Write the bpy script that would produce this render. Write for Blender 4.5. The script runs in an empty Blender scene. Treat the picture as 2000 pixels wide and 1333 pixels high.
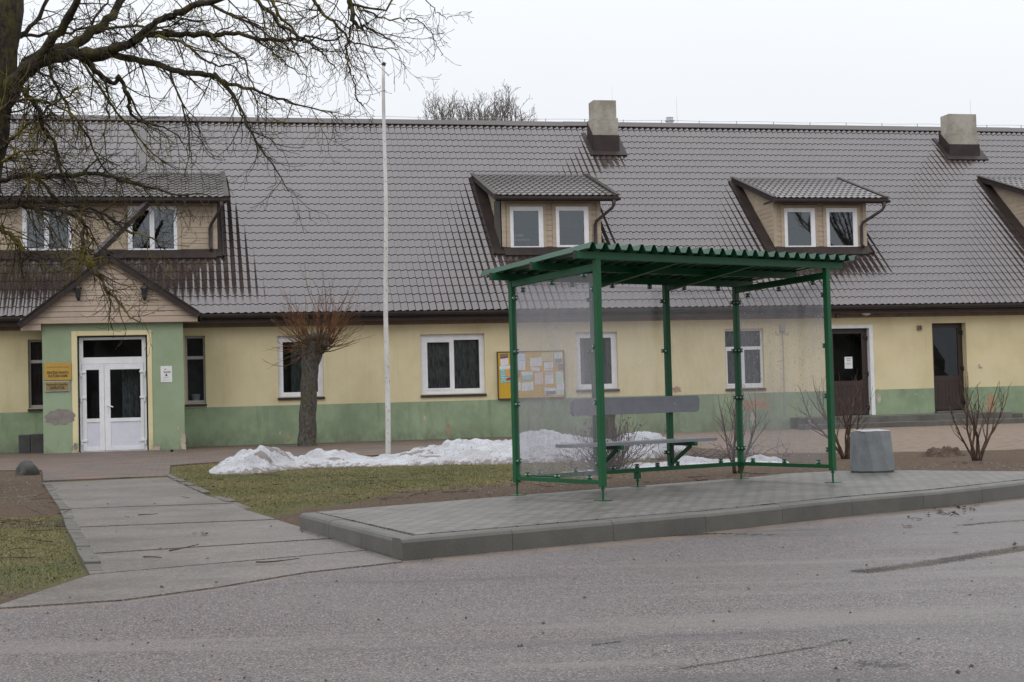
import bpy, math, random
import numpy as np
from mathutils import Vector, Matrix, noise as mnoise

random.seed(7)
RNG = np.random.default_rng(7)
S = bpy.context.scene
COL = S.collection

# ------------------------------------------------------------------ camera, sky, sun, exposure
F_PX, PITCH, ROLL, CAM_H = 2967.0, 0.0363, -0.0259, 1.21
CAM = Vector((0, 0, CAM_H))
ROT = (Matrix.Rotation(math.pi / 2 + PITCH, 3, 'X') @ Matrix.Rotation(ROLL, 3, 'Z'))
cam_d = bpy.data.cameras.new('camera')
cam_d.sensor_width = 36.0
cam_d.sensor_fit = 'HORIZONTAL'
cam_d.lens = 36.0 * F_PX / 2000.0
cam_d.clip_start = 0.1
cam_d.clip_end = 2000
cam = bpy.data.objects.new('camera', cam_d)
COL.objects.link(cam)
cam.matrix_world = Matrix.Translation(CAM) @ ROT.to_4x4()
S.camera = cam

W = bpy.data.worlds.new('World')
S.world = W
W.use_nodes = True
nt = W.node_tree
bg = nt.nodes['Background']
sky = nt.nodes.new('ShaderNodeTexSky')
sky.sky_type = 'NISHITA'
sky.sun_disc = False
SUN_EL, SUN_AZ = math.radians(38), math.radians(200)
sky.sun_elevation = SUN_EL
sky.sun_rotation = SUN_AZ
tc = nt.nodes.new('ShaderNodeTexCoord')
sep = nt.nodes.new('ShaderNodeSeparateXYZ')
nt.links.new(tc.outputs['Generated'], sep.inputs[0])
mr = nt.nodes.new('ShaderNodeMapRange')          # overcast sky: brighter towards the zenith
mr.inputs['From Min'].default_value = 0.16
mr.inputs['From Max'].default_value = 0.95
mr.inputs['To Min'].default_value = 9.5
mr.inputs['To Max'].default_value = 17.5
nt.links.new(sep.outputs['Z'], mr.inputs['Value'])
cl = nt.nodes.new('ShaderNodeVectorMath')
cl.operation = 'SCALE'
cl.inputs[0].default_value = (0.968, 0.99, 1.03)
nt.links.new(mr.outputs[0], cl.inputs['Scale'])
cn = nt.nodes.new('ShaderNodeTexNoise')
cn.inputs['Scale'].default_value = 2.2
cn.inputs['Detail'].default_value = 4
nt.links.new(tc.outputs['Generated'], cn.inputs['Vector'])
cmr = nt.nodes.new('ShaderNodeMapRange')
cmr.inputs['To Min'].default_value = 0.95
cmr.inputs['To Max'].default_value = 1.05
nt.links.new(cn.outputs['Fac'], cmr.inputs['Value'])
cl2 = nt.nodes.new('ShaderNodeVectorMath')
cl2.operation = 'SCALE'
nt.links.new(cl.outputs[0], cl2.inputs[0])
nt.links.new(cmr.outputs[0], cl2.inputs['Scale'])
mx = nt.nodes.new('ShaderNodeMix')
mx.data_type = 'RGBA'
mx.inputs['Factor'].default_value = 0.94
nt.links.new(sky.outputs[0], mx.inputs['A'])
nt.links.new(cl2.outputs[0], mx.inputs['B'])
nt.links.new(mx.outputs['Result'], bg.inputs['Color'])
bg.inputs['Strength'].default_value = 0.1

sd = bpy.data.lights.new('sun', 'SUN')
sd.energy = 0.5
sd.angle = math.radians(30)
sd.color = (1.0, 0.97, 0.92)
sun = bpy.data.objects.new('sun', sd)
COL.objects.link(sun)
sun_dir = Vector((math.sin(SUN_AZ) * math.cos(SUN_EL), math.cos(SUN_AZ) * math.cos(SUN_EL), math.sin(SUN_EL)))
sun.rotation_euler = sun_dir.to_track_quat('Z', 'Y').to_euler()

S.view_settings.view_transform = 'Standard'
S.view_settings.look = 'None'
S.view_settings.exposure = 0.0
S.view_settings.gamma = 1.0
S.render.engine = 'CYCLES'
S.cycles.max_bounces = 8
S.cycles.transparent_max_bounces = 16
S.cycles.use_denoising = True


# ------------------------------------------------------------------ survey helpers (photo pixel + known surface -> point of the place)
def ray(px, py):
    return ROT @ Vector(((px - 1000) / F_PX, -(py - 666.5) / F_PX, -1))


def at_z(px, py, z):
    d = ray(px, py)
    return CAM + d * ((z - CAM_H) / d.z)


def at_y(px, py, y):
    d = ray(px, py)
    return CAM + d * (y / d.y)


def sstep(a, b, x):
    t = np.clip((np.asarray(x, float) - a) / (b - a), 0, 1)
    return t * t * (3 - 2 * t)


PLAT_Z = 0.17
BACK_PX = [(605, 1000), (1000, 970), (1240, 951), (1450, 935), (1540, 926), (1640, 921), (1780, 920), (2000, 922)]
FRONT_PX = [(785, 1052), (1150, 1020.7), (1384, 1001), (1550, 984.4), (1703, 969), (1844, 958), (1970, 944)]
BACK = [at_z(x, y, PLAT_Z) for x, y in BACK_PX]
BACK.append(BACK[-1] + (BACK[-1] - BACK[-2]) * 6)
FRONT = [at_z(x, y, PLAT_Z) for x, y in FRONT_PX]
fd = (FRONT[-1] - FRONT[-2]).normalized()
FRONT += [FRONT[-1] + Vector((0.8, 0.72, 0)), FRONT[-1] + Vector((1.7, 1.7, 0)), FRONT[-1] + Vector((6, 7.0, 0)), FRONT[-1] + Vector((16, 19, 0))]
BACK[-1] = Vector((8.2, 20.0, PLAT_Z))
BACK += [Vector((12, 26.0, PLAT_Z)), Vector((20.5, 36.5, PLAT_Z))]
CORNER_BACK = at_z(585, 1003, PLAT_Z)
bx_, by_ = np.array([p.x for p in BACK]), np.array([p.y for p in BACK])


def ghb(y):
    return 0.14 * sstep(12, 33, y)


def gh(x, y):
    """height of the natural ground"""
    x = np.asarray(x, float)
    y = np.asarray(y, float)
    b = ghb(y)
    d = y - np.interp(x, bx_, by_)
    bump = np.where(d > -0.12, np.exp(-(d / 5.0) ** 2), 0.0)
    up = np.maximum(PLAT_Z - 0.015 - b, 0) * bump * sstep(-2.05, -1.3, x)
    return b + up


def on_ground(px, py, dz=0.0, flat=False):
    d = ray(px, py)
    z = 0.05
    for _ in range(25):
        p = CAM + d * ((z - CAM_H) / d.z)
        z2 = float(ghb(p.y) if flat else gh(p.x, p.y)) + dz
        z = 0.5 * z + 0.5 * z2
    return CAM + d * ((z - CAM_H) / d.z)


# building frame: x along the facade, y into the building, z up
BETA, YB = 0.2147, 39.4
BO = Vector((0, YB, 0))
BU = Vector((math.cos(BETA), math.sin(BETA), 0))
BN = Vector((-math.sin(BETA), math.cos(BETA), 0))
EAVE_Z, EAVE_Y, RTAN = 3.45, -0.45, math.tan(math.radians(40))
RIDGE_Y = 6.9
RIDGE_Z = EAVE_Z + (RIDGE_Y - EAVE_Y) * RTAN


def L(px, py, yl):
    d = ray(px, py)
    t = (yl - (CAM - BO).dot(BN)) / d.dot(BN)
    p = CAM - BO + d * t
    return p.dot(BU), p.z


def RP(px, py, up=0.0):
    d = ray(px, py)
    c = CAM - BO
    z0 = EAVE_Z + up
    t = (z0 + RTAN * (c.dot(BN) - EAVE_Y) - c.z) / (d.z - RTAN * d.dot(BN))
    p = c + d * t
    return p.dot(BU), p.dot(BN), p.z


def bworld(x, y, z):
    return BO + BU * x + BN * y + Vector((0, 0, z))


# ------------------------------------------------------------------ material helpers
def lin(r, g, b):
    f = lambda v: (v / 12.92 if v <= 0.04045 else ((v + 0.055) / 1.055) ** 2.4)
    return (f(r / 255), f(g / 255), f(b / 255), 1.0)


class NT:
    def __init__(s, name):
        s.m = bpy.data.materials.new(name)
        s.m.use_nodes = True
        s.t = s.m.node_tree
        s.b = s.t.nodes['Principled BSDF']
        s.out = s.t.nodes['Material Output']
        s.tc = s.t.nodes.new('ShaderNodeTexCoord')

    def n(s, kind, **kw):
        nd = s.t.nodes.new('ShaderNode' + kind)
        for k, v in kw.items():
            setattr(nd, k, v)
        return nd

    def l(s, a, b):
        s.t.links.new(a, b)

    def coord(s, scale=(1, 1, 1), rot=(0, 0, 0), out='Object'):
        mp = s.n('Mapping')
        mp.inputs['Scale'].default_value = scale
        mp.inputs['Rotation'].default_value = rot
        s.l(s.tc.outputs[out], mp.inputs['Vector'])
        return mp.outputs[0]

    def noise(s, scale, detail=4, rough=0.55, vec=None, dist=0.0):
        nd = s.n('TexNoise')
        nd.inputs['Scale'].default_value = scale
        nd.inputs['Detail'].default_value = detail
        nd.inputs['Roughness'].default_value = rough
        nd.inputs['Distortion'].default_value = dist
        s.l(vec if vec is not None else s.tc.outputs['Object'], nd.inputs['Vector'])
        return nd.outputs['Fac']

    def ramp(s, fac, a, b, lo=0.0, hi=1.0):
        nd = s.n('MapRange')
        nd.interpolation_type = 'SMOOTHSTEP'
        nd.inputs['From Min'].default_value = a
        nd.inputs['From Max'].default_value = b
        nd.inputs['To Min'].default_value = lo
        nd.inputs['To Max'].default_value = hi
        s.l(fac, nd.inputs['Value'])
        return nd.outputs[0]

    def mix(s, fac, a, b, blend='MIX'):
        nd = s.n('Mix', data_type='RGBA', blend_type=blend)
        for sock, v in ((nd.inputs['Factor'], fac), (nd.inputs['A'], a), (nd.inputs['B'], b)):
            if isinstance(v, (tuple, float, int)):
                sock.default_value = v
            else:
                s.l(v, sock)
        return nd.outputs['Result']

    def math(s, op, a, b=0.0):
        nd = s.n('Math', operation=op)
        for sock, v in ((nd.inputs[0], a), (nd.inputs[1], b)):
            if isinstance(v, (float, int)):
                sock.default_value = v
            else:
                s.l(v, sock)
        return nd.outputs[0]

    def bump(s, h, strength=0.3, dist=0.01, prev=None):
        nd = s.n('Bump')
        nd.inputs['Strength'].default_value = strength
        nd.inputs['Distance'].default_value = dist
        s.l(h, nd.inputs['Height'])
        if prev is not None:
            s.l(prev, nd.inputs['Normal'])
        s.l(nd.outputs[0], s.b.inputs['Normal'])
        return nd.outputs[0]

    def color(s, c):
        if isinstance(c, tuple):
            s.b.inputs['Base Color'].default_value = c
        else:
            s.l(c, s.b.inputs['Base Color'])

    def rough(s, v):
        if isinstance(v, (float, int)):
            s.b.inputs['Roughness'].default_value = v
        else:
            s.l(v, s.b.inputs['Roughness'])

    def spec(s, v, ior=None):
        s.b.inputs['Specular IOR Level'].default_value = v
        if ior:
            s.b.inputs['IOR'].default_value = ior


def simple(name, c1, c2=None, scale=6.0, rough=0.6, bump=0.0, bscale=60.0, spec=0.5, ior=None, metal=0.0, stretch=(1, 1, 1)):
    m = NT(name)
    v = m.coord(stretch)
    if c2 is None:
        c2 = tuple(x * 0.8 for x in c1[:3]) + (1,)
    m.color(m.mix(m.ramp(m.noise(scale, 6, 0.65, v), 0.35, 0.68), c1, c2))
    m.rough(rough)
    m.spec(spec, ior)
    m.b.inputs['Metallic'].default_value = metal
    if bump:
        m.bump(m.noise(bscale, 4, 0.6, v), bump, 0.01)
    return m.m


# ------------------------------------------------------------------ mesh helpers
class MB:
    def __init__(s):
        s.v, s.f, s.mi, s.m = [], [], [], 0

    def vert(s, p):
        s.v.append(tuple(p))
        return len(s.v) - 1

    def face(s, *pts):
        i = [s.vert(p) for p in pts]
        s.f.append(i)
        s.mi.append(s.m)

    def box(s, x0, x1, y0, y1, z0, z1):
        p = [(x0, y0, z0), (x1, y0, z0), (x1, y1, z0), (x0, y1, z0), (x0, y0, z1), (x1, y0, z1), (x1, y1, z1), (x0, y1, z1)]
        s.hexa(p)

    def hexa(s, p):
        o = len(s.v)
        s.v += [tuple(q) for q in p]
        for f in ((0, 3, 2, 1), (4, 5, 6, 7), (0, 1, 5, 4), (1, 2, 6, 5), (2, 3, 7, 6), (3, 0, 4, 7)):
            s.f.append([o + i for i in f])
            s.mi.append(s.m)

    def prism(s, poly, d):
        """poly: list of Vectors (planar), extruded by vector d"""
        n = len(poly)
        o = len(s.v)
        s.v += [tuple(q) for q in poly] + [tuple(Vector(q) + Vector(d)) for q in poly]
        s.f.append(list(range(o, o + n)))
        s.f.append(list(range(o + 2 * n - 1, o + n - 1, -1)))
        for i in range(n):
            j = (i + 1) % n
            s.f.append([o + j, o + i, o + n + i, o + n + j])
        s.mi += [s.m] * (n + 2)

    def bar(s, p0, p1, w, h, up=(0, 0, 1)):
        p0, p1 = Vector(p0), Vector(p1)
        d = (p1 - p0).normalized()
        a = d.cross(Vector(up))
        if a.length < 1e-4:
            a = Vector((1, 0, 0))
        a.normalize()
        c = a.cross(d).normalized()
        a, c = a * w / 2, c * h / 2
        s.hexa([p0 - a - c, p0 + a - c, p1 + a - c, p1 - a - c, p0 - a + c, p0 + a + c, p1 + a + c, p1 - a + c])

    def tube(s, pts, rads, sides=6, cap=True):
        o = len(s.v)
        n = len(pts)
        prev = None
        for i in range(n):
            d = (pts[min(i + 1, n - 1)] - pts[max(i - 1, 0)])
            if d.length < 1e-9:
                d = Vector((0, 0, 1))
            d.normalize()
            if prev is None:
                a = d.cross(Vector((0.31, 0.17, 0.93)))
                if a.length < 1e-3:
                    a = d.cross(Vector((1, 0, 0)))
            else:
                a = prev - d * prev.dot(d)
                if a.length < 1e-5:
                    a = d.cross(Vector((0.3, 1, 0.2)))
            a.normalize()
            prev = a
            b = d.cross(a)
            r = rads[i]
            for k in range(sides):
                t = 2 * math.pi * k / sides
                s.v.append(tuple(pts[i] + a * (r * math.cos(t)) + b * (r * math.sin(t))))
        for i in range(n - 1):
            for k in range(sides):
                k2 = (k + 1) % sides
                s.f.append([o + i * sides + k, o + i * sides + k2, o + (i + 1) * sides + k2, o + (i + 1) * sides + k])
                s.mi.append(s.m)
        if cap:
            s.f.append([o + k for k in range(sides)][::-1])
            s.f.append([o + (n - 1) * sides + k for k in range(sides)])
            s.mi += [s.m, s.m]

    def lathe(s, prof, c=(0, 0, 0), sides=16, axis='z'):
        o = len(s.v)
        for r, z in prof:
            for k in range(sides):
                t = 2 * math.pi * k / sides
                s.v.append((c[0] + r * math.cos(t), c[1] + r * math.sin(t), c[2] + z))
        n = len(prof)
        for i in range(n - 1):
            for k in range(sides):
                k2 = (k + 1) % sides
                s.f.append([o + i * sides + k, o + i * sides + k2, o + (i + 1) * sides + k2, o + (i + 1) * sides + k])
                s.mi.append(s.m)
        s.f.append([o + k for k in range(sides)][::-1])
        s.f.append([o + (n - 1) * sides + k for k in range(sides)])
        s.mi += [s.m, s.m]

    def holed(s, x0, x1, z0, z1, holes, y, depth, back=False):
        """a sheet in the plane y facing -y with rectangular holes and reveals of the given depth"""
        xs = sorted({x0, x1} | {h[0] for h in holes} | {h[1] for h in holes})
        zs = sorted({z0, z1} | {h[2] for h in holes} | {h[3] for h in holes})
        xs = [x for x in xs if x0 <= x <= x1]
        zs = [z for z in zs if z0 <= z <= z1]
        for i in range(len(xs) - 1):
            for j in range(len(zs) - 1):
                cx, cz = (xs[i] + xs[i + 1]) / 2, (zs[j] + zs[j + 1]) / 2
                if any(h[0] < cx < h[1] and h[2] < cz < h[3] for h in holes):
                    continue
                s.face((xs[i], y, zs[j]), (xs[i + 1], y, zs[j]), (xs[i + 1], y, zs[j + 1]), (xs[i], y, zs[j + 1]))
                if back:
                    s.face((xs[i], y + depth, zs[j + 1]), (xs[i + 1], y + depth, zs[j + 1]), (xs[i + 1], y + depth, zs[j]), (xs[i], y + depth, zs[j]))
        for a, b, c, d in holes:
            e = y + depth
            s.face((a, y, c), (a, y, d), (a, e, d), (a, e, c))
            s.face((b, y, d), (b, y, c), (b, e, c), (b, e, d))
            s.face((a, y, d), (b, y, d), (b, e, d), (a, e, d))
            s.face((b, y, c), (a, y, c), (a, e, c), (b, e, c))
        if back:
            e = y + depth
            s.face((x0, y, z1), (x0, y, z0), (x0, e, z0), (x0, e, z1))
            s.face((x1, y, z0), (x1, y, z1), (x1, e, z1), (x1, e, z0))
            s.face((x0, y, z1), (x0, e, z1), (x1, e, z1), (x1, y, z1))
            s.face((x0, y, z0), (x1, y, z0), (x1, e, z0), (x0, e, z0))

    def build(s, name, mats, parent=None, smooth=False, bevel=0.0):
        me = bpy.data.meshes.new(name)
        me.from_pydata(s.v, [], s.f)
        if not isinstance(mats, (list, tuple)):
            mats = [mats]
        for m in mats:
            me.materials.append(m)
        if len(mats) > 1:
            me.polygons.foreach_set('material_index', s.mi)
        if smooth:
            me.polygons.foreach_set('use_smooth', [True] * len(me.polygons))
        me.update()
        o = bpy.data.objects.new(name, me)
        COL.objects.link(o)
        if parent is not None:
            o.parent = parent
        if bevel:
            md = o.modifiers.new('bevel', 'BEVEL')
            md.width = bevel
            md.segments = 2
            md.limit_method = 'ANGLE'
        return o


def np_mesh(name, verts, faces, mat, parent=None, smooth=False, nper=4):
    me = bpy.data.meshes.new(name)
    verts = np.asarray(verts, np.float32)
    faces = np.asarray(faces, np.int32)
    me.vertices.add(len(verts))
    me.vertices.foreach_set('co', verts.ravel())
    me.loops.add(faces.size)
    me.loops.foreach_set('vertex_index', faces.ravel())
    me.polygons.add(len(faces))
    me.polygons.foreach_set('loop_start', np.arange(0, faces.size, nper, dtype=np.int32))
    me.polygons.foreach_set('loop_total', np.full(len(faces), nper, np.int32))
    me.polygons.foreach_set('use_smooth', np.full(len(faces), smooth, bool))
    me.materials.append(mat)
    me.update(calc_edges=True)
    me.validate()
    o = bpy.data.objects.new(name, me)
    COL.objects.link(o)
    if parent is not None:
        o.parent = parent
    return o


def tag(o, label=None, cat=None, group=None, kind=None):
    if label:
        o['label'] = label
    if cat:
        o['category'] = cat
    if group:
        o['group'] = group
    if kind:
        o['kind'] = kind
    return o


def empty(name, loc=(0, 0, 0), rz=0.0, parent=None):
    o = bpy.data.objects.new(name, None)
    o.empty_display_size = 0.2
    COL.objects.link(o)
    o.location = loc
    o.rotation_euler = (0, 0, rz)
    if parent is not None:
        o.parent = parent
    return o


def fbm2(x, y, sc, oct=4, seed=0.0):
    out = np.zeros_like(x)
    a = 1.0
    tot = 0
    rs = np.random.default_rng(int(seed * 1000) + 5)
    for _ in range(oct):
        # value noise on a hashed lattice
        xs, ys = x * sc + rs.uniform(0, 90), y * sc + rs.uniform(0, 90)
        xi, yi = np.floor(xs).astype(np.int64), np.floor(ys).astype(np.int64)
        xf, yf = xs - xi, ys - yi
        xf, yf = xf * xf * (3 - 2 * xf), yf * yf * (3 - 2 * yf)

        def h(i, j):
            n = (i * 374761393 + j * 668265263) & 0x7fffffff
            n = ((n ^ (n >> 13)) * 1274126177) & 0x7fffffff
            return ((n ^ (n >> 16)) & 0xffff) / 65535.0
        v = (h(xi, yi) * (1 - xf) + h(xi + 1, yi) * xf) * (1 - yf) + (h(xi, yi + 1) * (1 - xf) + h(xi + 1, yi + 1) * xf) * yf
        out += a * (v - 0.5)
        tot += a
        a *= 0.5
        sc *= 2.03
    return out / tot * 2


# ------------------------------------------------------------------ materials
def m_road():
    m = NT('wet_chip_asphalt')
    v = m.n('TexVoronoi')
    v.inputs['Scale'].default_value = 125
    m.l(m.tc.outputs['Object'], v.inputs['Vector'])
    sp = m.n('SeparateColor')
    m.l(v.outputs['Color'], sp.inputs[0])
    base = m.mix(m.ramp(sp.outputs[0], 0.1, 0.95), (0.026, 0.023, 0.026, 1), (0.150, 0.128, 0.123, 1))
    base = m.mix(m.ramp(sp.outputs[1], 0.8, 0.95), base, (0.23, 0.16, 0.14, 1))
    base = m.mix(m.ramp(sp.outputs[2], 0.88, 0.97), base, (0.30, 0.285, 0.28, 1))
    big = m.noise(0.55, 5, 0.6)
    base = m.mix(m.ramp(big, 0.35, 0.7, 0.0, 0.55), base, m.mix(0.5, base, (0.13, 0.115, 0.105, 1)))
    # worn streaks along the lane
    vs = m.coord((0.12, 1.0, 1.0), (0, 0, math.radians(-36)))
    st = m.noise(1.5, 5, 0.6, vs)
    base = m.mix(m.ramp(st, 0.52, 0.68, 0, 0.55), base, (0.185, 0.162, 0.148, 1))
    st2 = m.noise(0.9, 6, 0.65, m.coord((0.16, 1.0, 1.0), (0, 0, math.radians(-33))))
    base = m.mix(m.ramp(st2, 0.52, 0.66, 0, 0.55), base, (0.045, 0.040, 0.042, 1))
    # sand washed against the kerb
    ed = m.n('Attribute', attribute_name='edge')
    sand = m.math('MULTIPLY', m.ramp(ed.outputs['Fac'], 0.05, 0.7), m.ramp(m.noise(2.6, 6, 0.75), 0.36, 0.62))
    base = m.mix(sand, base, m.mix(m.noise(40, 3), (0.13, 0.098, 0.072, 1), (0.24, 0.185, 0.14, 1)))
    wet = m.n('Attribute', attribute_name='wet')
    wn = m.ramp(m.math('ADD', wet.outputs['Fac'], m.math('ADD', m.math('MULTIPLY', m.math('SUBTRACT', m.noise(14, 4, 0.7), 0.5), 0.8), m.math('MULTIPLY', m.math('SUBTRACT', m.noise(75, 2, 0.6), 0.5), 1.1))), 0.42, 0.62)
    base = m.mix(wn, base, m.mix(0.86, base, (0.018, 0.014, 0.012, 1)))
    m.color(base)
    sx = m.n('SeparateXYZ')
    m.l(m.tc.outputs['Object'], sx.inputs[0])
    damp = m.math('ADD', big, m.math('MULTIPLY', m.math('SUBTRACT', sx.outputs['X'], 0.3), 0.075))
    r = m.ramp(damp, 0.25, 0.95, 0.66, 0.32)
    rr = m.n('Mix')
    m.l(wn, rr.inputs['Factor'])
    m.l(r, rr.inputs['A'])
    rr.inputs['B'].default_value = 0.14
    m.rough(rr.outputs[0])
    m.spec(0.5)
    m.bump(m.math('MULTIPLY', v.outputs['Distance'], m.math('SUBTRACT', 1.0, wn)), 0.4, 0.005)
    return m.m


def m_ground():
    m = NT('lawn_soil_and_sand')
    z = m.n('Attribute', attribute_name='zone')
    sp = m.n('SeparateColor')
    m.l(z.outputs['Color'], sp.inputs[0])
    fine = m.noise(38, 6, 0.75)
    mid = m.noise(5.5, 6, 0.65)
    soil = m.mix(m.ramp(fine, 0.35, 0.66), (0.048, 0.031, 0.020, 1), (0.190, 0.130, 0.084, 1))
    soil = m.mix(m.ramp(mid, 0.4, 0.7, 0, 0.6), soil, (0.085, 0.058, 0.042, 1))
    grass = m.mix(m.ramp(fine, 0.35, 0.68), (0.060, 0.062, 0.020, 1), (0.165, 0.150, 0.055, 1))
    grass = m.mix(m.ramp(mid, 0.45, 0.7, 0, 0.7), grass, (0.135, 0.105, 0.050, 1))
    sand = m.mix(m.ramp(mid, 0.35, 0.7), (0.290, 0.222, 0.168, 1), (0.185, 0.142, 0.110, 1))
    sand = m.mix(m.ramp(fine, 0.45, 0.7, 0, 0.5), sand, (0.34, 0.275, 0.22, 1))
    gf = m.ramp(m.math('ADD', sp.outputs[0], m.math('MULTIPLY', m.math('SUBTRACT', m.noise(3.2, 5, 0.7), 0.5), 0.9)), 0.4, 0.62)
    sf = m.ramp(m.math('ADD', sp.outputs[1], m.math('MULTIPLY', m.math('SUBTRACT', m.noise(2.4, 5, 0.7), 0.5), 0.7)), 0.4, 0.6)
    c = m.mix(gf, soil, grass)
    c = m.mix(sf, c, sand)
    c = m.mix(m.math('MULTIPLY', sp.outputs[2], 0.7), c, (0.055, 0.04, 0.033, 1))
    m.color(c)
    m.rough(0.85)
    m.spec(0.25)
    b = m.bump(m.noise(55, 5, 0.75), 0.9, 0.03)
    m.bump(m.noise(9, 4, 0.6), 0.5, 0.05, b)
    return m.m


def m_pavers(name, c1, c2, cm, rot, w, h, wet_rough, var=1.0, red=None):
    m = NT(name)
    v = m.coord((1, 1, 1), (0, 0, rot))
    b = m.n('TexBrick')
    b.offset = 0.5
    b.inputs['Scale'].default_value = 1.0
    b.inputs['Brick Width'].default_value = w
    b.inputs['Row Height'].default_value = h
    b.inputs['Mortar Size'].default_value = 0.011
    b.inputs['Mortar Smooth'].default_value = 0.3
    b.inputs['Bias'].default_value = -0.1
    b.inputs['Color1'].default_value = c1
    b.inputs['Color2'].default_value = c2
    b.inputs['Mortar'].default_value = cm
    m.l(v, b.inputs['Vector'])
    c = b.outputs['Color']
    if red:
        c = m.mix(m.ramp(m.noise(1.1, 5, 0.7), 0.4, 0.62, 0, 0.8), c, m.mix(0.6, c, red))
    c = m.mix(m.ramp(m.noise(2.0, 6, 0.7), 0.35, 0.7, 0, 0.35 * var), c, tuple(x * 0.45 for x in c1[:3]) + (1,))
    c = m.mix(m.ramp(m.noise(120, 3, 0.7), 0.5, 0.75, 0, 0.3), c, tuple(min(1, x * 1.6) for x in c1[:3]) + (1,))
    m.color(c)
    m.rough(m.ramp(m.noise(1.3, 5, 0.6), 0.35, 0.7, wet_rough, wet_rough + 0.2))
    m.spec(0.5)
    bp = m.bump(b.outputs['Fac'], -0.6, 0.006)
    m.bump(m.noise(140, 3, 0.6), 0.25, 0.004, bp)
    return m.m


def m_concrete(name, c1, c2, scale=2.0, rough=0.5, grain=160, spec=0.5, spots=None, cells=0):
    m = NT(name)
    c = m.mix(m.ramp(m.noise(scale, 7, 0.65), 0.33, 0.68), c1, c2)
    c = m.mix(m.ramp(m.noise(grain, 2, 0.5), 0.55, 0.75, 0, 0.35), c, tuple(min(1, x * 1.9) for x in c1[:3]) + (1,))
    c = m.mix(m.ramp(m.noise(grain * 0.8, 2, 0.5, m.coord((1, 1.1, 0.9))), 0.58, 0.75, 0, 0.4), c, tuple(x * 0.4 for x in c2[:3]) + (1,))
    if cells:
        v = m.n('TexVoronoi')
        v.inputs['Scale'].default_value = cells
        m.l(m.tc.outputs['Object'], v.inputs['Vector'])
        sp = m.n('SeparateColor')
        m.l(v.outputs['Color'], sp.inputs[0])
        c = m.mix(m.ramp(sp.outputs[0], 0.0, 1.0, 0.0, 0.6), c, tuple(x * 0.35 for x in c2[:3]) + (1,))
        c = m.mix(m.ramp(sp.outputs[1], 0.7, 1.0, 0.0, 0.6), c, tuple(min(1, x * 2.0) for x in c1[:3]) + (1,))
        c = m.mix(m.ramp(m.noise(0.9, 6, 0.7, m.coord((0.7, 2.0, 1))), 0.52, 0.7, 0, 0.45), c, tuple(x * 0.5 for x in c2[:3]) + (1,))
    if spots:
        c = m.mix(m.ramp(m.noise(7, 5, 0.7), 0.6, 0.72, 0, 0.8), c, spots)
    m.color(c)
    m.rough(m.ramp(m.noise(scale * 0.8, 4, 0.6), 0.35, 0.7, rough - 0.1, rough + 0.12))
    m.spec(spec)
    m.bump(m.noise(grain * 0.6, 4, 0.7), 0.35, 0.006)
    return m.m


def m_wall(band, name='painted_plaster', up=(0.665, 0.580, 0.370, 1), lo=(0.208, 0.268, 0.168, 1)):
    m = NT(name)
    sp = m.n('SeparateXYZ')
    m.l(m.tc.outputs['Object'], sp.inputs[0])
    zz = m.math('ADD', sp.outputs['Z'], m.math('MULTIPLY', m.math('SUBTRACT', m.noise(4, 4, 0.7), 0.5), 0.012))
    soft = m.noise(0.7, 6, 0.65)
    up1 = m.mix(m.ramp(soft, 0.35, 0.7), up, tuple(a * b for a, b in zip(up[:3], (0.86, 0.85, 0.80))) + (1,))
    lo1 = m.mix(m.ramp(m.noise(1.1, 7, 0.7), 0.32, 0.68), lo, tuple(min(1, a * b) for a, b in zip(lo[:3], (1.42, 1.36, 1.40))) + (1,))
    drip = m.noise(2.6, 5, 0.65, m.coord((1.6, 1, 0.22)))
    lo1 = m.mix(m.ramp(drip, 0.52, 0.75, 0, 0.55), lo1, tuple(a * 0.62 for a in lo[:3]) + (1,))
    c = m.mix(m.ramp(zz, band - 0.004, band + 0.004), lo1, up1)
    # paint lost in small chips near the ground
    chip = m.math('MULTIPLY', m.ramp(m.noise(2.4, 6, 0.72), 0.655, 0.675), m.ramp(sp.outputs['Z'], band + 0.1, band - 0.2))
    c = m.mix(chip, c, (0.50, 0.40, 0.30, 1))
    damp = m.math('MULTIPLY', m.ramp(sp.outputs['Z'], 0.62, 0.14), m.ramp(m.noise(2.2, 6, 0.75, m.coord((1, 1, 0.6))), 0.36, 0.62))
    c = m.mix(m.math('MULTIPLY', damp, 0.6), c, (0.10, 0.105, 0.070, 1))
    grime = m.math('MULTIPLY', m.ramp(m.noise(1.7, 6, 0.75, m.coord((1.8, 1, 0.16))), 0.52, 0.74), 0.20)
    c = m.mix(grime, c, (0.24, 0.22, 0.15, 1))
    m.color(c)
    m.rough(0.8)
    m.spec(0.25)
    m.bump(m.noise(30, 6, 0.7), 0.18, 0.02)
    return m.m


def m_tile(name, c, rough=0.3, ior=2.4, blot=0.5):
    m = NT(name)
    dust = m.noise(1.2, 6, 0.7)
    c2 = tuple(x * 0.7 for x in c[:3]) + (1,)
    sx = m.n('SeparateXYZ')
    m.l(m.tc.outputs['Object'], sx.inputs[0])
    wn = m.n('TexWhiteNoise', noise_dimensions='1D')
    m.l(m.math('FLOOR', m.math('DIVIDE', sx.outputs['X'], 1.098)), wn.inputs['W'])
    cc = m.mix(m.math('MULTIPLY', wn.outputs['Value'], 0.5), c, tuple(x * 1.35 for x in c[:3]) + (1,))
    m.color(m.mix(m.ramp(dust, 0.35, 0.7), cc, c2))
    m.rough(m.ramp(m.noise(5, 6, 0.7), 0.3, 0.75, rough * 0.75, rough * 1.3))
    m.spec(0.5, ior)
    m.b.inputs['Specular Tint'].default_value = (1.0, 0.955, 0.98, 1)
    m.bump(m.noise(2.2, 3, 0.5), 0.05, 0.02)
    return m.m


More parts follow.
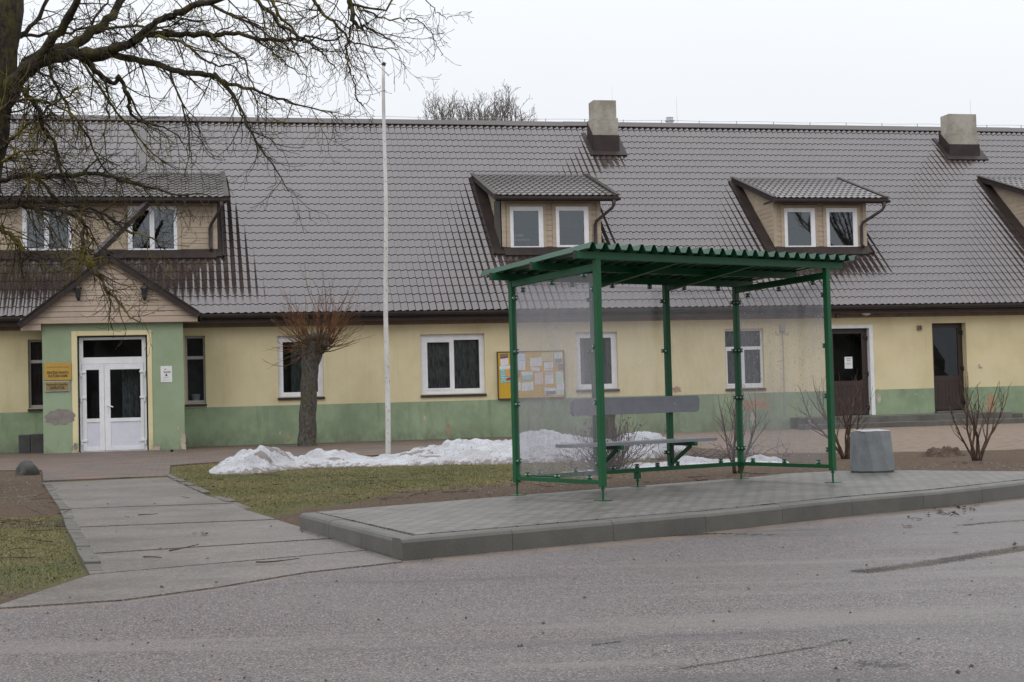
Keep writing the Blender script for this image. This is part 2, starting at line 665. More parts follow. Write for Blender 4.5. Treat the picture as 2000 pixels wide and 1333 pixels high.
def m_glass(name='window_glass', ior=1.6, tint=(0.75, 0.8, 0.82, 1)):
    m = NT(name)
    tr = m.n('BsdfTransparent')
    tr.inputs['Color'].default_value = tint
    gl = m.n('BsdfGlossy')
    gl.inputs['Roughness'].default_value = 0.012
    gl.inputs['Color'].default_value = (0.86, 0.93, 1.0, 1)
    fr = m.n('Fresnel')
    fr.inputs['IOR'].default_value = ior
    bp = m.n('Bump')
    bp.inputs['Strength'].default_value = 0.02
    m.l(m.noise(1.6, 2, 0.5), bp.inputs['Height'])
    m.l(bp.outputs[0], gl.inputs['Normal'])
    ms = m.n('MixShader')
    m.l(fr.outputs[0], ms.inputs[0])
    m.l(tr.outputs[0], ms.inputs[1])
    m.l(gl.outputs[0], ms.inputs[2])
    m.l(ms.outputs[0], m.out.inputs['Surface'])
    return m.m


def m_plexi(name, haze, drops):
    """clear sheet filmed over with dirt and rain drops"""
    m = NT(name)
    tr = m.n('BsdfTransparent')
    tr.inputs['Color'].default_value = (0.93, 0.93, 0.94, 1)
    df = m.n('BsdfDiffuse')
    df.inputs['Color'].default_value = (0.40, 0.385, 0.43, 1)
    tl = m.n('BsdfTranslucent')
    tl.inputs['Color'].default_value = (0.5, 0.5, 0.54, 1)
    film = m.n('MixShader')
    film.inputs[0].default_value = 0.35
    m.l(df.outputs[0], film.inputs[1])
    m.l(tl.outputs[0], film.inputs[2])
    gl = m.n('BsdfGlossy')
    gl.inputs['Roughness'].default_value = 0.08
    streak = m.noise(2.2, 6, 0.7, m.coord((2.0, 2.0, 0.5)), 0.8)
    h = m.ramp(streak, 0.3, 0.75, haze * 0.6, haze * 1.5)
    v = m.n('TexVoronoi')
    v.inputs['Scale'].default_value = 30
    m.l(m.coord((1, 1, 0.8)), v.inputs['Vector'])
    run = m.ramp(m.noise(3.5, 4, 0.7, m.coord((3.2, 3.2, 0.28))), 0.46, 0.62)
    dr = m.math('MULTIPLY', m.math('LESS_THAN', v.outputs['Distance'], 0.22), m.math('MULTIPLY', run, drops))
    fac = m.math('MINIMUM', m.math('ADD', h, m.math('MULTIPLY', dr, 0.75)), 0.95)
    a = m.n('MixShader')
    m.l(fac, a.inputs[0])
    m.l(tr.outputs[0], a.inputs[1])
    m.l(film.outputs[0], a.inputs[2])
    lw = m.n('LayerWeight')
    lw.inputs['Blend'].default_value = 0.5
    fr = m.math('ADD', m.math('MULTIPLY', m.math('POWER', lw.outputs['Facing'], 5.0), 0.8), 0.05)
    b = m.n('MixShader')
    m.l(fr, b.inputs[0])
    m.l(a.outputs[0], b.inputs[1])
    m.l(gl.outputs[0], b.inputs[2])
    m.l(b.outputs[0], m.out.inputs['Surface'])
    return m.m


def m_bark(name, dark, mid, lichen, amt=0.5, scale=9, bmp=0.9):
    m = NT(name)
    v = m.coord((1, 1, 0.45))
    c = m.mix(m.ramp(m.noise(scale * 2.2, 6, 0.7, v), 0.35, 0.66), dark, mid)
    c = m.mix(m.math('MULTIPLY', m.ramp(m.noise(scale * 0.35, 5, 0.7), 0.44, 0.62), amt), c, lichen)
    m.color(c)
    m.rough(0.85)
    m.spec(0.25)
    m.bump(m.noise(scale * 3, 5, 0.7, v), bmp, 0.03)
    return m.m


def m_snow():
    m = NT('old_dirty_snow')
    at = m.n('Attribute', attribute_name='dirt')
    n1 = m.noise(9, 6, 0.75)
    c = m.mix(m.ramp(m.noise(2.5, 5, 0.6), 0.35, 0.7), (0.56, 0.57, 0.60, 1), (0.43, 0.42, 0.43, 1))
    d = m.ramp(m.math('ADD', n1, m.math('MULTIPLY', at.outputs['Fac'], 0.3)), 0.60, 0.70)
    c = m.mix(m.math('MULTIPLY', d, 0.75), c, (0.17, 0.125, 0.095, 1))
    sp = m.noise(42, 3, 0.6)
    c = m.mix(m.ramp(sp, 0.585, 0.66, 0, 0.85), c, (0.075, 0.06, 0.05, 1))
    m.color(c)
    m.rough(0.75)
    m.spec(0.3)
    m.b.inputs['Subsurface Weight'].default_value = 0.0
    b = m.bump(m.noise(26, 5, 0.75), 0.8, 0.03)
    m.bump(m.noise(7, 4, 0.6), 0.5, 0.06, b)
    return m.m


def m_siding(name, c1, c2):
    m = NT(name)
    sp = m.n('SeparateXYZ')
    m.l(m.tc.outputs['Object'], sp.inputs[0])
    c = m.mix(m.ramp(m.noise(3, 6, 0.7, m.coord((0.5, 0.5, 6))), 0.35, 0.68), c1, c2)
    c = m.mix(m.ramp(m.noise(1.0, 5, 0.7), 0.45, 0.7, 0, 0.5), c, tuple(x * 0.75 for x in c2[:3]) + (1,))
    m.color(c)
    m.rough(0.65)
    m.spec(0.3)
    m.bump(m.noise(12, 4, 0.6, m.coord((0.6, 0.6, 8))), 0.2, 0.01)
    return m.m


def m_print(name, paper, ink, rows=9.0, dens=0.5):
    """sheet of paper with lines of small print"""
    m = NT(name)
    sp = m.n('SeparateXYZ')
    m.l(m.tc.outputs['Generated'], sp.inputs[0])
    fr = m.math('FRACT', m.math('MULTIPLY', sp.outputs['Z'], rows))
    line = m.math('LESS_THAN', fr, 0.45)
    words = m.math('GREATER_THAN', m.noise(22, 2, 0.5, m.coord((1, 1, 0.45), out='Generated')), 1 - dens)
    inn = m.math('MULTIPLY', m.math('GREATER_THAN', sp.outputs['X'], 0.1), m.math('LESS_THAN', sp.outputs['X'], 0.9))
    m.color(m.mix(m.math('MULTIPLY', m.math('MULTIPLY', line, words), m.math('MULTIPLY', inn, 0.75)), paper, ink))
    m.rough(0.6)
    return m.m


BAND_Z = 1.13
M = {}
M['road'] = m_road()
M['ground'] = m_ground()
M['plat'] = m_pavers('grey_pavers', (0.138, 0.129, 0.114, 1), (0.215, 0.202, 0.180, 1), (0.018, 0.017, 0.015, 1), -math.radians(34.5), 0.2, 0.1, 0.36)
M['apron'] = m_pavers('old_red_grey_pavers', (0.128, 0.100, 0.083, 1), (0.080, 0.069, 0.061, 1), (0.026, 0.022, 0.018, 1), -BETA, 0.21, 0.105, 0.5, red=(0.20, 0.095, 0.062, 1))
M['kerb'] = m_concrete('kerb_concrete', (0.112, 0.107, 0.094, 1), (0.076, 0.072, 0.063, 1), 1.6, 0.5, 120)
M['path'] = m_concrete('wet_path_concrete', (0.172, 0.148, 0.131, 1), (0.104, 0.090, 0.081, 1), 1.0, 0.42, 48, cells=85)
M['edge'] = m_concrete('mossy_edging', (0.115, 0.105, 0.088, 1), (0.07, 0.062, 0.050, 1), 3.0, 0.6, 90)
M['steps'] = m_concrete('damp_step_concrete', (0.125, 0.118, 0.104, 1), (0.075, 0.070, 0.062, 1), 1.8, 0.5, 110)
M['wall'] = m_wall(BAND_Z)
M['porch'] = m_wall(-5.0, 'porch_plaster', (0.300, 0.375, 0.250, 1), (0.2, 0.3, 0.17, 1))
M['surround'] = m_wall(-5.0, 'cream_surround', (0.72, 0.625, 0.385, 1), (0.5, 0.5, 0.3, 1))
M['grey_patch'] = m_concrete('bare_render', (0.27, 0.245, 0.22, 1), (0.19, 0.17, 0.153, 1), 4, 0.85, 120, 0.2)
M['pale_patch'] = m_concrete('chipped_render', (0.50, 0.43, 0.34, 1), (0.36, 0.30, 0.23, 1), 6, 0.85, 120, 0.2, (0.15, 0.11, 0.08, 1))
M['rust_patch'] = m_concrete('rusty_render', (0.42, 0.27, 0.17, 1), (0.30, 0.18, 0.11, 1), 8, 0.85, 120, 0.2)
M['tile'] = m_tile('brown_steel_tiles', (0.046, 0.034, 0.030, 1), 0.13, 2.0)
M['tile_d'] = m_tile('brown_dormer_tiles', (0.040, 0.028, 0.023, 1), 0.24, 1.85)
M['trim'] = simple('brown_sheet_metal', (0.040, 0.028, 0.025, 1), (0.026, 0.019, 0.017, 1), 3, 0.5, spec=0.3)
M['gutter'] = simple('dark_gutter', (0.040, 0.028, 0.026, 1), (0.026, 0.019, 0.017, 1), 3, 0.4, spec=0.4)
M['siding'] = m_siding('beige_siding', (0.455, 0.375, 0.285, 1), (0.375, 0.300, 0.222, 1))
M['siding_p'] = m_siding('pinkish_siding', (0.470, 0.378, 0.300, 1), (0.400, 0.312, 0.245, 1))
M['soffit'] = simple('soffit_board', (0.21, 0.165, 0.125, 1), (0.16, 0.12, 0.09, 1), 3, 0.7)
M['pvc'] = simple('white_plastic_frame', (0.78, 0.78, 0.80, 1), (0.70, 0.70, 0.715, 1), 4, 0.35)
M['pvc_panel'] = simple('lilac_white_panel', (0.66, 0.66, 0.73, 1), (0.61, 0.61, 0.69, 1), 4, 0.4)
M['grey_frame'] = simple('grey_painted_frame', (0.40, 0.375, 0.35, 1), (0.33, 0.305, 0.285, 1), 4, 0.5)
M['brown_door'] = simple('brown_door_frame', (0.040, 0.024, 0.021, 1), (0.030, 0.018, 0.016, 1), 3, 0.42, stretch=(4, 4, 0.4))
M['glass'] = m_glass()
M['glass_up'] = m_glass('dormer_glass', 2.1)
M['glass_dark'] = m_glass('door_glass', 1.5, (0.5, 0.52, 0.5, 1))
M['inside'] = simple('dim_interior', (0.10, 0.095, 0.088, 1), (0.06, 0.056, 0.05, 1), 1.5, 0.9)
M['curtain'] = simple('net_curtain', (0.30, 0.31, 0.29, 1), (0.12, 0.13, 0.12, 1), 5, 0.9, stretch=(6, 1, 1.5))
M['curtain_d'] = simple('dark_curtain', (0.30, 0.30, 0.27, 1), (0.11, 0.115, 0.105, 1), 4, 0.9, stretch=(5, 1, 1))
M['curtain_r'] = simple('maroon_drape', (0.10, 0.05, 0.045, 1), (0.05, 0.028, 0.026, 1), 3, 0.9, stretch=(5, 1, 1))
M['desk'] = simple('pale_desk', (0.55, 0.62, 0.64, 1), None, 4, 0.5)
M['sill'] = simple('dark_window_sill', (0.032, 0.026, 0.025, 1), (0.022, 0.018, 0.017, 1), 4, 0.35)
M['chimney'] = m_concrete('weathered_chimney', (0.40, 0.375, 0.32, 1), (0.255, 0.235, 0.20, 1), 2.2, 0.85, 60, 0.2, (0.22, 0.18, 0.06, 1))
M['red'] = simple('red_roof_sheet', (0.20, 0.055, 0.04, 1), None, 4, 0.5)
M['alarm'] = simple('red_plastic', (0.33, 0.03, 0.025, 1), None, 5, 0.35)
M['steel'] = simple('galvanised_steel', (0.55, 0.56, 0.58, 1), (0.42, 0.43, 0.45, 1), 8, 0.35, metal=0.8)
M['black'] = simple('black_iron', (0.016, 0.017, 0.018, 1), None, 8, 0.4)
M['lamp_glass'] = simple('clouded_lamp_glass', (0.05, 0.055, 0.055, 1), (0.02, 0.024, 0.024, 1), 14, 0.5, spec=0.25)
M['white'] = simple('white_paint', (0.74, 0.74, 0.75, 1), (0.66, 0.66, 0.66, 1), 6, 0.45)
M['pole'] = NT('chipped_white_paint')
_m = M['pole']
_c = _m.mix(_m.ramp(_m.noise(2.5, 5, 0.7, _m.coord((1, 1, 0.5))), 0.35, 0.7), (0.66, 0.65, 0.63, 1), (0.48, 0.455, 0.43, 1))
_c = _m.mix(_m.ramp(_m.noise(34, 4, 0.7, _m.coord((1, 1, 0.35))), 0.58, 0.66, 0, 0.85), _c, (0.13, 0.09, 0.065, 1))
_m.color(_c)
_m.rough(0.5)
M['pole'] = _m.m
M['green'] = simple('green_powder_coat', (0.006, 0.088, 0.030, 1), (0.005, 0.072, 0.025, 1), 3, 0.42, spec=0.35)
M['green_roof'] = simple('green_sheet_roof', (0.008, 0.075, 0.036, 1), (0.006, 0.060, 0.030, 1), 3, 0.28, ior=1.6)
M['cap'] = simple('black_plastic_cap', (0.012, 0.012, 0.013, 1), None, 5, 0.5)
M['bench'] = simple('grey_composite_board', (0.22, 0.228, 0.25, 1), (0.19, 0.198, 0.22, 1), 9, 0.45, 0.15, 90)
M['plexi'] = m_plexi('hazy_clear_sheet', 0.29, 0.3)
M['plexi_wet'] = m_plexi('rain_spotted_clear_sheet', 0.30, 1.0)
M['plexi_rear'] = m_plexi('thinly_filmed_clear_sheet', 0.14, 0.2)
M['bin'] = m_concrete('blue_grey_concrete', (0.205, 0.222, 0.228, 1), (0.160, 0.173, 0.178, 1), 5.0, 0.6, 110, 0.35, (0.26, 0.265, 0.26, 1))
M['rock'] = m_concrete('mossy_boulder', (0.060, 0.060, 0.052, 1), (0.028, 0.031, 0.024, 1), 6, 0.6, 50, 0.4, (0.085, 0.075, 0.025, 1))
M['planter'] = m_concrete('dark_planter', (0.055, 0.053, 0.052, 1), (0.035, 0.033, 0.033, 1), 5, 0.6, 80)
M['bark'] = m_bark('lichened_bark', (0.016, 0.013, 0.010, 1), (0.060, 0.048, 0.036, 1), (0.095, 0.082, 0.020, 1), 0.62, 9)
M['twig'] = m_bark('lichened_twigs', (0.020, 0.014, 0.011, 1), (0.066, 0.048, 0.038, 1), (0.190, 0.155, 0.025, 1), 0.8, 5)
M['lime'] = m_bark('grey_lime_bark', (0.040, 0.035, 0.030, 1), (0.125, 0.111, 0.098, 1), (0.070, 0.070, 0.028, 1), 0.5, 12, 0.4)
M['shoot'] = m_bark('young_shoots', (0.080, 0.036, 0.018, 1), (0.190, 0.080, 0.045, 1), (0.150, 0.115, 0.035, 1), 0.6, 4)
M['shrub'] = m_bark('shrub_bark', (0.045, 0.025, 0.020, 1), (0.125, 0.075, 0.055, 1), (0.15, 0.11, 0.07, 1), 0.4, 7)
M['deadshrub'] = m_bark('dry_shrub', (0.050, 0.032, 0.027, 1), (0.125, 0.085, 0.068, 1), (0.10, 0.065, 0.05, 1), 0.4, 7)
M['fartree'] = m_bark('hazed_far_bark', (0.13, 0.115, 0.11, 1), (0.20, 0.18, 0.165, 1), (0.17, 0.145, 0.10, 1), 0.5, 1.5)  # bark colour paled to stand in for distance haze
M['snow'] = m_snow()
M['soilheap'] = simple('turned_soil', (0.040, 0.025, 0.018, 1), (0.105, 0.066, 0.045, 1), 12, 0.9, 0.9, 30)
M['leaf'] = simple('rotten_leaf', (0.040, 0.022, 0.015, 1), (0.085, 0.042, 0.020, 1), 8, 0.7)
M['stone'] = simple('gravel_stone', (0.22, 0.20, 0.18, 1), (0.10, 0.09, 0.085, 1), 3, 0.8)
M['brass'] = simple('brass_plate', (0.46, 0.29, 0.055, 1), (0.40, 0.245, 0.045, 1), 3, 0.4)
M['brass_d'] = simple('bronze_plate', (0.29, 0.21, 0.07, 1), (0.25, 0.18, 0.06, 1), 3, 0.4)
M['ink'] = simple('dark_lettering', (0.035, 0.022, 0.012, 1), None, 3, 0.5)
M['ink_soft'] = simple('faint_lettering', (0.25, 0.155, 0.05, 1), None, 3, 0.5)
M['board'] = simple('yellow_board', (0.55, 0.34, 0.02, 1), (0.48, 0.29, 0.018, 1), 2, 0.6, stretch=(9, 1, 0.3))
M['wood'] = simple('brown_wood_frame', (0.09, 0.05, 0.025, 1), None, 6, 0.6)


def structure(o):
    o['kind'] = 'structure'
    return o


# ------------------------------------------------------------------ ground, road, platform, path
EDGE_PX = [(-300, 1205), (0, 1190), (240, 1175), (420, 1150), (600, 1120), (750, 1097)]
EDGE = [at_z(x, y, 0.0) for x, y in EDGE_PX]
EDGE.insert(0, EDGE[0] + (EDGE[0] - EDGE[1]).normalized() * 40)
kb = [Vector((p.x, p.y, 0)) for p in FRONT]
EDGE += kb
ex, ey = np.array([p.x for p in EDGE]), np.array([p.y for p in EDGE])


def road_edge(x):
    return np.interp(x, ex, ey)


def build_ground():
    xs = np.concatenate([[-400, -150, -70, -45, -30, -22], np.arange(-16, 12.01, 0.12), np.arange(12.6, 24, 0.6), [30, 45, 70, 150, 400]])
    ys = np.concatenate([[-150, -60, -20, 0, 5], np.arange(8, 30.01, 0.12), np.arange(30.4, 46, 0.5), [60, 90, 150, 400, 900]])
    X, Y = np.meshgrid(xs, ys)
    Z = gh(X, Y)
    d = Y - road_edge(X)
    Z = np.where(d < 0.02, np.minimum(Z, 0) - 0.06 - 0.0 * X, Z)
    near = (Y < 32) & (Y > 8) & (X > -16) & (X < 14)
    Z += near * (d > 0.15) * 0.018 * fbm2(X, Y, 1.6, 4, 1.0)
    # under paved sheets keep the soil low
    db = Y - np.interp(X, bx_, by_)
    Z = np.where((db < -0.08) & (X > CORNER_BACK.x + 0.1), np.minimum(Z, 0.09), Z)
    far = np.abs(X) > 60
    n = len(xs)
    idx = np.arange(len(xs) * len(ys)).reshape(len(ys), n)
    f = np.stack([idx[:-1, :-1], idx[:-1, 1:], idx[1:, 1:], idx[1:, :-1]], -1).reshape(-1, 4)
    o = np_mesh('ground', np.stack([X, Y, Z], -1).reshape(-1, 3), f, M['ground'], smooth=True)
    # zones
    xl = X
    g = np.ones_like(X)
    behind = db > -0.1
    soilband = np.clip(1.35 - db / (0.35 + 3.0 * sstep(-3.5, -1.9, X) + 0.9 * sstep(-0.8, 0.8, X) + 0.9 * fbm2(X, Y, 0.7, 3, 2.0)).clip(0.2, 9), 0, 1)
    right = X > CORNER_BACK.x - 0.6
    g = np.where(right & behind, 1 - 1.15 * soilband, g)
    # right of the shelter: turned soil, no grass
    g = np.where(X > 2.2, np.minimum(g, 0.12 + 0.25 * sstep(4.0, 2.2, X)), g)
    # worn corner of the left lawn by the road, and dark strip further up
    left = (X < -0.29 * Y)
    g = np.where(left, g * (0.25 + 0.75 * sstep(0.5, 1.9, d + 0.5 * fbm2(X, Y, 0.8, 3, 3.0))), g)
    g = np.where(left, g * (0.1 + 0.9 * sstep(17.2, 16.4, Y + 0.5 * fbm2(X, Y, 0.8, 3, 5.0))), g)
    sa = np.zeros_like(X)
    s0, s1, s2 = on_ground(1330, 872), on_ground(1500, 886), on_ground(1990, 878)
    yb = np.interp(X, [s0.x, s1.x, s2.x, s2.x + 15], [s0.y, s1.y, s2.y, s2.y + 4])
    sa = np.where(X > s0.x - 1.0, sstep(-0.8, 0.8, Y - yb) * sstep(s0.x - 1.0, s0.x + 0.3, X), 0)
    # sandy rims
    sa = np.maximum(sa, np.where(left, 0.75 * sstep(0.5, 0.05, d), 0))
    corner = np.exp(-((X + 1.75) ** 2 + (Y - 13.9) ** 2) / 0.35)
    sa = np.maximum(sa, 0.6 * corner)
    da = np.where(left & (Y > 15.0) & (Y < 16.6), sstep(15.2, 15.6, Y) * sstep(16.6, 16.2, Y), 0)
    col = np.stack([np.clip(g, 0, 1), sa, da, np.ones_like(X)], -1).astype(np.float32)
    at = o.data.color_attributes.new('zone', 'FLOAT_COLOR', 'POINT')
    at.data.foreach_set('color', col.ravel())
    structure(o)
    return X, Y, g, sa


GX, GY, GG, GS = build_ground()

# streaks of standing damp on the road, as lines on the road surface
WET_PX = [[(1140, 1060), (1255, 1050), (1390, 1043), (1500, 1045)], [(1690, 1117), (1800, 1103), (1900, 1087), (2010, 1070)],
          [(1320, 1308), (1380, 1298), (1440, 1291), (1510, 1280), (1600, 1262), (1660, 1250)], [(1880, 1027), (1950, 1020), (2005, 1017)],
          [(1690, 1297), (1720, 1302), (1750, 1300)], [(290, 1212), (320, 1213)], [(1160, 1260), (1210, 1256)]]
WET_W = [0.10, 0.15, 0.035, 0.08, 0.09, 0.035, 0.05]


def build_road():
    xs = np.concatenate([[-42, -30, -20, -12, -8], np.arange(-6, 9.01, 0.06), [9.5, 10, 11, 12, 14, 17, 20.5]])
    dd = np.concatenate([[0, 0.05, 0.1, 0.16, 0.24, 0.34, 0.46, 0.6, 0.78, 1.0], np.arange(1.15, 8.2, 0.07), [9, 11, 14, 20, 40]])
    X, D = np.meshgrid(xs, dd)
    wob = 0.05 * fbm2(X * 1.0, X * 0 + 3.3, 2.2, 4, 4.0) * np.where(X < -0.9, 1, 0)
    Y = road_edge(X) + wob - D - np.where(X > -0.9, 0.004, 0)
    Z = np.full_like(X, 0.0) + 0.002
    n = len(xs)
    idx = np.arange(X.size).reshape(X.shape)
    f = np.stack([idx[1:, :-1], idx[1:, 1:], idx[:-1, 1:], idx[:-1, :-1]], -1).reshape(-1, 4)
    o = np_mesh('road', np.stack([X, Y, Z], -1).reshape(-1, 3), f, M['road'], smooth=True)
    e = np.clip(1 - D / np.where(X > -0.9, 0.62, 0.22), 0, 1)
    a = o.data.attributes.new('edge', 'FLOAT', 'POINT')
    a.data.foreach_set('value', e.astype(np.float32).ravel())
    w = np.zeros_like(X)
    P = np.stack([X, Y], -1)
    for line, wd in zip(WET_PX, WET_W):
        q = [at_z(x, y, 0) for x, y in line]
        q = np.array([[p.x, p.y] for p in q])
        for i in range(len(q) - 1):
            ab = q[i + 1] - q[i]
            t = np.clip(((P - q[i]) @ ab) / (ab @ ab), 0, 1)
            dist = np.linalg.norm(P - (q[i] + t[..., None] * ab), axis=-1)
            w = np.maximum(w, np.clip(1.05 - 0.95 * dist / (1.25 * wd), 0, 0.72))
    a = o.data.attributes.new('wet', 'FLOAT', 'POINT')
    a.data.foreach_set('value', w.astype(np.float32).ravel())
    structure(o)


build_road()


def build_platform():
    # paved surface (strip between an inset front line and the back line)
    def offset(pts, d):
        out = []
        for i, p in enumerate(pts):
            a = pts[max(i - 1, 0)]
            b = pts[min(i + 1, len(pts) - 1)]
            t = (b - a).normalized()
            out.append(p + Vector((-t.y, t.x, 0)) * d)
        return out
    fin = offset(FRONT, 0.155)
    bk = BACK
    fx, fy = [p.x for p in fin], [p.y for p in fin]
    ldir = (CORNER_BACK - FRONT[0])
    lin_ = Vector((ldir.y, -ldir.x, 0)).normalized() * 0.16
    l0, l1 = FRONT[0] + lin_, CORNER_BACK + lin_

    # sample in skew coordinates: columns run from front line to back line
    N = 160
    verts, faces = [], []
    # left edge handled by parametrising both polylines by arc length up to matching ends
    def resample(pts, n):
        d = [0]
        for i in range(len(pts) - 1):
            d.append(d[-1] + (pts[i + 1] - pts[i]).length)
        ts = np.linspace(0, d[-1], n)
        return np.stack([np.interp(ts, d, [p.x for p in pts]), np.interp(ts, d, [p.y for p in pts])], -1)
    tf, tl = (FRONT[1] - FRONT[0]).normalized(), ldir.normalized()
    sn = abs(tf.cross(tl).z)
    frontl = [FRONT[0] + tl * (0.158 / sn) + tf * (0.175 / sn)] + fin[1:]
    a = resample(frontl, N)
    b = resample([l1] + BACK[1:], N)
    for k in range(7):
        t = k / 6
        for i in range(N):
            p = a[i] * (1 - t) + b[i] * t
            verts.append((p[0], p[1], PLAT_Z + 0.006))
    for k in range(6):
        for i in range(N - 1):
            q = k * N + i
            faces.append((q, q + 1, q + N + 1, q + N))
    # give the sheet an edge
    base = len(verts)
    ring = list(range(N)) + [k * N + N - 1 for k in range(1, 7)] + list(range(7 * N - 2, 6 * N - 1, -1)) + [k * N for k in range(5, 0, -1)]
    for r in ring:
        x, y, z = verts[r]
        verts.append((x, y, z - 0.12))
    for i in range(len(ring)):
        j = (i + 1) % len(ring)
        faces.append((ring[j], ring[i], base + i, base + j))
    o = np_mesh('pavement', verts, faces, M['plat'])
    structure(o)
    # kerb stones, each about a metre, with a joint between
    kerbs = MB()

    def stones(pts, length, left_side=False):
        d = [0]
        for i in range(len(pts) - 1):
            d.append(d[-1] + (pts[i + 1] - pts[i]).length)
        s = 0.0
        tot = min(d[-1], 22)
        while s < tot - 0.05:
            e = min(s + length, tot)
            gsz = 0.0015
            q = [s + gsz, e - gsz]
            P = [Vector((np.interp(t, d, [p.x for p in pts]), np.interp(t, d, [p.y for p in pts]), 0)) for t in q]
            t = (P[1] - P[0]).normalized()
            n = Vector((-t.y, t.x, 0))
            dz = random.uniform(-0.003, 0.003)
            prof = [(0.0, -0.08), (0.0, PLAT_Z - 0.035 + dz), (0.012, PLAT_Z - 0.012 + dz), (0.035, PLAT_Z + dz), (0.15, PLAT_Z + dz), (0.15, -0.08)]
            poly = [P[0] + n * a_ + Vector((0, 0, z_)) for a_, z_ in prof]
            kerbs.prism(poly, P[1] - P[0])
            s = e
    stones(FRONT, 1.0)
    stones([CORNER_BACK, FRONT[0] + (CORNER_BACK - FRONT[0]).normalized() * 0.16], 1.0)
    # the two corner pieces meet in the rounded corner stone
    c0 = FRONT[0] + (CORNER_BACK - FRONT[0]).normalized() * 0.155
    o2 = kerbs.build('kerb', M['kerb'], bevel=0.002)
    structure(o2)


build_platform()


def slab(mb, quad, thick, dz=0.0):
    """quad: four ground points, front-left, front-right, back-right, back-left"""
    top = [q + Vector((0, 0, dz)) for q in quad]
    bot = [q + Vector((0, 0, dz - thick)) for q in quad]
    mb.hexa(bot + top)


def build_path():
    lf = [(85, 943), (107, 979), (117, 994.5), (125, 1010), (131, 1031), (149, 1066), (154, 1083), (176, 1121)]
    rt = [(327, 932.5), (408, 970), (456, 983), (486, 998.5), (540, 1015), (603, 1034.5), (652, 1051.5), (717, 1074)]
    dzs = [0.018, 0.022, 0.017, 0.024, 0.018, 0.022, 0.016]
    gap = [0.022, 0.010, 0.02, 0.012, 0.012, 0.012]
    mb = MB()
    Lp = [on_ground(x, y, 0.02, True) for x, y in lf]
    Rp = [on_ground(x, y, 0.02, True) for x, y in rt]
    for i in range(7):
        bl, br, fl, fr = Lp[i].copy(), Rp[i].copy(), Lp[i + 1].copy(), Rp[i + 1].copy()
        gb = gap[i - 1] if i else 0.0
        gf = gap[i] if i < 6 else 0.022
        bl, fl = bl.lerp(fl, gb / max(0.1, (fl - bl).length)), fl.lerp(bl, gf / max(0.1, (fl - bl).length))
        br, fr = br.lerp(fr, gb / max(0.1, (fr - br).length)), fr.lerp(br, gf / max(0.1, (fr - br).length))
        # build in short strips so edges are a little uneven
        n = 14
        for k in range(n):
            a, b = k / n, (k + 1) / n
            slab(mb, [fl.lerp(fr, a), fl.lerp(fr, b), bl.lerp(br, b), bl.lerp(br, a)], 0.08, dzs[i] - 0.02)
    # apron of the path along the road
    f = [(-320, 1203), (0, 1187), (240, 1171), (420, 1147), (600, 1117), (787, 1096.6)]
    b = [(-330, 1196), (0, 1181), (178, 1122.5), (300, 1111.5), (500, 1095), (720, 1075.2)]
    Fp = [on_ground(x, y, 0.012, True) for x, y in f]
    Bp = [on_ground(x, y, 0.012, True) for x, y in b]
    for i in range(5):
        for k in range(6):
            t0, t1 = k / 6, (k + 1) / 6
            slab(mb, [Fp[i].lerp(Fp[i + 1], t0), Fp[i].lerp(Fp[i + 1], t1), Bp[i].lerp(Bp[i + 1], t1), Bp[i].lerp(Bp[i + 1], t0)], 0.08)
    o = mb.build('path', M['path'])
    structure(o)
    # edging stones on both sides
    eb = MB()

    def edging(line, w, side):
        P = [on_ground(x, y, 0.0, True) for x, y in line]
        for i in range(len(P) - 1):
            a, b = P[i], P[i + 1]
            t = (b - a).normalized()
            nn = Vector((-t.y, t.x, 0)) * w * side
            n = max(1, round((b - a).length / 0.5))
            for k in range(n):
                p, q = a.lerp(b, (k + 0.02) / n), a.lerp(b, (k + 0.97) / n)
                z = random.uniform(0.015, 0.04)
                e = Vector((0, 0, z))
                j = nn * random.uniform(0.9, 1.15)
                dn = Vector((0, 0, -0.1))
                eb.hexa([p + dn, q + dn, q + j + dn, p + j + dn, p + e, q + e, q + j + e * 0.9, p + j + e * 0.9])
    edging([(83, 945), (105, 980), (115, 995)], 0.10, 1)
    edging([(115, 996), (123, 1012), (128, 1032), (147, 1067), (152, 1084), (172, 1121)], 0.11, 1)
    edging([(334, 930), (411, 966)], 0.10, -1)
    edging([(432, 973), (494, 996)], 0.10, -1)
    eo = eb.build('path_edging', M['edge'], bevel=0.006)
    structure(eo)


build_path()


def build_apron():
    fr = [(-500, 922), (-200, 922), (0, 921.5), (82, 921), (85, 942), (330, 932), (327, 912), (420, 905), (700, 893), (1000, 880), (1335, 868)]
    P = [on_ground(x, y, 0.0, True) for x, y in fr]
    verts, faces = [], []
    n = 9
    for p in P:
        q = p - BO
        xl = q.dot(BU)
        w = bworld(xl, 0.0, 0)
        for k in range(n + 1):
            r = p.lerp(Vector((w.x, w.y, 0)), k / n)
            verts.append((r.x, r.y, float(ghb(r.y)) + 0.022))
    for i in range(len(P) - 1):
        for k in range(n):
            a = i * (n + 1) + k
            faces.append((a, a + n + 1, a + n + 2, a + 1))
    base = len(verts)
    rim = [i * (n + 1) for i in range(len(P))]
    for r in rim:
        x, y, z = verts[r]
        verts.append((x, y, z - 0.1))
    for i in range(len(rim) - 1):
        faces.append((rim[i], base + i, base + i + 1, rim[i + 1]))
    o = np_mesh('paved_forecourt', verts, faces, M['apron'])
    structure(o)


build_apron()


# ------------------------------------------------------------------ the long house
house = empty('community_house', BO, BETA)
tag(house, 'long yellow and green plastered house with a brown tiled roof, dormers and a gabled porch', 'house')
X0, X1 = -21.0, 24.0
DEPTH = 2 * (RIDGE_Y - EAVE_Y) + EAVE_Y - 0.45
WALL_TOP = 3.42


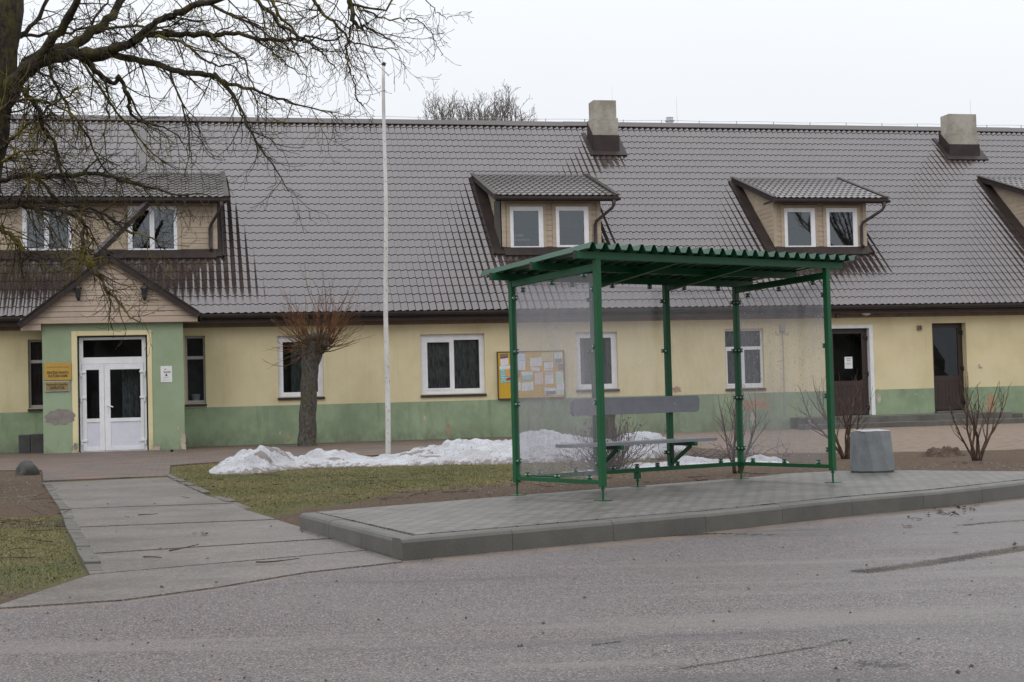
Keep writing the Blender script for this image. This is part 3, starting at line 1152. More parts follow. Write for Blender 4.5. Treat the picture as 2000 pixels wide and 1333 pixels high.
def tile_sheet(name, org, ux, us, un, width, slen, mat, parent, pitch=0.183, step=0.35, hw=0.030, hs=0.013, nw=10):
    """pressed steel tile sheet: waves across, a step at every course"""
    org, ux, us, un = map(lambda q: np.array(q, float), (org, ux, us, un))
    ncol = int(round(width / pitch)) * nw + 1
    t = np.arange(ncol) / nw
    fr = t - np.floor(t)
    fr = np.where(fr < 0.80, fr / 0.80 * 0.5, 0.5 + (fr - 0.80) / 0.20 * 0.5)
    wave = hw * (0.5 - 0.5 * np.cos(2 * math.pi * fr)) ** 1.25
    xs = t * pitch
    nc = max(1, int(round(slen / step)))
    st = slen / nc
    rows = []
    for k in range(nc):
        rows += [(k * st, -0.006), (k * st, hs), (k * st, hs), (k * st + st * 0.5, hs * 0.5), ((k + 1) * st, 0.0)]
    V, Fc = [], []
    for s_, h_ in rows:
        V.append(org + xs[:, None] * ux + s_ * us + (wave + h_)[:, None] * un)
    V = np.concatenate(V)
    for k in range(nc):
        for a in (0, 2, 3):
            r0 = (k * 5 + a) * ncol
            i = r0 + np.arange(ncol - 1)
            Fc.append(np.stack([i, i + 1, i + 1 + ncol, i + ncol], -1))
    return np_mesh(name, V, np.concatenate(Fc), mat, parent, smooth=True)


# openings in the main wall, measured at the depth of their frames
def rect(px0, py0, px1, py1, yl):
    a, b = L(px0, py0, yl), L(px1, py1, yl)
    return [a[0], b[0], b[1], a[1]]            # x0, x1, z0, z1


REC = 0.11
WINS = {
    'w0': rect(55, 664, 100, 797, REC), 'w1': rect(361, 657, 402.5, 788, REC), 'w2': rect(541, 657, 632, 774, REC),
    'w3': rect(819, 654, 947, 768, REC), 'w4': rect(1122, 650, 1206, 759, REC), 'w5': rect(1412, 643.5, 1491, 757, REC),
}
D1 = rect(1608, 636, 1706, 813, 0.16)
D2 = rect(1812.5, 632.5, 1884.5, 806, 0.22)
D1[2], D2[2] = 0.445, 0.50


def wall_part():
    mb = MB()
    holes = [tuple(v) for v in WINS.values()]
    mb.m = 0
    porch_x = (L(150, 800, -1.8)[0], L(300, 800, -1.8)[0])
    mb.holed(X0, X1, -0.15, WALL_TOP, holes + [tuple(D1), tuple(D2), (porch_x[0], porch_x[1], 0.05, 2.4)], 0.0, 0.30)
    # gable ends and rear wall
    for x in (X0, X1):
        mb.prism([Vector((x, 0, -0.15)), Vector((x, DEPTH, -0.15)), Vector((x, DEPTH, WALL_TOP)), Vector((x, RIDGE_Y, RIDGE_Z - 0.25)), Vector((x, 0, WALL_TOP))], (0.002, 0, 0))
    mb.box(X0, X1, DEPTH - 0.3, DEPTH, -0.15, WALL_TOP)
    return mb.build('wall', M['wall'], house)


wall_part()
sl = math.sqrt(1 + RTAN ** 2)
us = (0, 1 / sl, RTAN / sl)
un = (0, -RTAN / sl, 1 / sl)
roof = tile_sheet('roof', (X0 - 0.4, EAVE_Y, EAVE_Z - 0.02), (1, 0, 0), us, un, X1 - X0 + 0.8, (RIDGE_Y - EAVE_Y) * sl, M['tile'], house)
# rear slope, ridge cap, smooth joint strip between the two roof sections
mb = MB()
mb.face((X1 + 0.4, RIDGE_Y, RIDGE_Z), (X1 + 0.4, 2 * RIDGE_Y - EAVE_Y, EAVE_Z), (X0 - 0.4, 2 * RIDGE_Y - EAVE_Y, EAVE_Z), (X0 - 0.4, RIDGE_Y, RIDGE_Z))
mb.build('rear_slope', M['tile'], roof)
mb = MB()
for x in np.arange(X0 - 0.4, X1 + 0.3, 1.9):
    e = min(x + 1.94, X1 + 0.42)
    z = RIDGE_Z + random.uniform(-0.006, 0.006)
    cap = [(-0.19, -0.115), (-0.19, -0.098), (-0.05, 0.055), (0.05, 0.055), (0.19, -0.098), (0.19, -0.115), (0.05, 0.03), (-0.05, 0.03)]
    mb.prism([Vector((x, RIDGE_Y + a, z + b)) for a, b in cap], (e - x, 0, 0))
mb.build('ridge_cap', M['tile_d'], roof)
mb = MB()
for x in np.arange(X0, X1, 1.25):
    mb.box(x - 0.012, x + 0.012, RIDGE_Y - 0.012, RIDGE_Y + 0.012, RIDGE_Z + 0.05, RIDGE_Z + 0.15)
mb.tube([Vector((x, RIDGE_Y, RIDGE_Z + 0.135 + 0.012 * math.sin(x * 2.1))) for x in np.arange(X0, X1, 0.6)], [0.006] * len(np.arange(X0, X1, 0.6)), 4)
mb.build('lightning_conductor', M['steel'], roof)
mb = MB()
xa = RP(279, 300)[0]


def on_roof_box(mb, x0, x1, s0, s1, h0, h1):
    f = lambda x, s_, h: (x, EAVE_Y + us[1] * s_ + un[1] * h, EAVE_Z - 0.02 + us[2] * s_ + un[2] * h)
    mb.hexa([f(x0, s0, h0), f(x1, s0, h0), f(x1, s1, h0), f(x0, s1, h0), f(x0, s0, h1), f(x1, s0, h1), f(x1, s1, h1), f(x0, s1, h1)])


SL = (RIDGE_Y - EAVE_Y) * sl
on_roof_box(mb, xa - 0.10, xa + 0.10, SL - 3.4, SL - 0.1, 0.0, 0.052)
mb.build('joint_strip', M['tile_d'], roof)


def gutter(name, x0, x1, y, z, r, parent, mat):
    mb = MB()
    prof = []
    n = 8
    for i in range(n + 1):
        a = math.pi + math.pi * i / n
        prof.append((math.cos(a) * r, math.sin(a) * r))
    outer = [(-r - 0.008, 0.012), (-r - 0.008, 0.0)] + prof[0:] + [(r, 0.05)]
    inner = [(r - 0.008, 0.05)] + [(p[0] * 0.88, p[1] * 0.88) for p in prof[::-1]] + [(-r + 0.004, 0.012)]
    poly = outer + inner
    mb.prism([Vector((x0, y + a, z + b)) for a, b in poly], (x1 - x0, 0, 0))
    return mb.build(name, mat, parent)


gz_ = EAVE_Z - 0.075
px_l, px_r = L(40, 640, -2.0)[0], L(391, 620, -0.5)[0]
mb = MB()                                      # fascia board, soffit and frieze under the eaves
for a, b in ((X0 - 0.4, px_l - 0.05), (px_r, X1 + 0.4)):
    mb.box(a, b, EAVE_Y + 0.03, EAVE_Y + 0.055, EAVE_Z - 0.24, EAVE_Z - 0.02)
mb.build('fascia', M['trim'], house)
mb = MB()
mb.box(X0 - 0.4, X1 + 0.4, EAVE_Y + 0.056, -0.003, EAVE_Z - 0.235, EAVE_Z - 0.215)
mb.box(X0, X1, -0.022, 0.0 - 0.003, EAVE_Z - 0.34, EAVE_Z - 0.236)
mb.build('soffit', M['soffit'], house)
gutter('gutter', X0 - 0.4, px_l - 0.05, EAVE_Y - 0.055, gz_, 0.068, house, M['gutter'])
gutter('gutter', px_r + 0.02, X1 + 0.4, EAVE_Y - 0.055, gz_, 0.068, house, M['gutter'])


def window(name, r, yf, panes, frame_mat, inside='curtain', sash=(), sill=True, border=0.0, parent=None, depth=0.06, back=0.55, label=None):
    """frame mesh with sub-parts pane, curtain, sill. panes: fractions (x0,x1,z0,z1) of the frame rectangle"""
    x0, x1, z0, z1 = r
    w, h = x1 - x0, z1 - z0
    P = [(x0 + a * w, x0 + b * w, z0 + c * h, z0 + d * h) for a, b, c, d in panes]
    mb = MB()
    mb.holed(x0, x1, z0, z1, P, yf, depth, back=True)
    for i in sash:
        a, b, c, d = P[i]
        e = 0.05
        ex_ = [(a - e, b + e, c - e, c), (a - e, b + e, d, d + e), (a - e, a, c, d), (b, b + e, c, d)]
        for q in ex_:
            mb.box(q[0], q[1], yf - 0.014, yf - 0.0005, q[2], q[3])
    fr = mb.build(name, frame_mat, parent or house, bevel=0.004)
    if label:
        fr['label'] = label
    g = MB()
    for a, b, c, d in P:
        g.face((a - 0.002, yf + 0.03, c - 0.002), (b + 0.002, yf + 0.03, c - 0.002), (b + 0.002, yf + 0.03, d + 0.002), (a - 0.002, yf + 0.03, d + 0.002))
    g.build('pane', M['glass_up' if name.startswith('dormer') else 'glass'], fr)
    bx = MB()
    e = 0.25
    y0, y1 = yf + depth + 0.004, yf + back
    bx.face((x0 - e, y1, z0 - e), (x1 + e, y1, z0 - e), (x1 + e, y1, z1 + e), (x0 - e, y1, z1 + e))
    bx.face((x0 - e, y0, z0 - e), (x0 - e, y1, z0 - e), (x0 - e, y1, z1 + e), (x0 - e, y0, z1 + e))
    bx.face((x1 + e, y0, z0 - e), (x1 + e, y1, z0 - e), (x1 + e, y1, z1 + e), (x1 + e, y0, z1 + e))
    bx.face((x0 - e, y0, z1 + e), (x1 + e, y0, z1 + e), (x1 + e, y1, z1 + e), (x0 - e, y1, z1 + e))
    bx.face((x0 - e, y0, z0 - e), (x1 + e, y0, z0 - e), (x1 + e, y1, z0 - e), (x0 - e, y1, z0 - e))
    bx.build('room_behind', M['inside'], fr)
    if inside:
        cb = MB()
        spans = [(x0, x1)] if inside != 'sides' else [(x0, x0 + 0.25 * w), (x1 - 0.22 * w, x1)]
        if inside == 'left':
            spans = [(x0 + 0.3 * w, x0 + 0.62 * w)]
        mt = {'curtain': 'curtain', 'dark': 'curtain_d', 'sides': 'curtain', 'left': 'curtain', 'maroon': 'curtain_r'}[inside]
        for a, b in spans:
            n = max(8, int((b - a) / 0.025))
            pts = [(a + (b - a) * i / n, yf + 0.16 + 0.022 * math.sin(i * 1.15) + 0.012 * math.sin(i * 0.41)) for i in range(n + 1)]
            for i in range(n):
                cb.face((pts[i][0], pts[i][1], z0 + 0.01), (pts[i + 1][0], pts[i + 1][1], z0 + 0.01), (pts[i + 1][0], pts[i + 1][1], z1), (pts[i][0], pts[i][1], z1))
        cb.build('curtain', M[mt], fr, smooth=True)
    if sill:
        sb = MB()
        sb.hexa([(x0 - 0.02, -0.05, z0 - 0.075), (x1 + 0.02, -0.05, z0 - 0.075), (x1 + 0.02, yf - 0.016, z0 - 0.075), (x0 - 0.02, yf - 0.016, z0 - 0.075),
                 (x0 - 0.02, -0.05, z0 - 0.022), (x1 + 0.02, -0.05, z0 - 0.022), (x1 + 0.02, yf - 0.016, z0 + 0.006), (x0 - 0.02, yf - 0.016, z0 + 0.006)])
        sb.build('sill', M['sill'], fr, bevel=0.004)
    return fr


TWO = [(0.115, 0.46, 0.10, 0.865), (0.53, 0.925, 0.085, 0.90)]
TALL = [(0.10, 0.90, 0.70, 0.965), (0.10, 0.90, 0.045, 0.655)]
window('window', WINS['w0'], REC, TALL, M['grey_frame'], 'maroon')
w1 = window('window', WINS['w1'], REC, TALL, M['grey_frame'], None)
r = WINS['w1']
pot = MB()
pot.lathe([(0.085, 0), (0.088, 0.01), (0.105, 0.135), (0.115, 0.14), (0.115, 0.17), (0.10, 0.172), (0.095, 0.14)], ((r[0] + r[1]) / 2 + 0.0, REC + 0.20, r[2] + 0.06), 20)
po = pot.build('flower_pot', M['white'], house, smooth=True)
po.parent = None
po.location = BO
po.rotation_euler = (0, 0, BETA)
tag(po, 'white flower pot behind the narrow grey window beside the porch', 'flower pot')
mb = MB()
mb.box(r[0], r[1], REC + 0.075, REC + 0.40, r[2] + 0.02, r[2] + 0.058)
mb.build('inner_sill', M['white'], w1)
window('window', WINS['w2'], REC, [(0.12, 0.88, 0.075, 0.90)], M['pvc'], 'left', border=0.08)
window('window', WINS['w3'], REC, TWO, M['pvc'], 'dark', sash=(0,))
window('window', WINS['w4'], REC, [(0.125, 0.475, 0.085, 0.90), (0.545, 0.875, 0.085, 0.90)], M['pvc'], 'sides')
window('window', WINS['w5'], REC, [(0.045, 0.96, 0.70, 0.965), (0.085, 0.44, 0.075, 0.63), (0.53, 0.945, 0.075, 0.645)], M['pvc'], 'dark', sash=(1,))


# ---- doors on the right
def side_door(name, r, yf, label, white_jamb):
    x0, x1, z0, z1 = r
    if white_jamb:
        j = MB()
        j.box(x0, x0 + 0.10, yf - 0.10, yf + 0.10, z0, z1)
        j.box(x1 - 0.115, x1, yf - 0.155, yf + 0.10, z0, z1)
        j.box(x0 + 0.10, x1 - 0.115, yf - 0.155, yf + 0.10, z1 - 0.10, z1)
        jo = j.build('door_frame', M['white'], house, bevel=0.005)
        x0, x1, z1 = x0 + 0.105, x1 - 0.12, z1 - 0.105
    w, h = x1 - x0, z1 - z0
    hz = z0 + h * 0.40
    mb = MB()
    mb.holed(x0, x1, z0 + 0.02, z1, [(x0 + 0.14 * w, x1 - 0.14 * w, hz, z1 - 0.055 * h), (x0 + 0.14 * w, x1 - 0.14 * w, z0 + 0.055 * h, hz - 0.06 * h)], yf, 0.06, back=True)
    d = mb.build(name, M['brown_door'], house, bevel=0.004)
    d['label'] = label
    g = MB()
    g.face((x0 + 0.13 * w, yf + 0.025, hz), (x1 - 0.13 * w, yf + 0.025, hz), (x1 - 0.13 * w, yf + 0.025, z1 - 0.05 * h), (x0 + 0.13 * w, yf + 0.025, z1 - 0.05 * h))
    g.build('pane', M['glass_dark'], d)
    p = MB()
    n = 7
    for i in range(n):
        a, b = x0 + 0.14 * w + 0.72 * w * i / n, x0 + 0.14 * w + 0.72 * w * (i + 1) / n
        p.box(a + 0.003, b - 0.003, yf + 0.012, yf + 0.03, z0 + 0.055 * h, hz - 0.06 * h)
    p.box(x0 + 0.14 * w, x1 - 0.14 * w, yf + 0.03, yf + 0.035, z0 + 0.055 * h, hz - 0.06 * h)
    p.build('lower_panel', M['brown_door'], d)
    bk = MB()
    bk.box(x0, x1, yf + 0.8, yf + 0.82, z0, z1)
    bk.build('room_behind', M['inside'], d)
    hd = MB()
    hx = x0 + 0.055 * w
    hd.box(hx - 0.02, hx + 0.02, yf - 0.012, yf - 0.001, z0 + 0.42 * h, z0 + 0.53 * h)
    hd.bar((hx, yf - 0.05, z0 + 0.495 * h), (hx + 0.12, yf - 0.05, z0 + 0.495 * h), 0.02, 0.02)
    hd.bar((hx, yf - 0.05, z0 + 0.495 * h), (hx, yf - 0.01, z0 + 0.495 * h), 0.02, 0.02)
    hd.build('handle', M['black'], d)
    for t in (0.1, 0.49, 0.9):
        hb = MB()
        hb.box(x1 - 0.09, x1 + 0.02, yf - 0.045, yf - 0.001, z0 + t * h - 0.045, z0 + t * h + 0.03)
        hb.box(x1 - 0.005, x1 + 0.028, yf - 0.04, yf - 0.001, z0 + t * h - 0.10, z0 + t * h - 0.045)
        hb.build('hinge', M['black'], d, bevel=0.004)
    return d


side_door('side_door', D1, 0.16, 'brown glazed door in a white frame with a paper notice', True)
side_door('side_door', D2, 0.22, 'brown glazed door without a white frame', False)


# ---- steps in front of the doors: a thing of its own
steps = empty('doorstep', BO, BETA)
tag(steps, 'long two-tier concrete doorstep in front of the two brown doors', 'steps')
xs0 = L(1560, 820, -1.3)[0]
xs1, xs2 = L(1978, 812, -1.25)[0], X1 - 2
mb = MB()
mb.box(xs0 + 0.3, xs1, -1.25, -0.002, 0.02, 0.44)
mb.build('upper_step', M['steps'], steps, bevel=0.012)
mb = MB()
mb.box(xs0, xs2, -1.72, -1.252, -0.05, 0.275)
mb.build('lower_step', M['steps'], steps, bevel=0.012)
mb = MB()
mb.box(xs1 + 0.002, xs1 + 0.34, -1.20, -0.002, 0.02, 0.40)
mb.box(xs1 + 0.345, xs2, -1.24, -0.002, 0.02, 0.272)
mb.build('end_block', M['edge'], steps, bevel=0.012)
mb = MB()
mb.box(D2[0] - 0.01, D2[1] + 0.01, -0.16, 0.20, 0.441, 0.50)
mb.build('threshold', M['steps'], steps, bevel=0.006)


# ---- porch
PY = -1.8
pl, pr = L(83.5, 760, PY)[0], L(359.5, 760, PY)[0]
zg_top = L(220, 629, PY)[1]
dr = rect(154, 660, 288, 884, PY + 0.16)         # white door set
so = rect(139, 647.5, 300, 886, PY)               # cream surround outer edge
dr[2] = 0.15
so[2] = 0.10
porch = MB()
porch.holed(pl, pr, -0.1, zg_top + 0.02, [(dr[0] - 0.03, dr[1] + 0.035, -0.1, dr[3] + 0.03)], PY, 0.30)
porch.box(pl, pl + 0.25, PY + 0.002, -0.003, -0.1, zg_top + 0.02)
porch.box(pr - 0.25, pr, PY + 0.002, -0.003, -0.1, zg_top + 0.02)
po_ = porch.build('porch', M['porch'], house)
sb = MB()
sb.box(so[0], dr[0] - 0.032, PY - 0.022, PY + 0.16, 0.1, so[3])
sb.box(dr[1] + 0.037, so[1], PY - 0.022, PY + 0.16, 0.1, so[3])
sb.box(dr[0] - 0.032, dr[1] + 0.037, PY - 0.022, PY + 0.16, dr[3] + 0.032, so[3])
sb.build('door_surround', M['surround'], po_, bevel=0.012)


def blotch(name, cx, cz, rx, rz, y, mat, parent, seed=1, n=40, lobes=0.22, th=0.004, clip=(-99, 99)):
    rs = random.Random(seed)
    ph = [(rs.uniform(0, 6.3), rs.randint(2, 16), rs.uniform(0.2, 1.0)) for _ in range(9)]
    poly = []
    for i in range(n):
        t = -2 * math.pi * i / n
        k = 1 + lobes * sum(a * math.sin(f * t + p) for p, f, a in ph) / 2.4
        poly.append(Vector((min(max(cx + rx * k * math.cos(t), clip[0]), clip[1]), y - th, cz + rz * k * math.sin(t))))
    mb = MB()
    mb.prism(poly, (0, th + 0.001, 0))
    return mb.build(name, mat, parent)


def blotch_px(name, x0, y0, x1, y1, y, mat, parent, seed=1, **k):
    r = rect(x0, y0, x1, y1, y)
    return blotch(name, (r[0] + r[1]) / 2, (r[2] + r[3]) / 2, (r[1] - r[0]) / 2, (r[3] - r[2]) / 2, y, mat, parent, seed, **k)


b = blotch_px('plaster_patch', 88, 800, 147, 830, PY, M['grey_patch'], po_, 3, n=90, lobes=0.10, clip=(pl + 0.02, so[0] - 0.001))
b2 = blotch_px('plaster_patch', 88, 800, 147, 830, PY - 0.022, M['grey_patch'], po_, 3, n=90, lobes=0.10, clip=(so[0], 0))
b['label'] = 'grey bare render patch'
blotch_px('plaster_patch', 352, 848, 364, 884, PY, M['pale_patch'], po_, 5, lobes=0.3)
blotch_px('plaster_patch', 143, 866, 152, 879, PY - 0.022, M['grey_patch'], po_, 6, lobes=0.35)
blotch_px('plaster_patch', 141, 880, 153, 889, PY - 0.022, M['pale_patch'], po_, 7, lobes=0.4)
blotch_px('plaster_patch', 296, 872, 314, 882, PY - 0.022, M['pale_patch'], po_, 8, lobes=0.4)
blotch_px('plaster_patch', 346, 831, 350, 842, PY, M['pale_patch'], po_, 9, lobes=0.4)
blotch_px('plaster_patch', 1712, 770, 1721, 788, 0, M['pale_patch'], house, 10, lobes=0.35)
blotch_px('plaster_patch', 1448, 779, 1502, 801, 0, M['rust_patch'], house, 11, lobes=0.45)
blotch_px('plaster_patch', 1925, 772, 1945, 806, 0, M['rust_patch'], house, 12, lobes=0.5)
blotch_px('plaster_patch', 1465, 808, 1475, 828, 0, M['pale_patch'], house, 13, lobes=0.5)
blotch_px('plaster_patch', 872, 829, 879, 850, 0, M['rust_patch'], house, 14, lobes=0.5)
blotch_px('plaster_patch', 545, 842, 549, 850, 0, M['pale_patch'], house, 15, lobes=0.5)
blotch_px('plaster_patch', 560, 851, 568, 858, 0, M['rust_patch'], house, 16, lobes=0.5)
blotch_px('plaster_patch', 1312, 756, 1330, 767, 0, M['rust_patch'], house, 17, lobes=0.4)

# double door with top light
x0, x1, z0, z1 = dr
yd = PY + 0.16
ztr = L(220, 702, yd)[1]
mb = MB()
mb.holed(x0, x1, z0, z1, [(x0 + 0.09, x1 - 0.09, ztr + 0.05, z1 - 0.06), (x0 + 0.055, x1 - 0.055, z0 + 0.03, ztr - 0.10)], yd, 0.07, back=True)
df = mb.build('entrance_door', M['pvc'], house, bevel=0.005)
g = MB()
g.face((x0 + 0.085, yd + 0.03, ztr + 0.045), (x1 - 0.085, yd + 0.03, ztr + 0.045), (x1 - 0.085, yd + 0.03, z1 - 0.055), (x0 + 0.085, yd + 0.03, z1 - 0.055))
g.build('top_light', M['glass'], df)
xm = L(204.5, 800, yd)[0]
zg0, zg1 = L(220, 817, yd)[1], L(220, 722, yd)[1]
zp0, zp1 = L(220, 873, yd)[1], L(220, 824, yd)[1]


def leaf(a, b, ga, gb):
    m1 = MB()
    m1.holed(a, b, z0 + 0.035, ztr - 0.105, [(ga, gb, zg0, zg1), (ga, gb, zp0, zp1)], yd - 0.012, 0.05, back=True)
    lf = m1.build('door_leaf', M['pvc'], df, bevel=0.006)
    m2 = MB()
    m2.face((ga - 0.003, yd + 0.014, zg0), (gb + 0.003, yd + 0.014, zg0), (gb + 0.003, yd + 0.014, zg1), (ga - 0.003, yd + 0.014, zg1))
    q = m2.build('door_pane', M['glass'], df)
    m3 = MB()
    m3.box(ga - 0.003, gb + 0.003, yd + 0.006, yd + 0.02, zp0 - 0.003, zp1 + 0.003)
    m3.build('lower_panel', M['pvc_panel'], df)


leaf(x0 + 0.06, xm - 0.003, L(169.5, 800, yd)[0], L(194.5, 800, yd)[0])
leaf(xm + 0.003, x1 - 0.06, L(216, 800, yd)[0], L(275, 800, yd)[0])
mb = MB()
hx, hz = L(210, 792, yd)
mb.box(hx - 0.018, hx + 0.018, yd - 0.026, yd - 0.0125, hz - 0.15, hz + 0.10)
mb.bar((hx, yd - 0.07, hz), (hx, yd - 0.02, hz), 0.022, 0.022)
mb.bar((hx, yd - 0.07, hz + 0.005), (hx + 0.13, yd - 0.07, hz - 0.045), 0.02, 0.026)
mb.build('handle', M['pvc'], df, bevel=0.004)
for xh, sgn in ((x0 + 0.055, 1), (x1 - 0.055, -1)):
    for py in (728, 778, 862):
        zh = L(160, py, yd)[1] if sgn > 0 else L(285, py - 2, yd)[1]
        hb = MB()
        hb.box(min(xh, xh + sgn * 0.10), max(xh, xh + sgn * 0.10), yd - 0.045, yd - 0.0125, zh - 0.02, zh + 0.025)
        hb.box(min(xh - sgn * 0.035, xh), max(xh - sgn * 0.035, xh), yd - 0.045, yd - 0.001, zh - 0.10, zh + 0.02)
        hb.build('hinge', M['pvc'], df, bevel=0.005)
mb = MB()
mb.box(pl + 0.26, pr - 0.26, -0.35, -0.33, 0.1, zg_top)
mb.box(pl + 0.26, pr - 0.26, PY + 0.31, -0.33, 0.14, 0.16)
mb.box(pl + 0.26, pr - 0.26, PY + 0.31, -0.33, zg_top, zg_top + 0.02)
mb.build('hall_behind', M['inside'], df)
mb = MB()
n = 22
for (a, b, c) in ((0.62, 0.93, 1.0), (0.30, 0.42, 0.6)):
    xa_, xb_ = x0 + a * (x1 - x0), x0 + b * (x1 - x0)
    for i in range(n):
        p0, p1 = xa_ + (xb_ - xa_) * i / n, xa_ + (xb_ - xa_) * (i + 1) / n
        mb.face((p0, yd + 0.55 + 0.03 * math.sin(i), 0.3), (p1, yd + 0.55 + 0.03 * math.sin(i + 1), 0.3), (p1, yd + 0.55 + 0.03 * math.sin(i + 1), 2.1), (p0, yd + 0.55 + 0.03 * math.sin(i), 2.1))
mb.build('curtain', M['curtain'], df, smooth=True)

# gable
GY_ = PY - 0.16
ax, az = L(213, 500, GY_)
glx, glz = L(38, 634, GY_)
grx, grz = L(389, 614, GY_)
gbz = L(220, 629, GY_)[1]
gl_, gr_ = L(40, 640, GY_)[0], L(386, 625, GY_)[0]
gm = MB()
sl_l, sl_r = (az - glz) / (ax - glx), (az - grz) / (grx - ax)
nb_ = 12
bh = (az - 0.06 - gbz) / nb_
for i in range(nb_):
    zb_, zt_ = gbz + i * bh + 0.008, gbz + (i + 1) * bh - 0.002
    if i == 0:
        zb_ -= 0.10 * 0
    def xl(z):
        return max(gl_, ax - (az - 0.05 - z) / sl_l)
    def xr(z):
        return min(gr_, ax + (az - 0.05 - z) / sl_r)
    if xl(zt_) >= xr(zt_):
        zt_ = az - 0.07
    poly = [Vector((xl(zb_), GY_, zb_)), Vector((xr(zb_), GY_, zb_)), Vector((xr(zt_), GY_ + 0.012, zt_)), Vector((xl(zt_), GY_ + 0.012, zt_))]
    gm.prism(poly, (0, 0.025, 0))
gm.prism([Vector((gl_, GY_ + 0.04, gbz + 0.01)), Vector((gr_, GY_ + 0.04, gbz + 0.01)), Vector((ax, GY_ + 0.04, az - 0.06))], (0, 0.02, 0))
gm.box(gl_, gr_, GY_ - 0.012, GY_ + 0.02, gbz - 0.02, gbz + 0.10)
gm.box(gl_, pl - 0.01, GY_ + 0.02, GY_ + 0.5, gbz - 0.17, gbz + 0.01)
gm.box(gl_, gr_, GY_ + 0.022, PY + 0.02, gbz - 0.02, gbz - 0.001)
gable = gm.build('porch_gable', M['siding_p'], house)
# porch roof slopes run back into the main roof
yr_ = EAVE_Y + (az - EAVE_Z) / RTAN + 0.3
rm = MB()
for sx, ex_, ez_ in ((-1, glx, glz), (1, grx, grz)):
    p = [Vector((ax, GY_ - 0.12, az + 0.03)), Vector((ax, yr_, az + 0.03)), Vector((ex_, yr_, ez_ + 0.03)), Vector((ex_, GY_ - 0.12, ez_ + 0.03))]
    rm.prism(p if sx > 0 else p[::-1], (0, 0, 0.03))
porch_roof = rm.build('porch_roof', M['tile_d'], house)
rk = MB()
for ex_, ez_ in ((glx, glz), (grx, grz)):
    rk.bar((ax, GY_ - 0.125, az - 0.035), (ex_, GY_ - 0.125, ez_ - 0.045), 0.03, 0.15)
    rk.bar((ax, GY_ - 0.12, az + 0.055), (ex_, GY_ - 0.12, ez_ + 0.045), 0.10, 0.03)
rk.bar((ax, GY_ - 0.13, az + 0.085), (ax, yr_, az + 0.085), 0.16, 0.03)
rk.build('rake_trim', M['trim'], porch_roof)


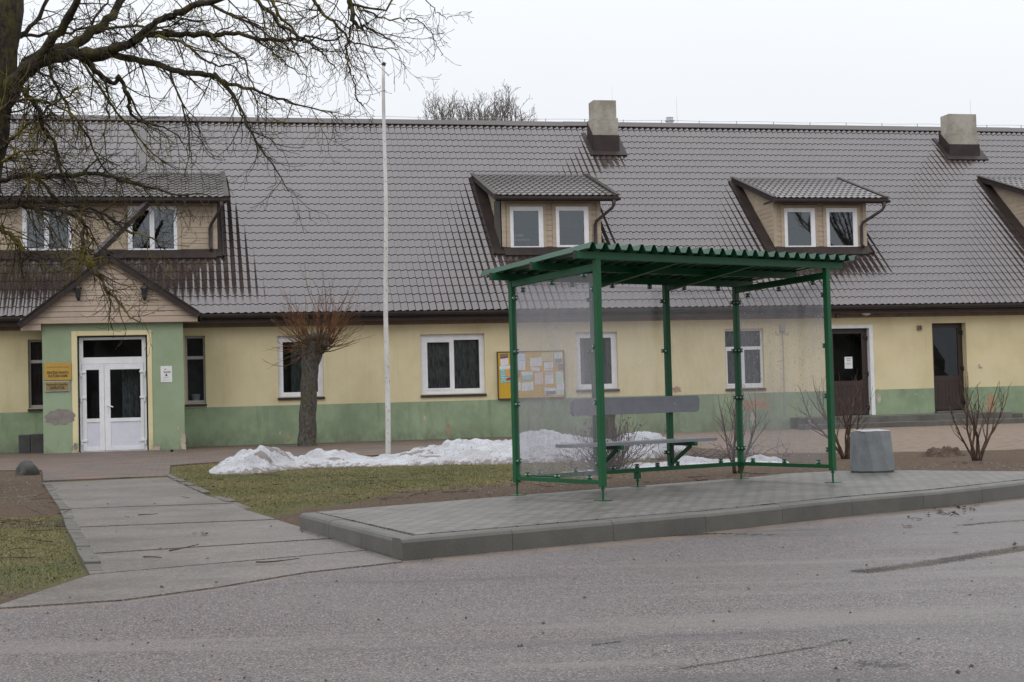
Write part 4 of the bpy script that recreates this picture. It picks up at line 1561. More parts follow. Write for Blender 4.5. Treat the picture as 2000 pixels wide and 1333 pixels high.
# ---- dormers
def dormer(px_front, py_bot, px_eave, py_eave, top_px, wins, pipe, idx, win_panes, label):
    """front wall px range, foot row; eave px range and row; point of the roof top; windows in px"""
    xm_, yf, zb = RP((px_front[0] + px_front[1]) / 2, py_bot)
    yf += 0.02
    xl_, xr_ = L(px_front[0], py_bot, yf)[0], L(px_front[1], py_bot, yf)[0]
    ye = yf - 0.34
    xe0, ze = L(px_eave[0], py_eave[0], ye)
    xe1, ze1 = L(px_eave[1], py_eave[1], ye)
    ze = (ze + ze1) / 2
    _, yt, zt = RP(*top_px)
    slope = (zt - ze) / (yt - ye)
    ztop_front = ze + slope * 0.34 - 0.10
    d = MB()
    # front wall: lapped boards between windows
    R = [rect(*w, yf) for w in wins]
    n = int((ztop_front - zb) / 0.135)
    hb_ = (ztop_front - zb - 0.0) / n
    for i in range(n):
        za, zc = zb + i * hb_ + 0.005, zb + (i + 1) * hb_ - 0.002
        cuts = [xl_]
        for r_ in sorted(R):
            if r_[2] - 0.06 < zc and r_[3] + 0.07 > za:
                cuts += [r_[0] - 0.09, r_[1] + 0.09]
        cuts.append(xr_)
        for a, b_ in zip(cuts[::2], cuts[1::2]):
            if b_ - a > 0.02:
                d.prism([Vector((a, yf, za)), Vector((b_, yf, za)), Vector((b_, yf + 0.01, zc)), Vector((a, yf + 0.01, zc))], (0, 0.02, 0))
    H = [(r_[0], r_[1], r_[2], r_[3]) for r_ in R]
    d.holed(xl_, xr_, zb, ztop_front, H, yf + 0.028, 0.02)
    # corner boards and window casings
    for a in (xl_, xr_):
        d.box(a - 0.055, a + 0.055, yf - 0.022, yf - 0.002, zb + 0.14, ztop_front)
    for r_ in R:
        d.box(r_[0] - 0.095, r_[0] - 0.003, yf - 0.02, yf - 0.002, r_[2] + 0.05, r_[3] + 0.09)
        d.box(r_[1] + 0.003, r_[1] + 0.095, yf - 0.02, yf - 0.002, r_[2] + 0.05, r_[3] + 0.09)
        d.box(r_[0] - 0.003, r_[1] + 0.003, yf - 0.019, yf - 0.002, r_[3] + 0.003, r_[3] + 0.085)
    # cheeks clad with boards
    for a, sgn in ((xl_, -1), (xr_, 1)):
        zz = zb
        while zz < ztop_front - 0.02:
            z2 = min(zz + 0.128, ztop_front)
            ya = EAVE_Y + (zz - EAVE_Z) / RTAN
            yb_ = EAVE_Y + (z2 - EAVE_Z) / RTAN
            yend = yb_ + 0.1
            d.prism([Vector((a, yf, zz + 0.004)), Vector((a, yend, zz + 0.004)), Vector((a - sgn * 0.006, yend, z2)), Vector((a - sgn * 0.006, yf, z2))], (-sgn * 0.02, 0, 0))
            zz = z2
        yv = yf + (yt - yf) * 0.97
        d.prism([Vector((a - sgn * 0.022, yf, zb)), Vector((a - sgn * 0.022, yf, ztop_front)), Vector((a - sgn * 0.022, yt - 0.05, zt - 0.10))], (-sgn * 0.01, 0, 0))
    do = d.build('dormer', M['siding'], house)
    do['label'] = label
    # roof
    ln = math.hypot(yt - ye, zt - ze)
    us_ = (0, (yt - ye) / ln, (zt - ze) / ln)
    un_ = (0, -(zt - ze) / ln, (yt - ye) / ln)
    tile_sheet('dormer_roof', (xe0, ye - 0.02, ze + 0.05), (1, 0, 0), us_, un_, xe1 - xe0, ln - 0.05, M['tile_d'], do, step=0.35)
    s = MB()
    s.prism([Vector((xe0 + 0.02, ye, ze - 0.02)), Vector((xe0 + 0.02, yt, zt - 0.02)), Vector((xe0 + 0.02, yt, zt + 0.03)), Vector((xe0 + 0.02, ye, ze + 0.03))], (xe1 - xe0 - 0.04, 0, 0))
    for xx in (xe0, xe1):
        s.prism([Vector((xx - 0.015, ye - 0.02, ze - 0.09)), Vector((xx - 0.015, yt, zt - 0.09)), Vector((xx - 0.015, yt, zt + 0.075)), Vector((xx - 0.015, ye - 0.02, ze + 0.075))], (0.03, 0, 0))
        s.prism([Vector((xx - 0.06, ye - 0.02, ze + 0.076)), Vector((xx - 0.06, yt, zt + 0.076)), Vector((xx - 0.06, yt, zt + 0.096)), Vector((xx - 0.06, ye - 0.02, ze + 0.096))], (0.12, 0, 0))
    s.box(xe0 + 0.016, xe1 - 0.016, ye - 0.012, ye + 0.012, ze - 0.10, ze + 0.045)
    s.box(xe0 + 0.016, xe1 - 0.016, ye + 0.013, yf + 0.01, ztop_front - 0.02, ztop_front)
    s.build('roof_trim', M['trim'], do)
    gutter('gutter', xe0 - 0.02, xe1 + 0.05, ye - 0.06, ze - 0.035, 0.052, do, M['gutter'])
    # metal flashings
    fl_ = MB()
    f = lambda x, y, h: (x, y - 0.0 + un[1] * h, EAVE_Z - 0.02 + (y - EAVE_Y) * RTAN + un[2] * h)
    for a, sgn in ((xl_, -1), (xr_, 1)):
        b0, b1 = (a - 0.30, a - 0.004) if sgn < 0 else (a + 0.004, a + 0.20)
        fl_.hexa([f(b0, yf - 0.12, 0.0), f(b1, yf - 0.12, 0.0), f(b1, yt - 0.1, 0.0), f(b0, yt - 0.1, 0.0), f(b0, yf - 0.12, 0.062), f(b1, yf - 0.12, 0.062), f(b1, yt - 0.1, 0.062), f(b0, yt - 0.1, 0.062)])
        e0 = b0 if sgn < 0 else b1
        fl_.hexa([f(e0 - 0.018, yf - 0.12, 0.0), f(e0 + 0.018, yf - 0.12, 0.0), f(e0 + 0.018, yt - 0.1, 0.0), f(e0 - 0.018, yt - 0.1, 0.0), f(e0 - 0.018, yf - 0.12, 0.092), f(e0 + 0.018, yf - 0.12, 0.092), f(e0 + 0.018, yt - 0.1, 0.092), f(e0 - 0.018, yt - 0.1, 0.092)])
    fl_.hexa([f(xl_ - 0.02, yf - 0.17, 0.0), f(xr_ + 0.02, yf - 0.17, 0.0), (xr_ + 0.02, yf - 0.024, zb - 0.05), (xl_ - 0.02, yf - 0.024, zb - 0.05),
              f(xl_ - 0.02, yf - 0.17, 0.06), f(xr_ + 0.02, yf - 0.17, 0.06), (xr_ + 0.02, yf - 0.024, zb + 0.13), (xl_ - 0.02, yf - 0.024, zb + 0.13)])
    fl_.build('flashing', M['trim'], do)
    for r_, ps, (ins, sash) in zip(R, win_panes[0], win_panes[1]):
        fr = window('dormer_window', r_, yf - 0.03, ps, M['pvc'], ins, sash=sash, sill=False, back=0.9)
    if pipe:
        pp = MB()
        yp = ye - 0.06
        pts = [Vector((xe1 - 0.14, yp, ze - 0.07)), Vector((xe1 - 0.14, yp, ze - 0.20)), Vector((xe1 - 0.19, yp + 0.02, ze - 0.29)), Vector((xr_ - 0.10, yf - 0.10, ze - 0.62)), Vector((xr_ - 0.13, yf - 0.075, ze - 0.72)), Vector((xr_ - 0.13, yf - 0.07, zb + 0.20)), Vector((xr_ - 0.10, yf - 0.13, zb + 0.10))]
        pp.tube(pts, [0.07, 0.042, 0.042, 0.042, 0.042, 0.042, 0.042], 10)
        pp.build('drainpipe', M['gutter'], do, smooth=True)
    return xl_, xr_, yf, zb, ze, ye


ONE = [(0.10, 0.86, 0.105, 0.905)]
DW2 = [(0.09, 0.44, 0.095, 0.91), (0.535, 0.93, 0.085, 0.93)]
dormer((985, 1171), 492, (968, 1207), (386, 386), (1035, 345), [(995, 404, 1062, 490.5), (1084.5, 404, 1150.5, 488)], True, 0,
       [[ONE, ONE], [(None, ()), (None, ())]], 'tiled dormer with a desk behind its two windows')
dormer((1516, 1690), 491, (1512, 1733), (391, 391), (1530, 352), [(1530.5, 407, 1593, 489), (1612.5, 407, 1675.5, 489)], True, 1,
       [[ONE, ONE], [(None, ()), (None, ())]], 'tiled dormer above the bus shelter roof end')
dormer((2036, 2208), 494, (2032, 2254), (386, 386), (2060, 350), [(2052, 405, 2112, 487), (2136, 405, 2198, 487)], False, 2,
       [[ONE, ONE], [(None, ()), (None, ())]], 'tiled dormer cut off by the edge of the view')
dm = dormer((-260, 421), 499, (-300, 443), (389, 389), (330, 341), [(-160, 405, -60, 494), (43, 405, 141, 494), (249, 403, 347, 494)], True, 3,
            [[DW2, DW2, DW2], [('curtain', ()), ('sides', ()), (None, ())]], 'wide tiled dormer above the porch')
# a desk seen through the first dormer window
dp = [o for o in house.children if o.name.startswith('dormer_window')][0]
r_ = rect(995, 404, 1062, 490.5, RP(1078, 492)[1])
yq = RP(1078, 492)[1] + 0.35
mb = MB()
mb.box(r_[0] - 0.1, r_[0] + 0.62, yq, yq + 0.3, r_[2] + 0.32, r_[2] + 0.36)
mb.box(r_[0] - 0.1, r_[0] + 0.45, yq + 0.05, yq + 0.3, r_[2] + 0.44, r_[2] + 0.50)
mb.box(r_[0] + 0.50, r_[0] + 0.54, yq + 0.05, yq + 0.3, r_[2] - 0.2, r_[2] + 0.32)
dk = mb.build('desk', M['desk'])
dk.location = BO
dk.rotation_euler = (0, 0, BETA)
tag(dk, 'pale desk standing behind a dormer window pane', 'desk')
# slanting rain chute from the wide dormer down to the porch roof
p0 = L(287, 399, dm[5] - 0.05)
p1 = L(172, 514, GY_ + 0.5)
p2 = L(44, 628, GY_ - 0.05)
mb = MB()
mb.bar((p0[0], dm[5] - 0.05, p0[1]), (p1[0], GY_ + 0.5, p1[1]), 0.10, 0.14)
mb.bar((p0[0], dm[5] - 0.05, p0[1] + 0.07), (p1[0], GY_ + 0.5, p1[1] + 0.08), 0.13, 0.02)
mb.build('rain_chute', M['trim'], house)


# ---- chimneys
def chimney(px0, px1, py_foot, py_flash, py_mid, py_top, label):
    xm_, yf, zf = RP((px0 + px1) / 2 + 2, py_foot)
    a, b_ = L(px0, py_foot, yf)[0], L(px1, py_foot, yf)[0]
    zfl, zm, zt_ = (L(px0, q, yf)[1] for q in (py_flash, py_mid, py_top))
    dp_ = 0.62
    mb = MB()
    mb.box(a, b_, yf, yf + dp_, zf - 0.1, zm)
    mb.box(a + 0.05, b_ - 0.035, yf + 0.04, yf + dp_ - 0.03, zm, zt_)
    c = mb.build('chimney', M['chimney'], house, bevel=0.012)
    c['label'] = label
    m2 = MB()
    m2.box(a - 0.012, b_ + 0.012, yf - 0.014, yf - 0.002, zf - 0.1, zfl)
    zb2 = zf + dp_ * RTAN
    for xx, sg in ((a, -1), (b_, 1)):
        m2.prism([Vector((xx + sg * 0.012, yf - 0.014, zf)), Vector((xx + sg * 0.012, yf - 0.014, zfl)), Vector((xx + sg * 0.012, yf + dp_, zb2 + zfl - zf)), Vector((xx + sg * 0.012, yf + dp_, zb2))], (-sg * 0.010, 0, 0))
    fr2 = lambda x, y, h: (x, y + un[1] * h, EAVE_Z - 0.02 + (y - EAVE_Y) * RTAN + un[2] * h)
    for (q0, q1, w0, w1_) in ((a - 0.15, b_ + 0.20, yf - 0.18, yf - 0.015), (a - 0.15, a - 0.013, yf - 0.014, yf + dp_ + 0.2), (b_ + 0.013, b_ + 0.20, yf - 0.014, yf + dp_ + 0.2)):
        m2.hexa([fr2(q0, w0, 0), fr2(q1, w0, 0), fr2(q1, w1_, 0), fr2(q0, w1_, 0), fr2(q0, w0, 0.06), fr2(q1, w0, 0.06), fr2(q1, w1_, 0.06), fr2(q0, w1_, 0.06)])
    m2.build('flashing', M['trim'], c)
    m3 = MB()
    m3.tube([Vector((b_ - 0.08, yf + 0.3, zt_ - 0.2)), Vector((b_ - 0.08, yf + 0.3, zt_ + 0.5))], [0.008, 0.004], 4)
    m3.build('lightning_rod', M['steel'], c)


chimney(1159, 1209, 297, 264, 230, 195, 'taller chimney with yellow lichen above the nearer dormer')
chimney(1854, 1913, 306, 282, 258, 222, 'grey chimney near the edge of the roof')
mb = MB()
cx_, cy_, cz_ = RP(1325, 243)
mb.box(cx_ - 0.32, cx_ + 0.32, RIDGE_Y + 0.6, RIDGE_Y + 1.2, RIDGE_Z - 0.8, RIDGE_Z + 0.07)
mb.hexa([(cx_ - 0.30, RIDGE_Y + 0.62, RIDGE_Z + 0.07), (cx_ + 0.30, RIDGE_Y + 0.62, RIDGE_Z + 0.07), (cx_ + 0.30, RIDGE_Y + 1.18, RIDGE_Z + 0.07), (cx_ - 0.30, RIDGE_Y + 1.18, RIDGE_Z + 0.07),
         (cx_ - 0.12, RIDGE_Y + 0.8, RIDGE_Z + 0.16), (cx_ + 0.12, RIDGE_Y + 0.8, RIDGE_Z + 0.16), (cx_ + 0.12, RIDGE_Y + 1.0, RIDGE_Z + 0.16), (cx_ - 0.12, RIDGE_Y + 1.0, RIDGE_Z + 0.16)])
vb = mb.build('roof_vent', M['red'], house)
mb = MB()
mb.lathe([(0.11, 0.0), (0.11, 0.14), (0.15, 0.15), (0.15, 0.19), (0.11, 0.20), (0.11, 0.26), (0.13, 0.27), (0.03, 0.31)], (cx_, RIDGE_Y + 0.9, RIDGE_Z + 0.13), 16)
mb.build('cowl', M['steel'], vb, smooth=False)
mb = MB()
hx_ = RP(697, 242)[0]
mb.box(hx_ - 0.33, hx_ + 0.33, RIDGE_Y + 0.5, RIDGE_Y + 1.0, RIDGE_Z - 0.5, RIDGE_Z + 0.10)
mb.box(hx_ - 0.36, hx_ + 0.36, RIDGE_Y + 0.48, RIDGE_Y + 1.02, RIDGE_Z + 0.10, RIDGE_Z + 0.15)
mb.build('chimney_top', M['chimney'], house)
for i, (px, top) in enumerate(((682, 178), (1337, 190))):
    x_ = RP(px, 244)[0]
    mb = MB()
    mb.tube([Vector((x_, RIDGE_Y + 0.7, RIDGE_Z - 0.3)), Vector((x_ - 0.02, RIDGE_Y + 0.7, L(px, top, RIDGE_Y + 0.7)[1]))], [0.009, 0.005], 4)
    mb.build('lightning_rod', M['steel'], roof)
# eaves downpipe brackets
mb = MB()
for px in (1636, 754):
    x_ = L(px, 620, -0.3)[0]
    mb.box(x_ - 0.05, x_ + 0.05, -0.34, -0.24, EAVE_Z - 0.36, EAVE_Z - 0.236)
mb.build('eaves_bracket', M['gutter'], house)


# ------------------------------------------------------------------ bus shelter
PLT = Vector((0.8427, 14.7539, PLAT_Z + 0.006))
TH = 0.6243
SW, SD, HF, HR = 3.234, 1.419, 2.345, 2.245
T2, T3, TM = 1.085, 2.1455, 1.647
shelter = empty('bus_shelter', PLT, TH)
tag(shelter, 'green steel bus shelter with a corrugated roof, clear walls and a grey bench', 'bus shelter')
g2 = M['green']


def post(x, y, ztop, zbot=0.135, foot=True):
    mb = MB()
    h = 0.03
    mb.box(x - h, x + h, y - h, y + h, zbot, ztop)
    p = mb.build('post', g2, shelter, bevel=0.004)
    if foot:
        f = MB()
        f.lathe([(0.011, 0.0), (0.011, zbot + 0.01)], (x, y, 0.006), 8)
        f.lathe([(0.02, 0.0), (0.02, 0.018)], (x, y, zbot - 0.03), 6)
        f.build('foot_screw', g2, p)
        f = MB()
        f.box(x - 0.065, x + 0.065, y - 0.065, y + 0.065, 0.0, 0.006)
        f.build('foot_plate', g2, p)
    return p


ZR = lambda y: HF - (HF - HR) * y / SD          # underside of the purlins
P_FL = post(0, 0, HF)
P_FR = post(SW, 0, HF)
P_RL = post(0, SD, HR)
P_RR = post(SW, SD, HR)
P_2 = post(T2, SD, HR, 0.205, False)
P_3 = post(T3, SD, HR, 0.205, False)
post(TM, SD, 0.155, 0.085)
for nm, x0, y0, x1, y1 in (('bottom_rail', 0.031, 0, 0, 0),):
    pass
mb = MB()
mb.box(-0.02, 0.02, 0.031, SD - 0.031, 0.157, 0.199)
mb.build('bottom_rail', g2, shelter, bevel=0.003)
mb = MB()
mb.box(SW - 0.02, SW + 0.02, 0.031, SD - 0.031, 0.157, 0.199)
mb.build('bottom_rail', g2, shelter, bevel=0.003)
mb = MB()
mb.box(0.031, SW - 0.031, SD - 0.02, SD + 0.02, 0.157, 0.203)
mb.build('bottom_rail', g2, shelter, bevel=0.003)
for x in (0.0, T2, T3, SW):
    mb = MB()
    mid = 0.0 < x < SW
    mb.bar((x, 0.027, ZR(0) + (0.03 if mid else -0.075)), (x, SD - 0.031, ZR(SD) - 0.037), 0.05, 0.07)
    mb.build('rafter', g2, shelter, bevel=0.003)
for y in (0.0, 0.71, SD):
    mb = MB()
    mb.box(-0.265, 3.49, y - 0.025, y + 0.025, ZR(y), ZR(y) + 0.075)
    pu = mb.build('purlin', g2, shelter, bevel=0.003)
    c = MB()
    c.box(-0.271, -0.2651, y - 0.026, y + 0.026, ZR(y) - 0.001, ZR(y) + 0.076)
    c.box(3.4901, 3.496, y - 0.026, y + 0.026, ZR(y) - 0.001, ZR(y) + 0.076)
    c.build('end_cap', M['cap'], pu)
# trapezoidal sheet
mb = MB()
pitch, x, y0, y1 = 0.1555, -0.22, -0.13, 1.73
prof = []
while x < 3.60:
    prof += [(x, 0.0), (x + 0.030, 0.0), (x + 0.062, 0.062), (x + 0.090, 0.062), (x + 0.122, 0.0)]
    x += pitch
prof = [p for p in prof if p[0] < 3.615]
zt = lambda y: ZR(y) + 0.077
for i in range(len(prof) - 1):
    (a, h0), (b, h1) = prof[i], prof[i + 1]
    q = [(a, y0, zt(y0) + h0), (b, y0, zt(y0) + h1), (b, y1, zt(y1) + h1), (a, y1, zt(y1) + h0)]
    mb.hexa([Vector(p) for p in q] + [Vector(p) + Vector((0, 0, 0.003)) for p in q])
mb.build('roof', M['green_roof'], shelter)


def clear_sheet(corners, mat):
    """upright clear sheet, four corners"""
    c = [Vector(p) for p in corners]
    n = (c[1] - c[0]).cross(c[3] - c[0]).normalized() * 0.005
    mb = MB()
    mb.face(*c)
    o = mb.build('clear_panel', mat, shelter)
    return o


def clamp(x, y, z, horizontal, inward):
    """small steel clamp with a bright bolt"""
    mb = MB()
    if horizontal:                                   # on posts
        mb.box(x - 0.03, x + 0.03, y - 0.018, y + 0.018, z - 0.02, z + 0.02)
    else:
        mb.box(x - 0.018, x + 0.018, y - 0.018, y + 0.018, z - 0.025, z + 0.025)
    c = mb.build('clamp', g2, shelter, bevel=0.003)
    b = MB()
    b.tube([Vector((x, y - 0.019, z)), Vector((x, y - 0.034, z))], [0.011, 0.008], 8)
    b.tube([Vector((x - 0.034, y, z)), Vector((x - 0.02, y, z))], [0.008, 0.011], 8)
    b.build('bolt', M['steel'], c)


zb = 0.215
zl = HR - 0.03
e = 0.045
clear_sheet([(0, e, zb), (0, SD - e, zb), (0, SD - e, zl - 0.0), (0, e, HF - 0.13)], M['plexi'])
clear_sheet([(SW, e, zb), (SW, SD - e, zb), (SW, SD - e, zl - 0.05), (SW, e, HF - 0.16)], M['plexi_wet'])
for a, b in ((0, T2), (T2, T3), (T3, SW)):
    clear_sheet([(a + e, SD, zb), (b - e, SD, zb), (b - e, SD, zl), (a + e, SD, zl)], M['plexi_rear'])
for z in (0.36, 0.95, 1.50, 2.06):
    clamp(0.0, 0.055, z, False, 1)
    clamp(SW, 0.055, z, False, 1)
    clamp(0.0, SD - 0.055, z, False, 1)
    clamp(SW, SD - 0.055, z, False, 1)
    for xx in (T2, T3):
        clamp(xx - 0.052, SD, z, True, 1)
    clamp(SW - 0.052, SD, z, True, 1)
for xx in (0.3, T2 - 0.3, T2 + 0.22, TM, T3 - 0.2, T3 + 0.1, SW - 0.32):
    clamp(xx, SD, 0.225, False, 1)
for xx in (0.3, T2 - 0.28, T2 + 0.28, T3 - 0.24, T3 + 0.28, SW - 0.28):
    clamp(xx, SD, HR - 0.025, False, 1)
for xx in (0.0, SW):
    for yy in (0.2, 0.72, 1.22):
        clamp(xx, yy, 0.22, False, 1)
        clamp(xx, yy, ZR(yy) - 0.125, False, 1)
# bench
bench = MB()
def rounded(x0, x1, z0, z1, r, y, th):
    pts = []
    for cx, cz, a0 in ((x1 - r, z1 - r, 0), (x0 + r, z1 - r, 90), (x0 + r, z0 + r, 180), (x1 - r, z0 + r, 270)):
        for k in range(6):
            a = math.radians(a0 + 18 * k)
            pts.append(Vector((cx + r * math.cos(a), y, cz + r * math.sin(a))))
    return pts
bench.prism(rounded(0.69, 2.53, 0.805, 0.99, 0.05, SD - 0.085, 0), (0, 0.034, 0))
bk_ = bench.build('bench_back', M['bench'], shelter, bevel=0.003)
b = MB()
for xx in (T2, T3):
    b.lathe([(0.016, 0)], (0, 0, 0), 3) if False else b.tube([Vector((xx, SD - 0.094, 0.905)), Vector((xx, SD - 0.084, 0.905))], [0.010, 0.016], 10)
b.build('bolt', M['steel'], bk_)
mb = MB()
pts = [Vector((p.x, p.z, 0.478)) for p in rounded(0.455, 2.52, 1.03, SD - 0.06, 0.03, 0, 0)]
mb.prism(pts[::-1], (0, 0, 0.034))
mb.build('bench_seat', M['bench'], shelter, bevel=0.003)
for xx in (T2, T3):
    mb = MB()
    mb.box(xx - 0.02, xx + 0.02, 0.985, SD - 0.031, 0.435, 0.4775)
    mb.bar((xx, 1.08, 0.435), (xx, SD - 0.035, 0.245), 0.036, 0.036)
    mb.build('bench_bracket', g2, shelter, bevel=0.003)


# ------------------------------------------------------------------ concrete litter bin
bp_ = at_z(1713, 925, PLAT_Z)
bin_ = empty('litter_bin', (bp_.x, bp_.y + 0.25, PLAT_Z + 0.006), 0.15)
tag(bin_, 'grey faceted concrete litter bin on the pavement beside the shelter', 'litter bin')
sB = at_z(1669, 926, PLAT_Z)
bw = (at_y(1757, 926, bp_.y + 0.2).x - at_y(1669, 926, bp_.y + 0.2).x) / 2
bh_ = at_y(1713, 845, bp_.y).z - PLAT_Z
mb = MB()
K = 9
for k in range(K):
    t0, t1 = 2 * math.pi * k / K, 2 * math.pi * (k + 1) / K
    tm = (t0 + t1) / 2
    off = -1.85
    B0 = Vector((bw * math.cos(t0 + off), bw * math.sin(t0 + off), 0.022))
    B1 = Vector((bw * math.cos(t1 + off), bw * math.sin(t1 + off), 0.022))
    rt = bw * 0.895
    A0 = Vector((rt * math.cos(tm + off - 2 * math.pi / K), rt * math.sin(tm + off - 2 * math.pi / K), bh_))
    A1 = Vector((rt * math.cos(tm + off), rt * math.sin(tm + off), bh_))
    mb.face(B0, B1, A1)
    mb.face(B0, A1, A0)
    I0, I1 = A0 * 0.78, A1 * 0.78
    I0.z = I1.z = bh_
    mb.face(A0, A1, I1, I0)
    J0, J1 = I0.copy(), I1.copy()
    J0.z = J1.z = 0.08
    mb.face(I0, I1, J1, J0)
    C0, C1 = B0 * 0.92, B1 * 0.92
    C0.z = C1.z = 0.0
    mb.face(B1, B0, C0, C1)
mb.build('bin_body', M['bin'], bin_, bevel=0.002)
mb = MB()
for s_ in (-1, 1):
    mb.hexa([(s_ * 0.006 if s_ > 0 else -bw * 0.66, -bw * 0.62, bh_ + 0.002), (bw * 0.66 if s_ > 0 else -0.006, -bw * 0.62, bh_ + 0.002), (bw * 0.62 if s_ > 0 else -0.006, bw * 0.55, bh_ + 0.002), (s_ * 0.006 if s_ > 0 else -bw * 0.62, bw * 0.55, bh_ + 0.002),
             (s_ * 0.006 if s_ > 0 else -bw * 0.66, -bw * 0.62, bh_ + 0.012), (bw * 0.66 if s_ > 0 else -0.006, -bw * 0.62, bh_ + 0.012), (bw * 0.62 if s_ > 0 else -0.006, bw * 0.55, bh_ + 0.022), (s_ * 0.006 if s_ > 0 else -bw * 0.62, bw * 0.55, bh_ + 0.022)])
mb.build('bin_lid', M['steel'], bin_, bevel=0.004)


# ------------------------------------------------------------------ flagpole
fp = at_y(757, 884, 28.6)
top = at_y(749.5, 127, 28.6)
mb = MB()
n = 24
pts = [Vector((fp.x, 28.6, -0.1)).lerp(top, i / n) for i in range(n + 1)]
pts = [p + Vector((0.012 * math.sin(i * 0.5), 0, 0)) for i, p in enumerate(pts)]
mb.tube(pts, [0.052 - 0.022 * i / n for i in range(n + 1)], 12)
base = Vector((fp.x, 28.6, 0))
fo = empty('flagpole', base)
tag(fo, 'tall thin white flagpole with flaking paint standing in the snow', 'flagpole')
mb.v = [tuple(Vector(v) - base) for v in mb.v]
mb.build('pole', M['pole'], fo, smooth=True)
mb = MB()
tp = top - base
mb.lathe([(0.034, -0.02), (0.04, 0.0), (0.04, 0.03), (0.02, 0.05)], tuple(tp), 10)
mb.build('pole_cap', M['cap'], fo)


# ------------------------------------------------------------------ snow
def snow_bank(name, rows, label, depth_front, depth_back, seed, dirt_spots=()):
    """rows: (front px, front py, crest px, crest py) along the bank"""
    A, B = [], []
    for fx, fy, cx, cy in rows:
        a = on_ground(fx, fy)
        b = at_y(cx, cy, a.y + depth_front)
        A.append((a.x, a.y, a.z))
        B.append((b.x, b.y, b.z))
    A, B = np.array(A), np.array(B)
    n = len(rows)
    nu, nv = max(120, int(np.linalg.norm(A[-1] - A[0]) / 0.045)), 64
    u = np.linspace(0, n - 1, nu)
    a = np.stack([np.interp(u, np.arange(n), A[:, k]) for k in range(3)], -1)
    b = np.stack([np.interp(u, np.arange(n), B[:, k]) for k in range(3)], -1)
    c = b + np.array([0, depth_back, 0]) * np.clip((b[:, 2:3] - a[:, 2:3]) * 4, 0.15, 1)
    V = np.zeros((nu, nv, 3))
    for j in range(nv):
        t = j / (nv - 1)
        if t < 0.6:
            q = t / 0.6
            V[:, j, :2] = a[:, :2] * (1 - q) + b[:, :2] * q
            prof = math.sin(q * math.pi / 2) ** 0.85
        else:
            q = (t - 0.6) / 0.4
            V[:, j, :2] = b[:, :2] * (1 - q) + c[:, :2] * q
            prof = math.cos(q * math.pi / 2) ** 0.9
        g = gh(V[:, j, 0], V[:, j, 1])
        V[:, j, 2] = g + (b[:, 2] - gh(b[:, 0], b[:, 1])) * prof
        V[:, j, 2] = np.maximum(V[:, j, 2], g - 0.05)
    X, Y = V[..., 0], V[..., 1]
    lump = np.abs(fbm2(X, Y, 2.1, 4, seed)) * 0.20 - 0.05 + 0.05 * fbm2(X, Y, 9.0, 4, seed + 1) + 0.10 * fbm2(X, Y, 1.0, 3, seed + 2) - 0.045
    tt = np.linspace(0, 1, nv)[None, :]
    hgt = np.clip((V[..., 2] - gh(X, Y)) * 5, 0, 1)
    V[..., 2] += lump * hgt * np.clip(4.4 * tt * (1 - tt), 0, 1)
    V[:, 0, 2] -= 0.08
    V[:, -1, 2] -= 0.08
    V[0, :, 2] = gh(V[0, :, 0], V[0, :, 1]) - 0.05
    V[-1, :, 2] = gh(V[-1, :, 0], V[-1, :, 1]) - 0.05
    wob = 0.16 * fbm2(X[:, :1], Y[:, :1], 1.3, 4, seed + 3)
    V[..., 1] += wob * (1 - tt)
    idx = np.arange(nu * nv).reshape(nu, nv)
    f = np.stack([idx[:-1, :-1], idx[1:, :-1], idx[1:, 1:], idx[:-1, 1:]], -1).reshape(-1, 4)
    o = np_mesh(name, V.reshape(-1, 3), f, M['snow'], smooth=True)
    d = np.repeat(np.clip(0.75 - 5.0 * tt, 0, 1), nu, 0)
    for px, py, s in dirt_spots:
        p = on_ground(px, py)
        # place the mark on the bank where the sight line meets it
        r = ray(px, py)
        best = None
        for k in range(60):
            yy = A[:, 1].min() - 0.5 + k * 0.08
            q = CAM + r * (yy / r.y)
            dist = np.abs(X - q.x) + np.abs(Y - q.y)
            m_ = np.unravel_index(np.argmin(dist), dist.shape)
            if q.z < V[m_][2]:
                best = q
                break
        q = best or p
        d = np.maximum(d, np.exp(-(((X - q.x) / (s * 1.5)) ** 2 + ((Y - q.y) / s) ** 2)))
    at = o.data.attributes.new('dirt', 'FLOAT', 'POINT')
    at.data.foreach_set('value', d.astype(np.float32).ravel())
    tag(o, label, 'snow')
    return o


snow_bank('snow_bank', [(400, 926, 404, 922), (430, 928, 428, 903), (480, 927, 468, 882), (520, 924, 515, 873), (545, 920, 545, 880), (580, 917, 575, 887), (620, 914, 615, 876),
                        (660, 913, 655, 880), (700, 912, 690, 886), (740, 912, 735, 893), (780, 911, 775, 885), (820, 910, 815, 867), (860, 909, 855, 871),
                        (900, 909, 893, 859), (950, 908, 945, 858), (1000, 907, 1000, 858), (1050, 906, 1040, 847), (1100, 905, 1090, 843), (1160, 905, 1150, 845),
                        (1220, 903, 1210, 848), (1280, 897, 1270, 850), (1310, 889, 1305, 851), (1330, 882, 1328, 866), (1345, 878, 1345, 876)],
          'long heap of dirty old snow along the lawn in front of the house', 1.15, 1.3, 0.31,
          [(530, 880, 0.16), (520, 893, 0.14), (560, 890, 0.13), (830, 875, 0.12), (810, 886, 0.15), (840, 893, 0.12), (655, 900, 0.10)])
snow_bank('snow_bank', [(1085, 926, 1090, 923), (1130, 925, 1130, 920), (1180, 923, 1180, 915), (1230, 919, 1230, 907), (1290, 915, 1290, 900), (1350, 911, 1350, 893), (1410, 909, 1410, 897), (1455, 910, 1455, 897), (1490, 909, 1485, 890),
                        (1520, 907, 1515, 892), (1545, 905, 1542, 903)],
          'thin strip of snow close behind the shelter bench', 0.45, 0.5, 0.77)


